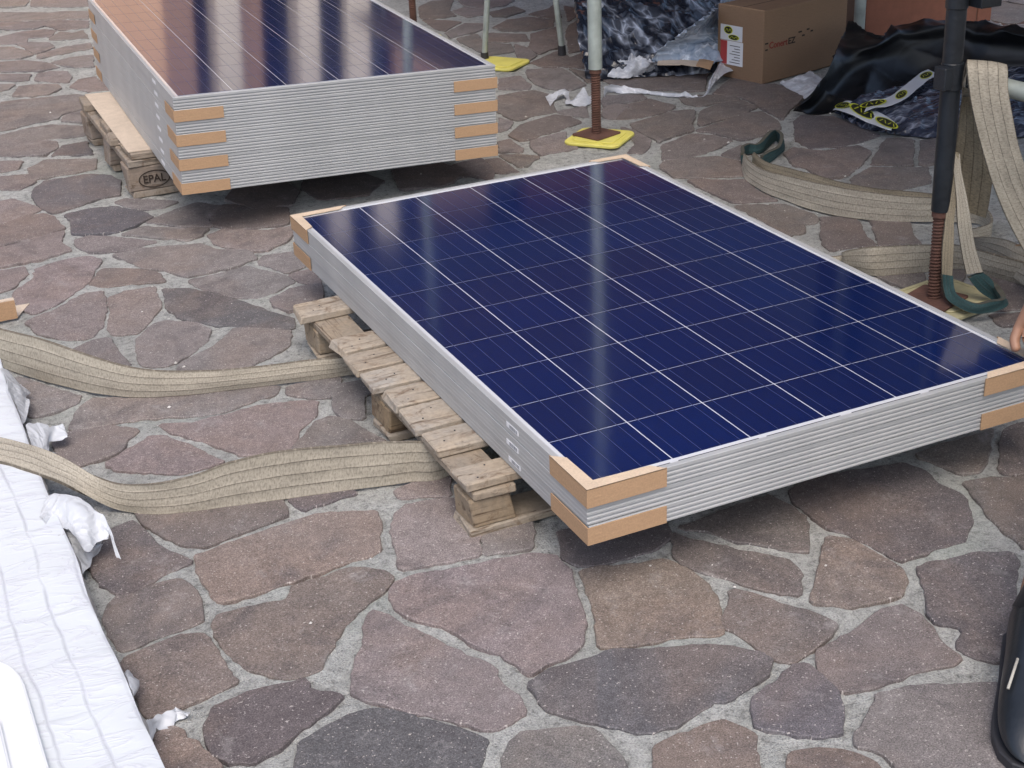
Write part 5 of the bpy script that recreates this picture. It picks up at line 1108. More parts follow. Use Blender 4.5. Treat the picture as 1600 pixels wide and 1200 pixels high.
def M_cell():
    m = N('solar_cell'); p = m.coord('Object', (1, 1, 1))
    r = m.n('ObjectInfo').outputs['Random']
    v = m.n('TexVoronoi'); v.inputs['Scale'].default_value = 55; m.l(p, v.inputs['Vector'])
    vc = m.sep(v.outputs['Color'])[0]
    c = m.mix(m.ramp(vc, [(0, 0.0), (1, .35)]), (.0010, .0105, .080), (.0018, .018, .125))
    c = m.mix(m.math('MULTIPLY', r, .4), c, (.006, .010, .048))
    x, y, z = m.sep(p)[:3]
    fing = m.math('PINGPONG', m.math('MULTIPLY', y, 500.0), .5)
    c = m.mix(m.ramp(fing, [(.40, 0.0), (.5, .10)]), c, (.12, .14, .2))
    m.set(Base_Color=c, Roughness=.1, IOR=1.5, Coat_Weight=1.0, Coat_Roughness=.10, Coat_IOR=1.5)
    m.b.inputs['Specular IOR Level'].default_value = .55
    return m.m
def M_plain(name, col, rough=.6, metal=0, bump=0, scale=40, var=.2, coat=0, spec=None):
    m = N(name); p = m.coord('Object'); n1 = m.noise(p, scale / 6, 4, .6); n2 = m.noise(p, scale, 5, .65)
    c = m.mix(1, col, m.ramp(n1, [(.3, 1 - var), (.7, 1 + var * .6)]), 'MULTIPLY')
    m.set(Base_Color=c, Roughness=rough, Metallic=metal)
    if coat: m.set(Coat_Weight=coat)
    if spec is not None: m.b.inputs['Specular IOR Level'].default_value = spec
    if bump: m.bump(n2, bump, .004)
    return m.m
def M_card(name='cardboard', col=(.47, .30, .175)):
    m = N(name); p = m.coord('Object'); n1 = m.noise(p, 5, 4, .6); st = m.noise(m.coord('Object', (1, 1, 14)), 30, 3, .6)
    fib = m.noise(p, 260, 2, .7)
    c = m.mix(m.ramp(n1, [(.3, 0.0), (.7, .5)]), col, tuple(v * .80 for v in col))
    c = m.mix(.35, c, m.ramp(st, [(.3, .75), (.7, 1.15)]), 'MULTIPLY')
    c = m.mix(.3, c, m.ramp(fib, [(.3, .6), (.7, 1.3)]), 'MULTIPLY')
    m.set(Base_Color=c, Roughness=.8); m.bump(st, .15, .002); return m.m
def M_wood(name, axis, base=(.40, .30, .205), gray=(.33, .29, .245), darkc=(.10, .065, .04)):
    m = N(name); sc = [55, 55, 55]; sc[axis] = 3.0
    loc = m.n('ObjectInfo').outputs['Random']
    tc = m.n('TexCoord').outputs['Object']; ad = m.n('VectorMath', operation='ADD'); m.l(tc, ad.inputs[0])
    cb = m.n('CombineXYZ'); m.l(m.math('MULTIPLY', loc, 30.0), cb.inputs[axis]); m.l(cb.outputs[0], ad.inputs[1])
    mp = m.n('Mapping'); mp.inputs['Scale'].default_value = sc; m.l(ad.outputs[0], mp.inputs[0])
    g = m.noise(mp.outputs[0], 1.0, 5, .65, .9)
    b2 = m.noise(ad.outputs[0], 7, 5, .65)
    c = m.mix(m.ramp(b2, [(.35, 0.0), (.65, 1.0)]), base, gray)
    c = m.mix(m.math('MULTIPLY', loc, .5), c, tuple(v * .68 for v in base))
    c = m.mix(m.ramp(g, [(.30, 1.0), (.42, 0.0)]), c, darkc)
    st = m.noise(ad.outputs[0], 16, 5, .7, .8); c = m.mix(m.ramp(st, [(.54, 0.0), (.66, .8)]), c, tuple(v * 1.6 for v in darkc))
    c = m.mix(m.ramp(g, [(.55, 0.0), (.75, .35)]), c, tuple(min(1, v * 1.5) for v in base))
    mk = m.n('Mapping'); mk.inputs['Scale'].default_value = [1.6 if i != axis else .6 for i in range(3)]; m.l(ad.outputs[0], mk.inputs[0]); kn = m.noise(mk.outputs[0], 22, 4, .7, .5)
    c = m.mix(m.ramp(kn, [(.60, 0.0), (.68, .85)]), c, darkc)
    dirt = m.noise(ad.outputs[0], 90, 3, .7)
    c = m.mix(.4, c, m.ramp(dirt, [(.3, .5), (.6, 1.1)]), 'MULTIPLY')
    m.set(Base_Color=c, Roughness=.85); m.bump(m.mix(.5, g, kn), 1.0, .003); return m.m
def M_strap(name='webbing', base=(.40, .362, .292), lines=4, dirt=.5):
    m = N(name); uv = m.n('TexCoord').outputs['UV']; u, v = m.sep(uv)[:2]
    cb = m.n('CombineXYZ'); m.l(u, cb.inputs[0]); m.l(v, cb.inputs[1]); p = cb.outputs[0]
    wob = m.noise(p, 9, 2, .5)
    uu = m.math('ADD', u, m.math('MULTIPLY', m.math('SUBTRACT', wob, .5), .03))
    t = m.math('PINGPONG', m.math('ADD', m.math('MULTIPLY', uu, float(lines)), .0), .5)     # 0 on a seam
    mp = m.n('Mapping'); mp.inputs['Scale'].default_value = (3, 60, 1); m.l(p, mp.inputs[0]); dash = m.noise(mp.outputs[0], 1.6, 3, .6)
    seam = m.math('MULTIPLY', m.ramp(t, [(.0, 1.0), (.03, .8), (.055, 0.0)]), m.ramp(dash, [(.36, .25), (.5, 1.0)]))
    mp2 = m.n('Mapping'); mp2.inputs['Scale'].default_value = (12, 260, 1); m.l(p, mp2.inputs[0]); wv = m.noise(mp2.outputs[0], 1.0, 3, .65)
    mp3 = m.n('Mapping'); mp3.inputs['Scale'].default_value = (2, 14, 1); m.l(p, mp3.inputs[0]); d1 = m.noise(mp3.outputs[0], 1.0, 5, .7)
    c = m.mix(m.ramp(d1, [(.3, dirt), (.6, 0.0)]), base, tuple(v * .5 for v in base))
    c = m.mix(m.ramp(m.noise(p, 6, 3, .5), [(.42, 0.0), (.65, .6)]), c, tuple(min(.5, v * 1.12 + .015) for v in base))
    c = m.mix(.8, c, m.ramp(wv, [(.3, .52), (.52, 1.05), (.7, 1.25)]), 'MULTIPLY')
    c = m.mix(m.math('MULTIPLY', seam, .7), c, (.05, .04, .03))
    edge = m.math('PINGPONG', u, .5); c = m.mix(m.ramp(edge, [(.0, .3), (.03, 0.0)]), c, (.15, .12, .08))
    m.set(Base_Color=c, Roughness=.88)
    m.bump(m.math('SUBTRACT', m.math('ADD', m.math('MULTIPLY', wv, .5), m.ramp(t, [(0, 0.0), (.2, 1.0)])), seam), .22, .003); return m.m
def M_film(name, dark, pale, lo, hi, rough=.18, stretch=(1, 1, 1), scale=9, alpha=1.0, rot=0, dist=.9, bstr=1.0):
    """crumpled plastic: glints on creases are painted pale, as are patches of doubled clear film"""
    m = N(name); mp = m.n('Mapping'); mp.inputs['Scale'].default_value = stretch; mp.inputs['Rotation'].default_value = (0, 0, rot)
    m.l(m.n('NewGeometry').outputs['Position'], mp.inputs[0]); p = mp.outputs[0]
    big = m.noise(p, scale * .45, 5, .6, 1.2)
    wv = m.n('TexNoise'); wv.inputs['Scale'].default_value = scale * .5; wv.inputs['Detail'].default_value = 2; m.l(p, wv.inputs['Vector'])
    def warp(k):
        a_ = m.n('VectorMath', operation='MULTIPLY_ADD'); m.l(wv.outputs['Color'], a_.inputs[0]); a_.inputs[1].default_value = (k,) * 3; m.l(p, a_.inputs[2]); return a_.outputs[0]
    def crease(sc, w_, k):
        v = m.n('TexVoronoi', feature='DISTANCE_TO_EDGE'); v.inputs['Scale'].default_value = sc; m.l(warp(k), v.inputs['Vector'])
        v2 = m.n('TexVoronoi'); v2.inputs['Scale'].default_value = sc; m.l(warp(k), v2.inputs['Vector'])
        return m.ramp(v.outputs['Distance'], [(0.0, 1.0), (w_, .35), (w_ * 3, 0.0)]), v2.outputs['Distance']
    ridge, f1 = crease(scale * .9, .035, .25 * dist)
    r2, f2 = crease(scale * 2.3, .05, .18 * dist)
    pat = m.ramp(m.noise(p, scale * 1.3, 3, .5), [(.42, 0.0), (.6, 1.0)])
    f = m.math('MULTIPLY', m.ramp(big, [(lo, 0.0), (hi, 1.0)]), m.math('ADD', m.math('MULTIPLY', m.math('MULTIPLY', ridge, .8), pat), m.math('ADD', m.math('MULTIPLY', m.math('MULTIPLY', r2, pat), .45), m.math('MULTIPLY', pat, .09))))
    c = m.mix(f, dark, pale)  # pale crease highlights and film patches mixed into the colour
    m.set(Base_Color=c, Roughness=rough, Alpha=alpha)
    m.bump(m.math('ADD', m.math('MULTIPLY', f1, 1.0), m.math('MULTIPLY', f2, .5)), bstr, .02); return m.m

STONE, MORTAR = M_stone(), M_mortar()
ALU = M_alu('anodised_frame'); ALU_IN = M_plain('backsheet_white', (.70, .72, .76), .12, var=.05, coat=1)
CELL = M_cell(); BUS = M_plain('busbar_silver', (.085, .10, .19), .3, .2, var=.1, coat=1)
CARD = M_card(); CARD_IN = M_card('cardboard_torn_edge', (.66, .52, .38)); CARD_BOX = M_card('brown_carton', (.28, .175, .105)); CARD_PALE = M_card('pale_cardboard_sheet', (.60, .50, .40))
WX, WY = M_wood('weathered_board_x', 0, (.43, .35, .26), (.36, .33, .29)), M_wood('weathered_board_y', 1, (.34, .27, .195), (.29, .26, .22))
WEND = M_wood('pallet_block', 0, (.37, .27, .165), (.31, .26, .2))
WX2, WEND2 = M_wood('old_grey_board', 0, (.33, .265, .20), (.29, .26, .23)), M_wood('old_block', 0, (.30, .235, .18), (.25, .22, .2))
STRAP, GREEN = M_strap(), M_strap('green_sleeve', (.022, .060, .062), 3, .4)
STRAP_D = M_strap('webbing_dirty', (.30, .255, .18), 4, .7)
GALV = M_plain('galvanised_tube', (.42, .47, .44), .5, .25, .25, 60, .35)
RUST = M_plain('rusty_thread', (.12, .058, .042), .85, 0, .7, 90, .4)
DARKPOLE = M_plain('dark_painted_tube', (.017, .021, .027), .42, .1, .4, 60, .5)
YELLOW = M_plain('yellow_plastic', (.72, .66, .16), .5, 0, .15, 50, .15)
YELLOW_OLD = M_plain('worn_pale_yellow', (.46, .42, .25), .6, 0, .3, 50, .3)
RUBBER = M_plain('black_rubber', (.03, .03, .035), .6, 0, .2, 60, .2)
BLACK_FILM = M_film('black_sheeting', (.004, .0045, .006), (.022, .025, .034), .5, .75, .42, (1, 1.6, 1), 2.4, rot=.5)
HEAP_FILM = M_film('film_over_black', (.012, .016, .028), (.60, .66, .78), .32, .55, .16, (1.5, .7, .8), 7)
PALE_FILM = M_film('pale_crumpled_film', (.34, .42, .54), (.86, .92, 1.0), .10, .4, .22, (.35, 2.8, 1.8), 9, rot=.9, bstr=.8)
WHITE_FILM = M_film('milky_film', (.50, .52, .56), (.86, .88, .92), .1, .5, .3, (1, 1, 1), 14, bstr=.3)
BLUE_FILM = M_film('film_over_dark_panel', (.035, .042, .068), (.46, .49, .58), .33, .6, .2, (.7, 2.2, 1), 9, rot=.6)
TAPE = M_plain('white_tape', (.74, .76, .80), .4, 0, .1, 40, .1)
TAPE_Y = M_plain('tape_yellow_print', (.68, .72, .04), .5, var=.15)
INK = M_plain('black_ink', (.012, .014, .008), .55, var=.2)
GREY_INK = M_plain('grey_print', (.30, .31, .33), .6); WHITE_P = M_plain('white_paper', (.78, .79, .82), .5, var=.05)
RED_INK = M_plain('red_ink', (.42, .05, .05), .6, var=.3)
RED_FADED = M_plain('faded_red_ink', (.26, .045, .03), .8, var=.5)
INK_FADED = M_plain('faded_dark_ink', (.03, .02, .015), .8, var=.4)
EDGE_SHADOW = M_plain('painted_edge_shadow', (.05, .055, .07), .5)

# ---------------------------------------------------------------- paving
paving = empty('patio', (0, 0, 0)); tag(paving, 'crazy paving of reddish porphyry slabs with grey mortar joints', kind='structure')
TINT = {'p': (.235, .188, .180), 'g': (.208, .182, .176), 'w': (.180, .148, .134), 'o': (.228, .172, .140), 'd': (.145, .120, .120), 'v': (.122, .114, .124)}
def nz(x, y, z, s): return noise.noise(Vector((x * s, y * s, z)))
def stone_outline(P, step):
    """traced corners -> slightly rounded, broken edge"""
    n = len(P); Q = []
    for i in range(n):                                   # one corner-cutting pass
        a_, b_ = Vector(P[i]), Vector(P[(i + 1) % n]); L = (b_ - a_).length
        k = min(.12, .005 / max(L, 1e-4)); Q += [a_.lerp(b_, k), a_.lerp(b_, 1 - k)]
    out = []
    for i in range(len(Q)):
        a_, b_ = Q[i], Q[(i + 1) % len(Q)]; m_ = max(1, int((b_ - a_).length / step))
        for j in range(m_): out.append(a_.lerp(b_, j / m_))
    seed = P[0][0] * 7.1
    res = []
    for i, p in enumerate(out):
        t_ = (out[(i + 1) % len(out)] - out[i - 1])
        if t_.length < 1e-6: continue
        nr = Vector((t_.y, -t_.x)).normalized()
        o_ = .0035 + nz(p.x, p.y, seed, 12) * .005 + nz(p.x, p.y, seed + 5, 48) * .005 + nz(p.x, p.y, seed + 9, 130) * .003
        res.append(p + nr * o_)
    return res
def stone_geo(mb, cols, P, step, tint, rng):
    out = stone_outline(P, step); n = len(out)
    if n < 3: return
    cx = sum(p.x for p in out) / n; cy = sum(p.y for p in out) / n
    h = rng.uniform(.0025, .0055); tx_, ty_ = rng.uniform(-.003, .003), rng.uniform(-.003, .003)
    k = len(mb.v)
    for ring, (ins, dz) in enumerate(((-.001, -.022), (0, -.0016), (.0018, 0))):
        for i, p in enumerate(out):
            t_ = out[(i + 1) % n] - out[i - 1]; nr = Vector((t_.y, -t_.x)); nr = nr.normalized() if nr.length > 1e-7 else Vector((0, 0))
            q = p - nr * ins; zt = h + (p.x - cx) * tx_ + (p.y - cy) * ty_
            mb.v.append((q.x, q.y, zt + dz + (nz(q.x, q.y, 3, 40) * .0012 if ring else 0)))
    for r_ in (0, 1):
        for i in range(n):
            j = (i + 1) % n; mb.face([k + r_ * n + i, k + r_ * n + j, k + (r_ + 1) * n + j, k + (r_ + 1) * n + i])
    mb.face([k + 2 * n + i for i in range(n)])
    cols += [tint] * (3 * n)
def finish_stones(mb, cols, name):
    o = mb.obj(name, STONE, paving)
    ca = o.data.color_attributes.new('tint', 'FLOAT_COLOR', 'POINT')
    flat = []
    for c in cols: flat += [*c, 1]
    ca.data.foreach_set('color', flat); return o
rng = random.Random(3)
far_mb, far_cols = MB(), []
for line in STONES.split('\n'):
    kk, *pp = line.split(' '); P = [tuple(int(v) / 1000 for v in p.split(',')) for p in pp]
    k = kk[0]; vis = kk[1] == '1'
    base = TINT[k if k != '?' else rng.choice('ggwwwpdg')]
    f = rng.uniform(.90, 1.10); gm = sum(base) / 3; tint = tuple(min(1, (c * .72 + gm * .28) * f * rng.uniform(.98, 1.02)) for c in base)
    if vis:
        mb, cols = MB(), []; stone_geo(mb, cols, P, .014 if k != '?' else .03, tint, rng)
        if mb.f: finish_stones(mb, cols, 'stone')
    else: stone_geo(far_mb, far_cols, P, .2, tint, rng)
tag(finish_stones(far_mb, far_cols, 'outer_paving_stones'), kind='stuff')

def mortar_sheet(name, x0, x1, y0, y1, step, z, par):
    nx, ny = int((x1 - x0) / step), int((y1 - y0) / step); vs = []
    for j in range(ny + 1):
        for i in range(nx + 1):
            x, y = x0 + i * step, y0 + j * step
            a_ = nz(x, y, 0, 3.1) * .003 + nz(x, y, 1, 13) * .0055 + nz(x, y, 2, 31) * .005
            vs.append((x, y, min(.0007, z + a_)))
    fs = [(j * (nx + 1) + i, j * (nx + 1) + i + 1, (j + 1) * (nx + 1) + i + 1, (j + 1) * (nx + 1) + i) for j in range(ny) for i in range(nx)]
    me = bpy.data.meshes.new(name); me.from_pydata(vs, [], fs); me.materials.append(MORTAR)
    me.polygons.foreach_set('use_smooth', [True] * len(fs)); me.update()
    o = bpy.data.objects.new(name, me); C.objects.link(o); o.parent = par; return o
mortar_sheet('mortar_joints', -1.6, 3.9, -1.3, 6.8, .016, -.0018, paving)
g = MB(); g.box(-60, 60, -60, 80, -.5, -.0145); tag(g.obj('ground', MORTAR), 'bare mortar coloured ground beneath the paving', kind='structure')

# ---------------------------------------------------------------- solar panels
PW, PL, PT = .992, 1.635, .036
PITX, PITY = .159, .1585
mx, my = (PW - 6 * PITX) / 2, (PL - 10 * PITY) / 2
def frame_mesh():
    gx, gy = .0004, .0030
    t = PT
    prof = [(.0112, .0112, t - .0035), (.0112, .0112, t - .0006), (.0106, .0106, t), (.0006, .0006, t), (0, 0, t - .0008)]
    for zg in (t - .0095, t - .0185, t - .0275):
        prof += [(0, 0, zg + .0024), (gx, gy, zg + .0016), (gx, gy, zg - .0010), (0, 0, zg - .0030)]
    prof += [(0, 0, .0026), (.0012, .0045, .0018), (.0012, .0045, 0), (.028, .028, 0), (.028, .028, .0015), (.003, .003, .0030)]
    mb = MB(); n = len(prof)
    for dx, dy, z in prof:
        mb.v += [(dx, dy, z), (PW - dx, dy, z), (PW - dx, PL - dy, z), (dx, PL - dy, z)]
    for i in range(n - 1):
        for j in range(4):
            k = (j + 1) % 4; mb.face([i * 4 + j, (i + 1) * 4 + j, (i + 1) * 4 + k, i * 4 + k])
    return mb.mesh('frame', ALU)
FRAME = frame_mesh()
b = MB(); b.box(.0113, PW - .0113, .0113, PL - .0113, PT - .0068, PT - .0026); BACKSHEET = b.mesh('backsheet', ALU_IN)
b = MB(); s = .1562 / 2; b.prism([(-s, -s), (s, -s), (s, s), (-s, s)], 0, .0004); CELLM = b.mesh('solar_cell', CELL)
b = MB(); b.box(-.0006, .0006, my + .002, PL - my - .002, 0, .00015); BUSM = b.mesh('busbar', BUS)
def panel(M, label, group, top=False, sticker=True):
    r = empty('solar_panel', M=M, label=label, cat='solar panel', group=group)
    link_mesh('frame', FRAME, r); link_mesh('backsheet', BACKSHEET, r)
    if top:
        for i in range(6):
            for j in range(10):
                link_mesh('solar_cell', CELLM, r, (mx + (i + .5) * PITX, my + (j + .5) * PITY, PT - .0022))
            for q in (.125, .375, .625, .875):
                link_mesh('busbar', BUSM, r, (mx + i * PITX + .0014 + q * .1562, 0, PT - .00165))
    return r
front = Matrix.Translation((-mx, -my, .118))
names = ['lowest', 'middle', 'top']
for k in range(3):
    lab = ['lowest of the three solar panels on the near pallet', 'middle one of the three solar panels on the near pallet',
           'dark blue solar panel on top of the low near stack, cell grid in view'][k]
    dx, dy = ((.0005, -.001), (-.001, .0015), (0, 0))[k]
    r = panel(front @ Matrix.Translation((dx, dy, k * PT)), lab, 'panels of the low near stack', k == 2)
    # barcode sticker on the long left side
    st = MB(); st.box(-.0007, .0004, .268, .318, .0125, .0225); so_ = st.obj('barcode_sticker', WHITE_P, r)
    bars = MB(); y = .272
    while y < .305:
        wd = random.choice((.0008, .0014, .002)); bars.box(-.0011, -.0006, y, y + wd, .0145, .0215); y += wd + random.choice((.0008, .0014, .002))
    bars.obj('barcode', GREY_INK, so_)
    if k == 2:
        st = MB(); st.box(.028, .082, .0128, .0215, PT - .0026, PT - .0018); s2 = st.obj('serial_sticker', WHITE_P, r)
        bars = MB(); x = .036
        while x < .074:
            wd = random.choice((.0007, .0012)); bars.box(x, x + wd, .0145, .0200, PT - .0019, PT - .0014); x += wd + random.choice((.0008, .0014, .002))
        bars.obj('barcode', GREY_INK, s2)
        ga = MB()  # dark strips painted in for the shadow along the glass edge
        for x0, x1 in ((.086, .165), (.182, .345), (.362, .52), (.545, .70), (.72, .93)):
            ga.box(x0, x1, .0108, .0124, PT - .0004, PT + .0003)
        ga.obj('glass_edge_shadow', EDGE_SHADOW, r)
S = D['stack']; c_, s_ = math.cos(S['yaw']), math.sin(S['yaw'])
X = Vector((c_, s_, S['tx'])).normalized(); Y = Vector((-s_, c_, S['ty'])); Y = (Y - X * Y.dot(X)).normalized(); Z = X.cross(Y)
top0 = Vector((S['bx'], S['by'], S['zt'] - .5 * S['tx'] - .8 * S['ty']))
def back_M(k):  # k-th from the bottom, 0..7
    o = top0 - Z * (PT * (8 - k))
    return Matrix(((X.x, Y.x, Z.x, o.x), (X.y, Y.y, Z.y, o.y), (X.z, Y.z, Z.z, o.z), (0, 0, 0, 1)))
ords = ['bottom', 'seventh from the top', 'sixth from the top', 'fifth from the top', 'fourth from the top', 'third from the top', 'second from the top', 'topmost']
for k in range(8):
    lab = ('solar panel on top of the tall far stack, mirroring the orange facade' if k == 7 else
           'solar panel at the bottom of the tall far stack' if k == 0 else 'solar panel %s in the tall far stack' % ords[k])
    r = panel(back_M(k) @ Matrix.Translation((random.uniform(-.0013, .0013), random.uniform(-.0013, .0013), 0)), lab, 'panels of the tall far stack', k == 7)
    st = MB(); st.box(-.0007, .0004, .27, .32, .0125, .0225); st.obj('barcode_sticker', WHITE_P, r)

# cardboard corner protectors
def protector(M, sx, sy, label, group, flange, lx=.150, ly=.135):
    """wraps the corner at the local origin; sx, sy = +1/-1 give the inward directions; +x inward, +y inward"""
    r = empty('corner_protector', M=M, label=label, cat='corner protector', group=group)
    th = .0022; mb = MB(); z0, z1 = .0014, PT - (.0012 if not flange else -.0018)
    def bx_(x0, x1, y0, y1, a_, b_):
        xs, ys = sorted((x0 * sx, x1 * sx)), sorted((y0 * sy, y1 * sy)); mb.box(xs[0], xs[1], ys[0], ys[1], a_, b_)
    bx_(-th - .0014, lx, -th - .0014, -.0014, z0, z1); bx_(-th - .0014, -.0014, -.0014, ly, z0, z1)
    mb.obj('side_walls', CARD, r)
    if flange:
        f = MB(); wf = .021
        P = [(-th - .0014, -th - .0014), (lx - .002, -th - .0014), (lx - .022, wf * .85), (wf, wf), (wf * .9, ly - .022), (-th - .0014, ly - .002)]
        P = [(x * sx, y * sy) for x, y in P]
        if sx * sy < 0: P = P[::-1]
        f.prism(P, PT + .0004, PT + .0022); f.obj('top_flange', CARD_IN, r)
    return r
T = Matrix.Translation
for lev, k in (('upper', 2), ('lower', 0)):
    for (x, y, sx, sy, nm) in ((0, 0, 1, 1, 'near left'), (0, PL, 1, -1, 'far left'), (PW, 0, -1, 1, 'near right'), (PW, PL, -1, -1, 'far right')):
        protector(front @ T((x, y, k * PT)), sx, sy, 'tan cardboard protector wrapping the %s corner of the low near stack, %s one' % (nm, lev), 'cardboard corners of the near stack', k == 2, .115 if nm == 'far right' else .15, .135)
for k, lev in ((6, 'highest'), (4, 'second highest'), (2, 'third highest'), (0, 'lowest')):
    for (x, y, sx, sy, nm) in ((0, 0, 1, 1, 'left'), (PW, 0, -1, 1, 'right'), (0, PL, 1, -1, 'far left')):
        protector(back_M(k) @ T((x, y, 0)), sx, sy, '%s tan cardboard protector on the %s corner of the tall far stack' % (lev, nm if nm != 'left' and nm != 'right' else 'near ' + nm), 'cardboard corners of the far stack', False, .14, .13)

# ---------------------------------------------------------------- pallets
def boards(par, name, mat, dims, bevel=.003, jit=.0028):
    for d in dims:
        mb = MB(); cx, cy, cz = (d[0] + d[1]) / 2, (d[2] + d[3]) / 2, (d[4] + d[5]) / 2
        # cut the board into a few lengths so it can be uneven
        nx = 5; L = (d[1] - d[0]) >= (d[3] - d[2])
        rows = []
        for i in range(nx + 1):
            t_ = i / nx
            jj = lambda: random.uniform(-jit, jit)
            e0, e1 = (jj(), jj())
            for (aa, bb) in ((0, 0), (1, 0), (1, 1), (0, 1)):
                if L: mb.v.append((d[0] + (d[1] - d[0]) * t_ - cx + (random.uniform(-.009, .009) if i in (0, nx) else 0), (d[2] if aa == 0 else d[3]) - cy + (e0 if aa == 0 else e1), (d[4] if bb == 0 else d[5]) - cz + jj() * .5))
                else: mb.v.append(((d[0] if aa == 0 else d[1]) - cx + (e0 if aa == 0 else e1), d[2] + (d[3] - d[2]) * t_ - cy + (random.uniform(-.009, .009) if i in (0, nx) else 0), (d[4] if bb == 0 else d[5]) - cz + jj() * .5))
        for i in range(nx):
            k = i * 4
            for j in range(4):
                q = [k + j, k + (j + 1) % 4, k + 4 + (j + 1) % 4, k + 4 + j]; mb.face(q if not L else q[::-1])
        mb.face([0, 1, 2, 3][::(1 if L else -1)]); mb.face([nx * 4 + i for i in (3, 2, 1, 0)][::(1 if L else -1)])
        o = mb.obj(name, mat, par, bevel=bevel); o.location = (cx, cy, cz)
        bm = bmesh.new(); bm.from_mesh(o.data); bmesh.ops.recalc_face_normals(bm, faces=bm.faces); bm.to_mesh(o.data); bm.free()
        o.data.polygons.foreach_set('use_smooth', [False] * len(o.data.polygons))
p1 = empty('wooden_pallet', (0, 0, 0), 'weathered wooden pallet with uneven crosswise deck boards under the low near stack', 'pallet')
deck = []
for y0, y1, x0 in ((1.190, 1.288, -.137), (.948, 1.043, -.121), (.838, .936, -.122), (.738, .834, -.118), (.632, .728, -.113), (.516, .628, -.113), (.412, .508, -.110), (.262, .340, -.117)):
    deck.append((x0, .69, y0 + .004, y1 - .004, .0985, .1175))
boards(p1, 'deck_board', WX, deck)
boards(p1, 'stringer', WY, [(-.108, -.018, .266, 1.280, .079, .0978), (.24, .34, .266, 1.280, .079, .0978), (.60, .69, .266, 1.280, .079, .0978)])
blk = []
for y0 in (.268, .700, 1.172):
    for x0 in (-.108, .245, .61): blk.append((x0, x0 + (.083 if x0 < 0 else .09), y0, y0 + .078 + (.03 if y0 > .3 else 0), .0195, .0785))
boards(p1, 'block', WEND, blk, .003, .0015)
boards(p1, 'skid_board', WX, [(-.110, .69, .266, .352, .001, .019), (-.110, .69, .70, .80, .001, .019), (-.110, .69, 1.172, 1.272, .001, .019)])
nails = MB()
for (x0, x1, y0, y1, z0, z1) in deck:
    for q, ny_ in ((.03 + random.uniform(-.01, .01), random.uniform(.2, .45)), (.06, random.uniform(.5, .8))): nails.tube((x0 + q, y0 + (y1 - y0) * ny_, z1 - .003), (x0 + q, y0 + (y1 - y0) * ny_, z1 + .0008), .0019, n=8)
tag(nails.obj('nail_heads', RUBBER, p1), kind='stuff')

p2 = empty('wooden_pallet', (0, 0, 0), 'old grey wooden pallet with a branded oval stamp under the tall far stack', 'pallet')
def shear(par):
    """lift the pallet's top to the leaning stack it carries"""
    for ch in children(par):
        if ch.type != 'MESH': continue
        for v in ch.data.vertices:
            wz = v.co.z + ch.location.z; wx = v.co.x + ch.location.x; wy = v.co.y + ch.location.y
            tgt = top0.z - PT * 8 + (wx - S['bx']) * S['tx'] + (wy - S['by']) * S['ty'] - .0035
            v.co.z += (wz / .144) * (tgt - .144)
y0p, y1p = 2.71, 3.54
boards(p2, 'deck_board', WX2, [(-.235 + random.uniform(-.01, .02), .70, a_, b_, .122, .144) for a_, b_ in ((2.71, 2.85), (2.90, 3.00), (3.05, 3.19), (3.24, 3.34), (3.40, 3.54))])
boards(p2, 'stringer', WX2, [(x0, x0 + .14, 2.712, 3.538, .100, .1215) for x0 in (-.235, .16, .56)])
boards(p2, 'block', WEND2, [(x0, x0 + .145, a_, a_ + .1, .0225, .0995) for x0 in (-.236, .16, .555) for a_ in (2.712, 3.06, 3.435)], .004, .0015)
boards(p2, 'skid_board', WX2, [(-.235, .70, a_, a_ + .1, .001, .022) for a_ in (2.711, 3.06, 3.437)])
shear(p2)
# burnt-in stamp on the near block
def text(name, body, size, mat, M, parent=None, ext=.0004, sx=1.0, bold=.0):
    cu = bpy.data.curves.new(name, 'FONT'); cu.body = body; cu.size = size; cu.extrude = ext; cu.offset = bold
    cu.align_x = 'CENTER'; cu.align_y = 'CENTER'; cu.resolution_u = 3
    o = bpy.data.objects.new(name, cu); C.objects.link(o)
    me = bpy.data.meshes.new_from_object(o); bpy.data.objects.remove(o)
    me.materials.clear(); me.materials.append(mat)
    ob = bpy.data.objects.new(name, me); C.objects.link(ob); ob.parent = parent
    ob.matrix_basis = M @ Matrix.Diagonal((sx, 1, 1, 1)); return ob
def face_M(o, xd, yd):
    xd, yd = Vector(xd).normalized(), Vector(yd).normalized(); z = xd.cross(yd)
    return Matrix(((xd.x, yd.x, z.x, o[0]), (xd.y, yd.y, z.y, o[1]), (xd.z, yd.z, z.z, o[2]), (0, 0, 0, 1)))
def ring(rx, ry, wd, M, mat, name, par, n=40):
    mb = MB()
    for i in range(n):
        t_ = 2 * math.pi * i / n
        for r_, z in ((0, 0), (wd, 0)): mb.v.append((math.cos(t_) * (rx - r_), math.sin(t_) * (ry - r_), .0006))
    for i in range(n):
        j = (i + 1) % n; mb.face([2 * i + 1, 2 * i, 2 * j, 2 * j + 1])
    o = mb.obj(name, mat, par); o.matrix_basis = M; return o
BURN = M_plain('burnt_stamp', (.035, .024, .018), .8, var=.3)
bl = (-.236 + .0775, 2.7095, .060)
ring(.051, .029, .0035, face_M(bl, (1, 0, 0), (0, 0, 1)), BURN, 'stamp_oval', p2)
text('stamp_letters', 'EPAL', .036, BURN, face_M((bl[0], bl[1] - .0005, bl[2]), (1, 0, 0), (0, 0, 1)), p2, .0005, .95, .0006)
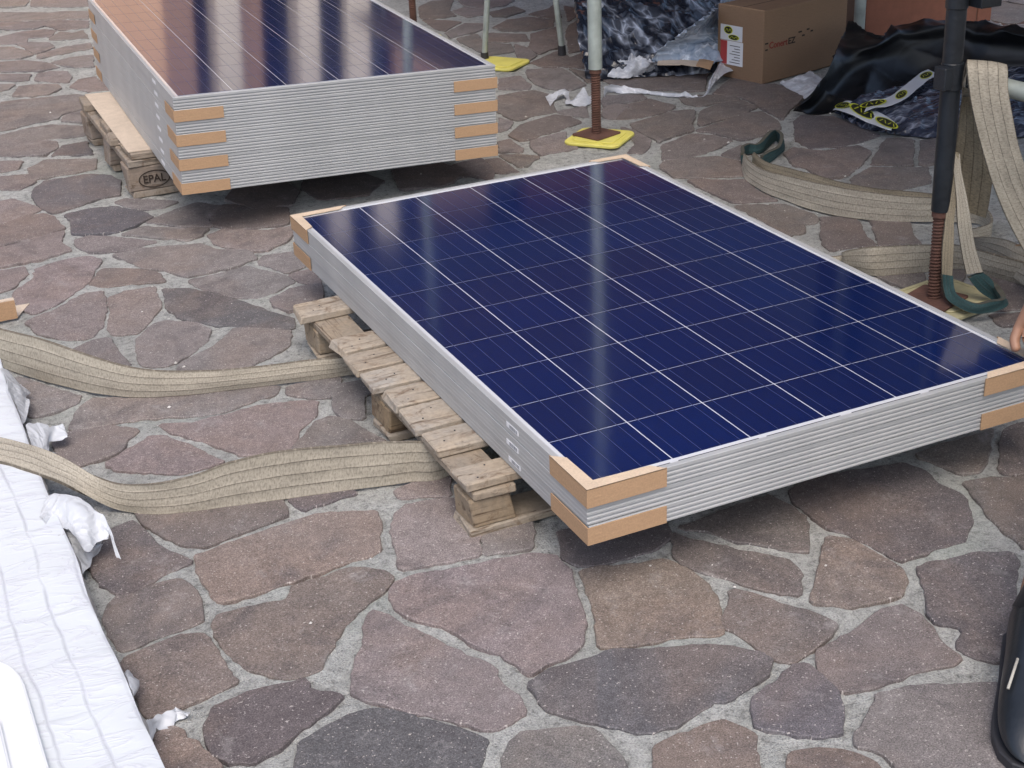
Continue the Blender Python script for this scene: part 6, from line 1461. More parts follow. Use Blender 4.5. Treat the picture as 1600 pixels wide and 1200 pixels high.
# cardboard sheet on that pallet
sh = MB()
def shz(x, y): return top0.z - PT * 8 + (x - S['bx']) * S['tx'] + (y - S['by']) * S['ty'] - .0032
P = [(-.226, 2.722), (.62, 2.722), (.62, 3.55), (-.214, 3.55)]
for x, y in P: sh.v.append((x, y, shz(x, y)))
for x, y in P: sh.v.append((x, y, shz(x, y) + .0028))
for q in ((3, 2, 1, 0), (4, 5, 6, 7), (0, 1, 5, 4), (1, 2, 6, 5), (2, 3, 7, 6), (3, 0, 4, 7)): sh.face(list(q))
tag(sh.obj('cardboard_sheet', CARD_PALE), 'pale beige cardboard sheet lying between the grey pallet and the tall far stack', 'cardboard sheet')

# ---------------------------------------------------------------- ribbons, strips, sheets
def cr(p0, p1, p2, p3, t):
    return 0.5 * ((2 * p1) + (p2 - p0) * t + (2 * p0 - 5 * p1 + 4 * p2 - p3) * t * t + (3 * p1 - p0 - 3 * p2 + p3) * t ** 3)
def spline(pts, sub):
    out = []; n = len(pts)
    for i in range(n - 1):
        for k in range(sub):
            out.append(cr(pts[max(i - 1, 0)], pts[i], pts[i + 1], pts[min(i + 2, n - 1)], k / sub))
    out.append(pts[-1]); return out
def ribbon(name, rows, mat, parent=None, th=.006, sub=6, cross=5, wob=.0015, ragged=0, seed=0, bow=0):
    A = spline([Vector(r[:3]) for r in rows], sub); B = spline([Vector(r[3:]) for r in rows], sub)
    mb = MB(); n = len(A); L = 0; vs = []; front_, back_ = [], []
    for i in range(n):
        if i: L += ((A[i] + B[i]) / 2 - (A[i - 1] + B[i - 1]) / 2).length
        tg = (A[min(i + 1, n - 1)] + B[min(i + 1, n - 1)] - A[max(i - 1, 0)] - B[max(i - 1, 0)])
        ac = B[i] - A[i]; nr = tg.cross(ac); nr = nr.normalized() if nr.length > 1e-9 else Vector((0, 0, 1))
        vs.append(L)
        rf, rb = [], []
        for j in range(cross + 1):
            u = j / cross; p = A[i].lerp(B[i], u)
            p = p + nr * (wob * noise.noise(Vector((L * 12, u * 2, seed))) * 2 + bow * (1 - (2 * u - 1) ** 2))
            if ragged and j in (0, cross): p = p + ac.normalized() * (1 if j else -1) * ragged * noise.noise(Vector((L * 60, seed + j, 1)))
            if p.z < .003: p.z = .003
            rf.append(p + nr * th / 2); rb.append(p - nr * th / 2)
        front_.append(rf); back_.append(rb)
    for grid_ in (front_, back_):
        for r_ in grid_: mb.v += [tuple(max(c, .001) if k == 2 else c for k, c in enumerate(p)) for p in r_]
    W = cross + 1; off = n * W
    for i in range(n - 1):
        for j in range(cross):
            q = [i * W + j, i * W + j + 1, (i + 1) * W + j + 1, (i + 1) * W + j]
            uv = [(j / cross, vs[i]), ((j + 1) / cross, vs[i]), ((j + 1) / cross, vs[i + 1]), (j / cross, vs[i + 1])]
            mb.face(q, uv); mb.face([x + off for x in q][::-1], uv[::-1])
        for j, u in ((0, 0), (cross, 1)):
            q = [i * W + j, (i + 1) * W + j, off + (i + 1) * W + j, off + i * W + j]
            uv = [(u, vs[i]), (u, vs[i + 1]), (u, vs[i + 1]), (u, vs[i])]
            mb.face(q if j == 0 else q[::-1], uv if j == 0 else uv[::-1])
    for i, fl in ((0, 1), (n - 1, 0)):
        for j in range(cross):
            q = [i * W + j, i * W + j + 1, off + i * W + j + 1, off + i * W + j]
            mb.face(q[::-1] if fl else q, [(j / cross, vs[i])] * 4)
    o = mb.obj(name, mat, parent); auto_smooth(o, 50); return o
def sheet(name, G, mat, parent=None, sub=8, amp=.012, freq=14, seed=0, ragged=.01, fine=.35, floor=.002, sub_v=None):
    R_ = [[Vector(p) for p in r] for r in G]
    rows = [spline(r, sub) for r in R_]
    cols = list(zip(*rows)); cols = [spline(list(c), sub_v or sub) for c in cols]
    nx, ny = len(cols), len(cols[0]); mb = MB()
    for j in range(ny):
        for i in range(nx):
            p = cols[i][j].copy()
            a_ = noise.noise(Vector((p.x * freq, p.y * freq, p.z * freq + seed)))
            b_ = noise.noise(Vector((p.x * freq * .9 + 9, p.y * freq * .9, p.z * freq + seed)))
            r1 = (1 - abs(a_) * 2) ** 2; r2 = 1 - abs(noise.noise(Vector((p.x * freq * 2.7, p.y * freq * 2.7, p.z * freq * 2.7 + seed)))) * 2
            edge_ = min(i, nx - 1 - i, j, ny - 1 - j)
            k = min(1, edge_ / 2 + .25)
            p.z += (amp * (r1 - .4) + amp * fine * r2) * k; p.x += amp * .5 * b_; p.y += amp * .5 * a_
            if edge_ == 0: p.x += ragged * noise.noise(Vector((p.x * 40, p.y * 40, seed))); p.y += ragged * noise.noise(Vector((p.x * 40, p.y * 40, seed + 3)))
            if p.z < floor: p.z = floor
            mb.v.append(tuple(p))
    for j in range(ny - 1):
        for i in range(nx - 1):
            mb.face([j * nx + i, j * nx + i + 1, (j + 1) * nx + i + 1, (j + 1) * nx + i])
    return mb.obj(name, mat, parent, smooth=True)

def thing_of(obj_, label, cat, group=None): return tag(obj_, label, cat, group)
G_S = 'webbing lifting slings'
thing_of(ribbon('lifting_sling', D['sling_upper'], STRAP, th=.007, bow=-.004), 'long beige webbing sling lying on edge, passing beneath the near pallet at its far end', 'lifting sling', G_S)
thing_of(ribbon('lifting_sling', D['sling_lower'], STRAP, th=.007, seed=3, wob=.002), 'beige webbing sling twisting down off the white wrapped package and under the near pallet', 'lifting sling', G_S)
r = empty('lifting_sling', D['sling_ground'][0][3:], 'dirty beige sling curving over the paving from a green loop to the dark pole', 'lifting sling', G_S)
inv = Matrix.Translation(-Vector(D['sling_ground'][0][3:]))
def reparent(o, par):
    o.parent = par; o.matrix_parent_inverse = par.matrix_world.inverted() if par.matrix_world != Matrix.Identity(4) else Matrix.Translation(-par.location); return o
reparent(ribbon('webbing', D['sling_ground'], STRAP, th=.006, seed=5), r)
reparent(ribbon('webbing_fold', D['sling_layer'], STRAP_D, th=.006, seed=6), r)
reparent(ribbon('end_loop', D['green_ground'], GREEN, th=.012, seed=7, wob=.003), r)
b0 = D['strap_front'][3][:3]
r = empty('lifting_sling', b0, 'beige webbing sling hung over the scaffold tube with two green end loops touching down', 'lifting sling', G_S)
reparent(ribbon('webbing', D['strap_front'], STRAP, th=.008, seed=8, wob=.003), r)
reparent(ribbon('webbing_fold', D['strap_back'], STRAP_D, th=.007, seed=9, wob=.003), r)
reparent(ribbon('webbing_tail', D['loop_left'], STRAP_D, th=.008, seed=10), r)
reparent(ribbon('webbing_tail', D['loop_right'], STRAP, th=.008, seed=11), r)
reparent(ribbon('end_loop', D['green_left'], GREEN, th=.012, seed=12, wob=.004, sub=5), r)
thing_of(ribbon('lifting_sling', D['strap_low'], STRAP, th=.008, seed=14, wob=.003), 'frayed end of a wide beige sling slumped on the paving at the right edge', 'lifting sling', G_S)

# ---------------------------------------------------------------- scaffold
def rounded_rect(cx, cy, w_, h_, r_, rot, n=6):
    P = []
    for sx, sy, a0 in ((1, 1, 0), (-1, 1, 90), (-1, -1, 180), (1, -1, 270)):
        for i in range(n + 1):
            t_ = math.radians(a0 + 90 * i / n); x = sx * (w_ / 2 - r_) + r_ * math.cos(t_); y = sy * (h_ / 2 - r_) + r_ * math.sin(t_)
            P.append((cx + x * math.cos(rot) - y * math.sin(rot), cy + x * math.sin(rot) + y * math.cos(rot)))
    return P
def base_pad(x, y, rot, mat, label, w_=.205, h_=.205, z=.003):
    r_ = empty('base_pad', (x, y, z), label, 'base pad', 'yellow plastic scaffold pads')
    m = MB(); m.prism(rounded_rect(0, 0, w_, h_, .035, rot), 0, .012); m.obj('pad', mat, r_, bevel=.003)
    m = MB(); m.prism(rounded_rect(0, 0, w_ - .05, h_ - .05, .02, rot), .012, .016); m.obj('raised_centre', mat, r_, bevel=.0015)
    m = MB()
    for i in range(4):
        t_ = rot + i * math.pi / 2; cx, cy = math.cos(t_) * (w_ / 2 - .013), math.sin(t_) * (w_ / 2 - .013)
        m.prism(rounded_rect(cx, cy, .006, w_ * .5, .002, t_, 2), .012, .0135)
    m.obj('rib', mat, r_); return r_
def thread(par, x0, y0, z0, x1, y1, z1, rr, pitch=.0085):
    a_, b_ = Vector((x0, y0, z0)), Vector((x1, y1, z1)); d = (b_ - a_); L = d.length; d.normalize(); u = d.orthogonal().normalized(); v = d.cross(u)
    mb = MB(); ns = 20; steps = int(L / pitch * ns)
    prof = [(rr - .003, 0), (rr, .28), (rr, .5), (rr - .003, .78)]
    per = len(prof)
    for k in range(steps + 1):
        t_ = 2 * math.pi * k / ns; z = k / ns * pitch
        for r_, dz in prof:
            zz = min(max(z + (dz - .5) * pitch, 0), L); mb.v.append(tuple(a_ + d * zz + (u * math.cos(t_) + v * math.sin(t_)) * r_))
    for k in range(steps):
        for j in range(per - 1): mb.face([k * per + j, k * per + j + 1, (k + 1) * per + j + 1, (k + 1) * per + j][::-1])
    mb.tube(a_, b_, rr - .003, n=18)
    o = mb.obj('screw_thread', RUST, par); return o
def screw_pole(x, y, label, mat, zj, r_tube=.0242, top=2.6, lean=(0, 0), zc=None):
    r_ = empty('scaffold_pole', (x, y, 0), label, 'scaffold pole', 'scaffold uprights')
    lx, ly = lean
    m = MB(); m.prism(rounded_rect(0, 0, .125, .125, .008, .35), .0195, .025); m.obj('foot_plate', RUST, r_, bevel=.001)
    thread(r_, 0, 0, .024, lx * zj, ly * zj, zj, .0175)
    m = MB(); m.tube((lx * (zj - .03), ly * (zj - .03), zj - .012), (lx * zj, ly * zj, zj + .004), .021, n=20); o = m.obj('collar_nut', RUST, r_, smooth=False)
    m = MB(); m.tube((lx * zj, ly * zj, zj + .003), (lx * top, ly * top, top), r_tube, n=28); o = m.obj('tube', mat, r_); auto_smooth(o)
    return r_
screw_pole(1.353, 2.494, 'pale galvanised scaffold pole on a rusty screw jack and bright yellow pad', GALV, .249)
base_pad(1.357, 2.478, .70, YELLOW, 'bright yellow rounded pad under the pale galvanised scaffold pole', .205, .205)
dp = screw_pole(1.346, .711, 'dark blue-grey scaffold pole on a rusty screw jack beside the hanging slings', DARKPOLE, .249, .0232, 2.6, (-.012, .004))
base_pad(1.392, .716, .15, YELLOW_OLD, 'worn pale yellow pad under the dark scaffold pole', .215, .215)
# couplers on the dark pole
m = MB(); m.tube((-.007, .002, .548), (-.007, .002, .612), .0262, n=16)
m.box(-.052, -.03, -.028, .012, .555, .607); m.box(.018, .056, -.052, -.018, .552, .6); m.obj('coupler', DARKPOLE, dp, bevel=.002)
m = MB(); m.tube((-.009, .003, .735), (-.009, .003, .79), .0262, n=16); m.box(.015, .075, -.05, -.005, .738, .79); m.obj('coupler', DARKPOLE, dp, bevel=.002)
ra = Vector((1.375, .70, .572)); rb = Vector((1.499, .630, .5335)); rd = (rb - ra).normalized()
m = MB(); m.tube(ra - ra, rd * 1.3, .0215, n=24); o = m.obj('scaffold_tube', GALV); o.location = ra; auto_smooth(o)
tag(o, 'galvanised ledger tube clamped to the dark pole, slings hanging over it', 'scaffold tube')
screw_pole(1.446, 4.46, 'scaffold pole standing on a bare rusty screw beyond the tall far stack', GALV, .55)
base_pad(1.446, 4.46, .2, YELLOW, 'yellow pad under the rusty screw pole beyond the far stack')
base_pad(1.545, 3.725, .62, YELLOW, 'loose yellow pad on the paving just past the tall far stack', .20, .215)
m = MB(); m.tube((0, 0, 0), (.0, .0, 2.95), .0245, n=24); o = m.obj('steel_post', GALV); o.location = (3.0, 3.16, 0); auto_smooth(o)
tag(o, 'galvanised steel post standing behind the printed carton at the wall end', 'post')
for i in range(6):  # planks out of view, added to darken the right side and the reflections
    x0 = 1.30 + i * .31
    m = MB(); m.box(0, .30, -1.6, 5.2, 0, .045); o = m.obj('shading_plank', WY, bevel=.003); o.location = (x0, 0, 2.02)
    tag(o, 'unseen overhead plank added for shade, number %s from the open side of the deck' % ('one', 'two', 'three', 'four', 'five', 'six')[i], 'plank', 'added shading planks')
# trestle with rubber feet
tr = empty('trestle', (1.853, 3.738, 0), 'light metal trestle with splayed round legs and black rubber feet', 'trestle')
for (fx, fy, tx_, ty_) in ((0, 0, -.08, .04), (-.335, .080, -.25, .05), (.25, 2.05, .12, 1.9), (-.15, 2.10, -.08, 1.9)):
    m = MB(); m.tube((fx, fy, .03), (tx_ * 1.0, ty_, .95), .0125, n=16); o = m.obj('leg', GALV, tr); auto_smooth(o)
    m = MB(); m.tube((fx, fy, .0), (fx, fy, .045), .0185, .0165, n=16); o2 = m.obj('rubber_foot', RUBBER, o); auto_smooth(o2)
m = MB(); m.box(-.27, .14, .02, 1.92, .95, .98); m.obj('top_board', WX, tr, bevel=.002)

# ---------------------------------------------------------------- films, sheets, box
sheet('black_plastic_heap', D['heap'], HEAP_FILM, sub=16, amp=.024, freq=8, seed=1)
o = bpy.data.objects['black_plastic_heap']; tag(o, 'heap of crumpled black plastic under shiny clear film beside the carton', 'plastic heap')
o = sheet('clear_film', [[(p[0] - .02, p[1] - .05, p[2] + .03) for p in r_] for r_ in D['film_mid']], PALE_FILM, sub=14, amp=.016, freq=18, seed=2, ragged=.03); tag(o, 'bluish crumpled clear film draped against the left side of the printed carton', 'plastic film', 'loose packing film')
o = sheet('clear_film', D['film_low'], WHITE_FILM, sub=14, amp=.02, freq=16, seed=3, ragged=.03); tag(o, 'whitish film bunched low on the heap just right of the galvanised pole', 'plastic film', 'loose packing film')
o = sheet('clear_film', D['film_top'], WHITE_FILM, sub=10, amp=.02, freq=14, seed=4, ragged=.03); tag(o, 'whitish film on the upper left of the black heap at the top of the view', 'plastic film', 'loose packing film')
o = ribbon('clear_film', D['film_tail'], WHITE_FILM, th=.001, cross=5, wob=.006, ragged=.008, seed=3); tag(o, 'long thin tail of clear film pulled out of the heap across the paving', 'plastic film', 'loose packing film')
o = ribbon('clear_film', D['film_scrap'], WHITE_FILM, th=.001, cross=4, wob=.006, ragged=.01, seed=4); tag(o, 'curled scrap of white film on the paving left of the galvanised pole', 'plastic film', 'loose packing film')
for i, (P, lab) in enumerate(zip(D['card_mid'], ('long torn cardboard piece stuck in the foot of the plastic heap', 'middle torn cardboard piece in the foot of the plastic heap', 'short torn cardboard piece in the heap nearest the carton'))):
    m = MB(); nrm = (Vector(P[1]) - Vector(P[0])).cross(Vector(P[3]) - Vector(P[0])).normalized() * .004
    for p in P: m.v.append(tuple(Vector(p) + Vector((0, -.035, .012))))
    for p in P: m.v.append(tuple(Vector(p) + Vector((0, -.035, .012)) + nrm))
    for q in ((3, 2, 1, 0), (4, 5, 6, 7), (0, 1, 5, 4), (1, 2, 6, 5), (2, 3, 7, 6), (3, 0, 4, 7)): m.face(list(q))
    tag(m.obj('cardboard_scrap', CARD_PALE if i < 2 else CARD), lab, 'cardboard scrap', 'cardboard scraps')
# carton with print
bxp = Vector((2.264, 2.81, 0)); dx = (Vector((2.609, 2.892, 0)) - bxp).normalized(); dy = Vector((-dx.y, dx.x, 0))
BW, BD, BH = .50, .245, .287
ct = empty('cardboard_box', M=face_M(bxp, dx, dy), label='tall brown carton with faded red and black print and a courier label', cat='box')
m = MB(); m.box(0, BW, 0, BD, .002, BH); m.obj('carton', CARD_BOX, ct, bevel=.003)
m = MB(); m.box(-.001, BW * .998, BD / 2 - .0015, BD / 2 + .0015, BH, BH + .0006); m.obj('flap_seam', INK_FADED, ct)
m = MB(); m.box(.003, .009, .004, BD - .004, BH, BH + .0015); m.obj('flap_edge', CARD, ct)
ff = lambda x, z: face_M((x, -.0006, z), (1, 0, 0), (0, 0, 1))
text('red_print', 'Conert', .036, RED_FADED, ff(.088, .148), ct, .0003, 1.0, .0008)
text('black_print', 'EZ', .034, INK_FADED, ff(.166, .148), ct, .0003, 1.1, .0008)
for x, z, s2 in ((.02, .160, .018), (.02, .135, .014), (.215, .175, .02), (.235, .158, .015), (.262, .178, .016), (.285, .168, .014)):
    m = MB(); m.box(x - s2 / 2, x + s2 / 2, -.0008, .0004, z - .003, z + .003); m.obj('faint_print', INK_FADED, ct)
lf = lambda y, z: face_M((-.0008, y, z), (0, -1, 0), (0, 0, 1))
m = MB(); m.box(-.0009, .0004, .105, .225, .055, .150); lb = m.obj('courier_label', WHITE_P, ct)
m = MB(); m.box(-.0016, -.0008, .190, .225, .056, .149); m.obj('red_stripe', RED_INK, lb)
m = MB()
for k in range(7): m.box(-.0015, -.0008, .12, .175 - (k % 3) * .012, .065 + k * .011, .0675 + k * .011)
m.obj('label_print', INK_FADED, lb)
m = MB(); m.box(-.0009, .0004, .110, .228, .152, .212); lt = m.obj('tape_patch', TAPE, ct)
def ellipse(mb, c, ux, uy, n=18):
    k = len(mb.v); mb.v.append(tuple(c))
    for i in range(n):
        t_ = 2 * math.pi * i / n; mb.v.append(tuple(Vector(c) + Vector(ux) * math.cos(t_) + Vector(uy) * math.sin(t_)))
    for i in range(n): mb.face([k, k + 1 + i, k + 1 + (i + 1) % n])
def logo(c, ux, uy, par, wiggle=True, inv_=None):
    """yellow oval with a black middle and yellow lettering strokes"""
    nr = Vector(ux).cross(Vector(uy)).normalized()
    for nm_, k, mt, h_ in (('logo_rim', 1.0, TAPE_Y, .0006), ('logo_oval', .86, INK, .0011)):
        mb = MB(); ellipse(mb, Vector(c) + nr * h_, Vector(ux) * k, Vector(uy) * k); o_ = mb.obj(nm_, mt, par)
        if inv_ is not None: o_.matrix_parent_inverse = inv_
    mb = MB()
    for i in range(4):
        a_ = Vector(c) + nr * .0016 + Vector(ux) * (-.55 + .36 * i) + Vector(uy) * (.35 if i % 2 else -.35)
        b_ = Vector(c) + nr * .0016 + Vector(ux) * (-.38 + .36 * i) + Vector(uy) * (-.35 if i % 2 else .35)
        w_ = Vector(ux) * .045; k = len(mb.v); mb.v += [tuple(a_ - w_), tuple(a_ + w_), tuple(b_ + w_), tuple(b_ - w_)]; mb.face([k, k + 1, k + 2, k + 3])
    o_ = mb.obj('logo_letters', TAPE_Y, par)
    if inv_ is not None: o_.matrix_parent_inverse = inv_
logo((-.0010, .185, .192), (0, -.024, 0), (0, 0, .016), ct); logo((-.0010, .155, .166), (0, -.030, .0), (0, 0, .011), ct)

o = sheet('clear_film', D['film_box'], WHITE_FILM, sub=12, amp=.01, freq=16, seed=6); tag(o, 'flat whitish film patch between the carton and the black sheet', 'plastic film', 'loose packing film')
o = sheet('clear_film', D['film_right'], BLUE_FILM, sub=14, amp=.014, freq=13, seed=7, sub_v=14); tag(o, 'dark bluish film under the logo tape left of the dark pole', 'plastic film', 'loose packing film')
for nm_k, (nm_, rows, lab, marks) in enumerate((('packing_tape', D['tape_low'], 'white tape strip with yellow ovals along the lower edge of the film', (0.13, .52, .86)),
                              ('packing_tape', D['tape_high'], 'white tape strip with yellow ovals rising to the dark pole', (.16, .56, .9)))):
    o = ribbon(nm_, rows, TAPE, th=.0012, sub=6, cross=3, wob=.002, ragged=.002, seed=3); tag(o, lab, 'tape', 'printed tape strips')
    for v in o.data.vertices: v.co.z += .012
    A = spline([Vector(q[:3]) for q in rows], 8); B = spline([Vector(q[3:]) for q in rows], 8)
    for f in marks:
        i = int(f * (len(A) - 1)); i = min(max(i, 1), len(A) - 2)
        c0 = (A[i] + B[i]) / 2; tg = ((A[i + 1] + B[i + 1]) - (A[i - 1] + B[i - 1])).normalized(); ac = (B[i] - A[i])
        nr = tg.cross(ac).normalized()
        if nr.z < 0: ac = -ac; nr = -nr
        logo(c0 + Vector((0, 0, .0135)), tg * ac.length * (.42 if nm_k else .5), ac * .34, o)
o = sheet('black_sheet', D['black'], BLACK_FILM, sub=12, amp=.030, freq=4.5, seed=8, ragged=.012, fine=.15, sub_v=12); tag(o, 'large black plastic sheet draped up against the terracotta wall', 'plastic sheet')
# faint highlights on the black sheet's creases are painted in its material
m = MB(); m.box(0, .16, -.004, 0, 0, .20); o = m.obj('cardboard_flap', CARD); o.matrix_world = face_M((1.545, .66, .14), (.9, -.42, .0), (.16, .35, .9)); o.scale = (1, 1, 1)
tag(o, 'tan cardboard flap standing at the right edge behind the hanging sling', 'cardboard piece')

# little protector lying at the left edge
sc_ = empty('corner_protector', (-.717, 1.853, .003), 'loose cardboard corner protector lying on the paving at the left edge', 'corner protector')
m = MB(); m.box(-.16, 0, -.0025, 0, 0, .050); o = m.obj('side_wall', CARD, sc_)
m = MB(); m.prism([(-.001, 0), (.042, .085), (-.004, .09)], 0, .0022); m.obj('end_flange', CARD_PALE, sc_)
m = MB(); m.box(-.16, 0, 0, .018, .0498, .052); m.obj('top_flange', CARD_PALE, sc_)

# ---------------------------------------------------------------- white wrapped package
def M_bag():
    m = N('white_wrap'); uv = m.n('TexCoord').outputs['UV']; u, v = m.sep(uv)[:2]
    p = m.coord('World')
    wob = m.noise(p, 6, 3, .5)
    uu = m.math('ADD', u, m.math('MULTIPLY', m.math('SUBTRACT', wob, .5), .03)); vv = m.math('ADD', v, m.math('MULTIPLY', m.math('SUBTRACT', wob, .5), .05))
    gu = m.ramp(m.math('PINGPONG', m.math('MULTIPLY', uu, 15.0), .5), [(0, 1.0), (.03, .6), (.07, 0.0)])
    gv = m.ramp(m.math('PINGPONG', m.math('ADD', m.math('MULTIPLY', vv, 7.0), m.math('MULTIPLY', uu, 2.5)), .5), [(0, .5), (.03, .2), (.08, 0.0)])
    patch = m.ramp(m.noise(p, 8, 4, .6), [(.30, 0.15), (.55, 1.0)])
    ln = m.math('MULTIPLY', m.math('MAXIMUM', gu, gv), patch)
    mp = m.n('Mapping'); mp.inputs['Scale'].default_value = (3, 9, 1); mp.inputs['Rotation'].default_value = (0, 0, .5); m.l(p, mp.inputs[0])
    cre = m.noise(mp.outputs[0], 2.6, 3, .5, 1.2)
    ridge = m.ramp(m.math('ABSOLUTE', m.math('SUBTRACT', cre, .5)), [(0, 1.0), (.03, .3), (.1, 0.0)])
    c = m.mix(m.math('MULTIPLY', ln, .5), (.665, .70, .725), (.30, .31, .36))
    c = m.mix(m.math('MULTIPLY', ridge, .4), c, (.60, .60, .68))
    c = m.mix(m.ramp(m.noise(p, 45, 3, .7), [(.68, 0.0), (.76, .6)]), c, (.36, .36, .36))
    m.set(Base_Color=c, Roughness=.5)
    m.bump(m.math('SUBTRACT', m.math('MULTIPLY', ridge, .7), ln), .16, .012); return m.m
BAG = M_bag(); BAG_SIDE = M_film('grey_side_wrap', (.42, .41, .39), (.62, .63, .64), .3, .6, .6, (1, 1, 3), 16, bstr=.3)  # side wrap is greyer than the white top
pk = empty('wrapped_package', D['bag'][9], 'long low package wrapped in creased white sheeting along the left edge', 'package')
E_ = spline([Vector(p) for p in D['bag']], 5)
mb, side = MB(), MB(); n = len(E_); L = 0
prof = [(0, 0), (-.006, .0015), (-.02, .003), (-.05, .004), (-.09, .004), (-.14, .005), (-.2, .005), (-.27, .005), (-.35, .004), (-.45, .004), (-.6, .003), (-.8, 0), (-1.1, 0)]
px = Vector((-.93, -.36, 0)).normalized()
for i, p in enumerate(E_):
    if i: L += (E_[i] - E_[i - 1]).length
    for d_, h_ in prof:
        q = p + px * (-d_); q.z = .080 + h_ + noise.noise(Vector((q.x * 9, q.y * 5, 0))) * .005 * min(1, -d_ * 20) + (1 - abs(noise.noise(Vector((q.x * 8 + q.y * 6, q.y * 5, 2)))) * 3) * .0022
        mb.v.append(tuple(q))
W = len(prof); L = 0; us = [-d_ for d_, _ in prof]; ls = [0]
for i in range(1, n): ls.append(ls[-1] + (E_[i] - E_[i - 1]).length)
for i in range(n - 1):
    for j in range(W - 1):
        mb.face([i * W + j, i * W + j + 1, (i + 1) * W + j + 1, (i + 1) * W + j], [(us[j], ls[i]), (us[j + 1], ls[i]), (us[j + 1], ls[i + 1]), (us[j], ls[i + 1])])
reparent(mb.obj('top_wrap', BAG, smooth=True), pk)
sp = [(0, .080), (.004, .066), (.001, .045), (.006, .022), (.012, .004)]
for i, p in enumerate(E_):
    for d_, z in sp:
        q = p + Vector((.93, .36, 0)).normalized() * (d_ + (0 if z > .075 else noise.noise(Vector((p.x * 20, p.y * 22, z * 30))) * .007)); side.v.append((q.x, q.y, mb.v[i * W][2] if z > .075 else z))
W2 = len(sp)
for i in range(n - 1):
    for j in range(W2 - 1): side.face([i * W2 + j, (i + 1) * W2 + j, (i + 1) * W2 + j + 1, i * W2 + j + 1])
# far end face
k = len(side.v)
a_, b_ = E_[0], E_[0] + px * 1.1
side.v += [(a_.x, a_.y, .004), (b_.x, b_.y, .004), (b_.x, b_.y, .078), (a_.x, a_.y, .078)]; side.face([k, k + 1, k + 2, k + 3])
reparent(side.obj('side_wrap', BAG_SIDE, smooth=True), pk)
TORN = M_film('torn_wrap', (.55, .57, .60), (.74, .77, .80), .2, .6, .45, (1, 1, 1), 22, bstr=.3)
for k, lab in (('torn_a', None), ('torn_a2', None), ('torn_b', None), ('torn_b2', None), ('torn_c', None), ('torn_d', None), ('torn_e', None)):
    reparent(ribbon('torn_flap', D[k], TORN, th=.0008, sub=6, cross=6, wob=.007, ragged=.008, seed=len(k) + ord(k[-1])), pk)
GLOSS_WHITE = M_plain('glossy_white_profile', (.80, .82, .84), .25, 0, 0, 30, .03)
o = MB(); o.prism([p[:2] for p in D['profile']][::-1], .0905, .1015); o = o.obj('white_profile', GLOSS_WHITE, bevel=.003, seg=2); tag(o, 'smooth white plastic strip lying on the package in the bottom left corner', 'plastic strip')
o = MB(); o.prism([p[:2] for p in D['profile2']][::-1], .1018, .112); o = o.obj('white_profile', GLOSS_WHITE, bevel=.003, seg=2); tag(o, 'second white plastic strip on top of the first in the bottom left corner', 'plastic strip')

# ---------------------------------------------------------------- walls and building
def M_wall(name, col, course=.25):
    m = N(name); p = m.coord('World'); n1 = m.noise(p, 2.5, 5, .6, .4); n2 = m.noise(p, 30, 5, .7); n3 = m.noise(p, 150, 2, .6)
    c = m.mix(m.ramp(n1, [(.3, 0.0), (.7, .6)]), col, tuple(v * .72 for v in col))
    c = m.mix(.5, c, m.ramp(n2, [(.3, .8), (.7, 1.15)]), 'MULTIPLY')
    m.set(Base_Color=c, Roughness=.9); m.bump(m.mix(.3, n2, n3), .4, .006); return m.m
TERRA = M_wall('terracotta_block', (.26, .105, .065)); PEACH = M_wall('peach_render', (.86, .54, .34)); CREAM = M_wall('cream_render', (.82, .73, .62)); DUSK = M_wall('brown_render', (.42, .27, .20))
BROWN = M_wall('brown_end_face', (.17, .11, .08)); DARKDOOR = M_plain('dark_glass', (.02, .025, .04), .1); DARKW = M_wall('dark_reflected_wall', (.022, .025, .034)); JOINT = M_wall('wall_joint', (.13, .07, .05))  # dark wall tone set so the panels mirror little light
def block_wall(name, a_, b_, z1, label, thick=.25, bl=.50, bh=.25, away=1):
    a_, b_ = Vector(a_), Vector(b_); d = (b_ - a_).normalized(); L = (b_ - a_).length; nr = Vector((-d.y, d.x, 0)) * away
    r_ = empty(name, M=face_M(a_, d, nr) if away > 0 else face_M(a_, d, nr), label=label, cat='wall')
    m = MB(); m.box(.004, L - .004, .006, thick - .006, 0, z1 - .004); m.obj('joint_core', JOINT, r_)
    for j in range(int(z1 / bh)):
        x = -(j % 2) * bl / 2
        while x < L:
            x0, x1 = max(x, 0), min(x + bl, L)
            if x1 - x0 > .03:
                m = MB(); m.box(x0 + .003, x1 - .003, random.uniform(0, .003), thick, j * bh + .003, (j + 1) * bh - .003); m.obj('block', TERRA, r_, bevel=.003)
            x += bl
    return r_
block_wall('terracotta_wall', (3.075, 3.215, 0), (3.78, 3.20, 0), 1.2, 'terracotta block wall stretch behind the black sheet, left of the dark pole', bl=.62, bh=.3)
block_wall('terracotta_wall', (3.60, -3.0, 0), (3.76, 3.195, 0), 1.2, 'terracotta block wall stretch running toward the camera right of the dark pole', bl=.62, bh=.3, away=-1)
for (x0, x1, y0, y1, lab) in ((3.08, 3.79, 3.22, 3.46, 'unseen dark wall added to block skylight above the short terracotta stretch'), (3.62, 3.90, -3.0, 3.19, 'unseen dark wall added to block skylight above the long terracotta stretch')):
    m = MB(); m.box(0, x1 - x0, 0, y1 - y0, 0, 3.0); o = m.obj('added_dark_wall', DARKW); o.location = (x0, y0, 1.205); tag(o, lab, 'wall', 'added light-blocking walls')  # added out of view to cut skylight, dark so the panels mirror no red
m = MB(); m.box(-.03, 0, 0, .26, 0, 1.5); o = m.obj('wall_end_face', BROWN); o.location = (3.07, 3.22, 0); tag(o, 'brown end face of the terracotta wall beside the steel post', 'board')  # thin brown slab added as the visible end face of the wall

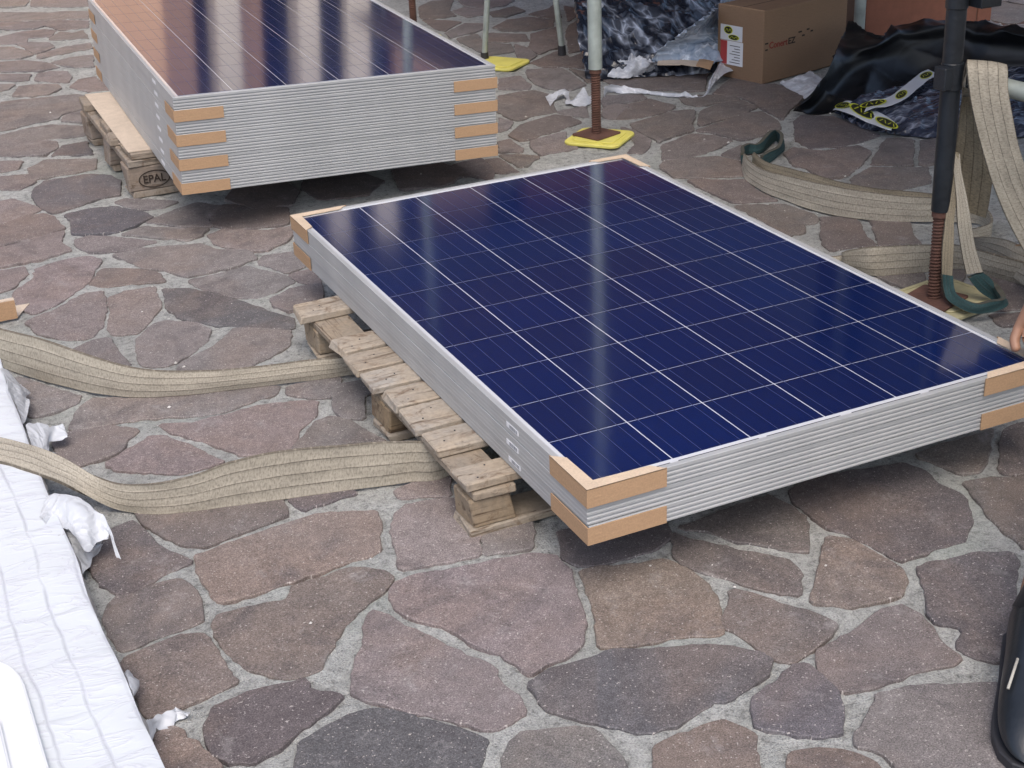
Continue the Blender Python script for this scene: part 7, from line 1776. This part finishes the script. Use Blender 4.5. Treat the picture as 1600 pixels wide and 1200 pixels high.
house = empty('house', (1.0, 8.6, 0), 'peach and cream house front mirrored in the far panel, with an added dark upper part', 'house')
FZ = 9.5
def part(name, mt, x0, x1, y0, y1, z0, z1, bevel=0):
    mb_ = MB(); mb_.box(x0 - 1.0, x1 - 1.0, y0 - 8.6, y1 - 8.6, z0, z1); return mb_.obj(name, mt, house, bevel=bevel)
part('wall', PEACH, -9, 1.20, 8.6, 9.0, 0, 2.95)
part('wall', DUSK, 1.2, 1.42, 8.62, 9.0, 0, 2.95)
part('door', DARKDOOR, 1.42, 1.56, 8.8, 8.9, 0, 2.95)
part('pillar', CREAM, 1.56, 1.74, 8.5, 9.0, 0, 2.95, .01)
part('wall', DUSK, 1.74, 1.94, 8.66, 9.0, 0, 2.95)
part('door', DARKDOOR, 1.94, 2.18, 8.8, 8.9, 0, 2.95)
part('pillar', CREAM, 2.18, 2.34, 8.5, 9.0, 0, 2.95, .01)
part('wall', DARKW, 2.34, 2.56, 8.66, 9.0, 0, 2.95)
part('pillar', CREAM, 2.56, 2.74, 8.5, 9.0, 0, 2.95, .01)
part('door', DARKDOOR, 2.74, 3.0, 8.8, 8.9, 0, 2.95)
part('wall', DUSK, 3.0, 3.6, 8.66, 9.0, 0, 2.95)
part('door', DARKDOOR, 3.6, 3.95, 8.8, 8.9, 0, 2.95)
part('wall', TERRA, 3.95, 9, 8.66, 9.0, 0, 2.95)
part('added_dark_wall', DARKW, -9, 9, 8.45, 9.0, 2.95, FZ)  # unseen upper front, made dark and tall so the near panel mirrors no sky
#part('balcony', DARKW, -9, 9, 7.8, 8.45, 3.22, 3.4)
#part('eave', BROWN, -9.3, 9.3, 7.6, 9.2, FZ, FZ + .2)
for x0 in (-6.5, -3.6): 
    f = part('window', CREAM, x0, x0 + 1.1, 8.56, 8.62, 1.0, 2.5); mb_ = MB(); mb_.box(x0 + .07 - 1, x0 + 1.03 - 1, -.05, -.045, 1.07, 2.43); mb_.obj('pane', DARKDOOR, f)

# ---------------------------------------------------------------- person at the right edge
SKIN = M_plain('skin', (.40, .22, .145), .5, 0, .25, 90, .15); TROUSER = M_plain('dark_work_trousers', (.035, .036, .042), .85, 0, .4, 200, .2)
SHIRT = M_plain('grey_work_shirt', (.12, .13, .15), .85, 0, .3, 200, .2); LEATHER = M_plain('black_worn_leather', (.016, .020, .026), .36, 0, .25, 45, .5)
HAIR = M_plain('dark_hair', (.02, .014, .01), .6, 0, .6, 150, .3); LACE = M_plain('pale_lace', (.45, .43, .38), .7); SOCK = M_plain('brown_sock', (.07, .04, .032), .9)
def skin_mesh(name, J, E, mat, parent=None, sub=2, root=0):
    me = bpy.data.meshes.new(name); me.from_pydata([j[0] for j in J], E, []); o = bpy.data.objects.new(name, me); C.objects.link(o)
    md = o.modifiers.new('skin', 'SKIN'); md.use_smooth_shade = True
    for i, j in enumerate(J):
        r_ = j[1]; me.skin_vertices[0].data[i].radius = (r_, r_) if not isinstance(r_, tuple) else r_
        me.skin_vertices[0].data[i].use_root = (i == root)
    s2 = o.modifiers.new('sub', 'SUBSURF'); s2.levels = s2.render_levels = sub
    dg = bpy.context.evaluated_depsgraph_get(); ev = o.evaluated_get(dg); m2 = bpy.data.meshes.new_from_object(ev)
    bpy.data.objects.remove(o); m2.materials.clear(); m2.materials.append(mat)
    m2.polygons.foreach_set('use_smooth', [True] * len(m2.polygons))
    ob = bpy.data.objects.new(name, m2); C.objects.link(ob)
    if parent: reparent(ob, parent)
    return ob
per = empty('person', (.9, -.6, 0), 'person at the right edge in a black boot, hand gripping the panel corner', 'person')
wr = Vector((.977, .012, .335))
J = [((1.02, -.62, .93), .12), ((1.08, -.50, 1.10), .12), ((1.16, -.34, 1.26), .13), ((1.22, -.22, 1.36), .06), ((1.27, -.12, 1.44), .075), ((1.29, -.07, 1.52), .085),
     ((1.01, -.24, 1.20), .05), ((1.06, -.03, .86), .042), (tuple(wr + Vector((.045, -.004, .20))), .040), (tuple(wr), (.030, .021)), ((.963, .012, .285), (.036, .014)), 
     ((1.36, -.38, 1.28), .05), ((1.44, -.10, 1.02), .042), ((1.30, .05, .82), .028), ((1.27, .08, .76), .03),
     ((.92, -.60, .88), .09), ((.74, -.53, .50), .06), ((.600, -.440, .12), .036), ((.565, -.462, .05), .04),
     ((1.14, -.70, .88), .09), ((1.12, -.86, .48), .06), ((1.18, -.82, .12), .04), ((1.17, -.86, .05), .045)]
E2 = [(0, 1), (1, 2), (2, 3), (3, 4), (4, 5), (2, 6), (6, 7), (7, 8), (8, 9), (9, 10), (2, 11), (11, 12), (12, 13), (13, 14), (0, 15), (15, 16), (16, 17), (17, 18), (0, 19), (19, 20), (20, 21), (21, 22)]
# fingers grip the panel edge: over the frame and down its side
fing = [((.930, -.008), .020, 0), ((.932, -.018), .022, 1), ((.940, -.026), .021, 2), ((.950, -.033), .018, 3)]
for (fx, fy), ln, k in fing:
    b_ = len(J); x0 = .950 + .010 * k; 
    J += [((x0, .008 - .010 * k, .272), .0095), ((x0 - .010, -.016 - .006 * k, .252), .0092), ((x0 - .016, -.034 - .005 * k, .232), .0086), ((x0 - .014, -.038 - .004 * k, .212), .0078)]
    E2 += [(10, b_), (b_, b_ + 1), (b_ + 1, b_ + 2), (b_ + 2, b_ + 3)]
b_ = len(J); J += [((.949, .030, .285), .011), ((.934, .024, .262), .0105), ((.928, .008, .245), .0095)]; E2 += [(9, b_), (b_, b_ + 1), (b_ + 1, b_ + 2)]
skin_mesh('body', J, E2, SKIN, per)
skin_mesh('trousers', [((1.02, -.62, .98), .15), ((1.02, -.62, .90), .15), ((.92, -.60, .84), .115), ((.74, -.53, .50), .082), ((.650, -.455, .24), .060), ((1.14, -.70, .84), .115), ((1.12, -.86, .48), .082), ((1.18, -.83, .20), .062)],
          [(0, 1), (1, 2), (2, 3), (3, 4), (1, 5), (5, 6), (6, 7)], TROUSER, per)
skin_mesh('shirt', [((1.03, -.60, .99), .155), ((1.08, -.50, 1.12), .155), ((1.16, -.34, 1.27), .16), ((1.19, -.28, 1.33), .09), ((1.01, -.24, 1.20), .075), ((1.04, -.12, .99), .062), ((1.36, -.38, 1.28), .075), ((1.42, -.2, 1.12), .062)],
          [(0, 1), (1, 2), (2, 3), (2, 4), (4, 5), (2, 6), (6, 7)], SHIRT, per)
skin_mesh('hair', [((1.30, -.085, 1.56), .088), ((1.315, -.11, 1.53), .088)], [(0, 1)], HAIR, per)
def boot(hx, hy, tx_, ty_, lace=True):
    h_, t_ = Vector((hx, hy, 0)), Vector((tx_, ty_, 0)); d = (t_ - h_).normalized(); s3 = Vector((-d.y, d.x, 0)); L = (t_ - h_).length
    secs = []  # along the boot: half width, top height
    prof = [(-.01, .028, .07, .012), (.03, .036, .10, .0), (.20, .040, .125, 0), (.36, .042, .115, 0), (.52, .047, .100, 0), (.68, .052, .082, 0), (.82, .052, .070, 0), (.93, .043, .056, .002), (1.0, .026, .036, .008), (1.02, .008, .022, .014)]
    mb_ = MB(); n = 20
    for f, hw, ht, zb in prof:
        c0 = h_ + d * (L * f)
        for i in range(n):
            a2 = 2 * math.pi * i / n; cx, cz = math.cos(a2), math.sin(a2)
            cx = math.copysign(abs(cx) ** .75, cx); cz = math.copysign(abs(cz) ** .75, cz)
            zc = (ht + zb + .016) / 2; hz = (ht - zb - .016) / 2
            q = c0 + s3 * (hw * cx * (1 - .12 * max(cz, 0))); mb_.v.append((q.x, q.y, max(.016, zc + hz * cz)))
    for i in range(len(prof) - 1):
        for j in range(n):
            k = (j + 1) % n; mb_.face([i * n + j, i * n + k, (i + 1) * n + k, (i + 1) * n + j][::-1])
    mb_.face(list(range(n))); mb_.face([(len(prof) - 1) * n + i for i in range(n)][::-1])
    o = mb_.obj('boot', LEATHER, smooth=True); o.modifiers.new('s', 'SUBSURF').render_levels = 2; reparent(o, per)
    sole = MB(); P = []
    for f, hw, ht, zb in prof: P.append(h_ + d * (L * f) + s3 * (hw + .004))
    for f, hw, ht, zb in prof[::-1]: P.append(h_ + d * (L * f) - s3 * (hw + .004))
    sole.prism([(p.x, p.y) for p in P][::-1], .002, .02); reparent(sole.obj('sole', RUBBER, bevel=.002), o)
    sh_ = MB(); sh_.tube(h_ + d * (L * .16) + Vector((0, 0, .085)), h_ + d * (L * -.04) + s3 * .045 + Vector((0, 0, .165)), .038, .040, n=24); q = sh_.obj('shaft', LEATHER, smooth=True); reparent(q, o)
    for i in range(0):
        c0 = h_ + d * (L * (.40 + .09 * i)); z = .128 - .014 * i
        l_ = MB(); l_.tube(c0 - s3 * .022 + Vector((0, 0, z - .006)), c0 + s3 * .022 + d * .008 + Vector((0, 0, z - .006)), .0022, n=8); reparent(l_.obj('lace', LACE, smooth=True), o)
    if lace:
        c0 = h_ + d * (L * .56); l_ = MB(); l_.tube(c0 - s3 * .028 + Vector((0, 0, .098)), c0 - s3 * .040 + d * .05 + Vector((0, 0, .078)), .0022, n=8); reparent(l_.obj('lace_end', LACE, smooth=True), o)
boot(.546, -.466, .326, -.708)
boot(1.16, -.80, 1.02, -1.08, False)

# ---------------------------------------------------------------- grit and chips on the paving
gr = MB(); rg = random.Random(11)
for _ in range(420):
    x, y = rg.uniform(-.9, 3.0), rg.uniform(-.9, 4.2); s2 = rg.uniform(.0008, .0028) * (1 + rg.random() ** 8 * 2.2)
    k = len(gr.v); z = .0025
    for q in ((1, 0, 0), (0, 1, 0), (-1, 0, 0), (0, -1, 0), (0, 0, .8), (0, 0, -.6)): gr.v.append((x + q[0] * s2 * rg.uniform(.6, 1.3), y + q[1] * s2 * rg.uniform(.6, 1.3), z + s2 * .5 + q[2] * s2))
    for i in range(4): gr.face([k + i, k + (i + 1) % 4, k + 4]); gr.face([k + (i + 1) % 4, k + i, k + 5])
GRIT = M_plain('pale_grit', (.58, .56, .53), .8, var=.4)
tag(gr.obj('grit', GRIT), 'pale grit and mortar crumbs scattered over the paving', 'grit', kind='stuff')
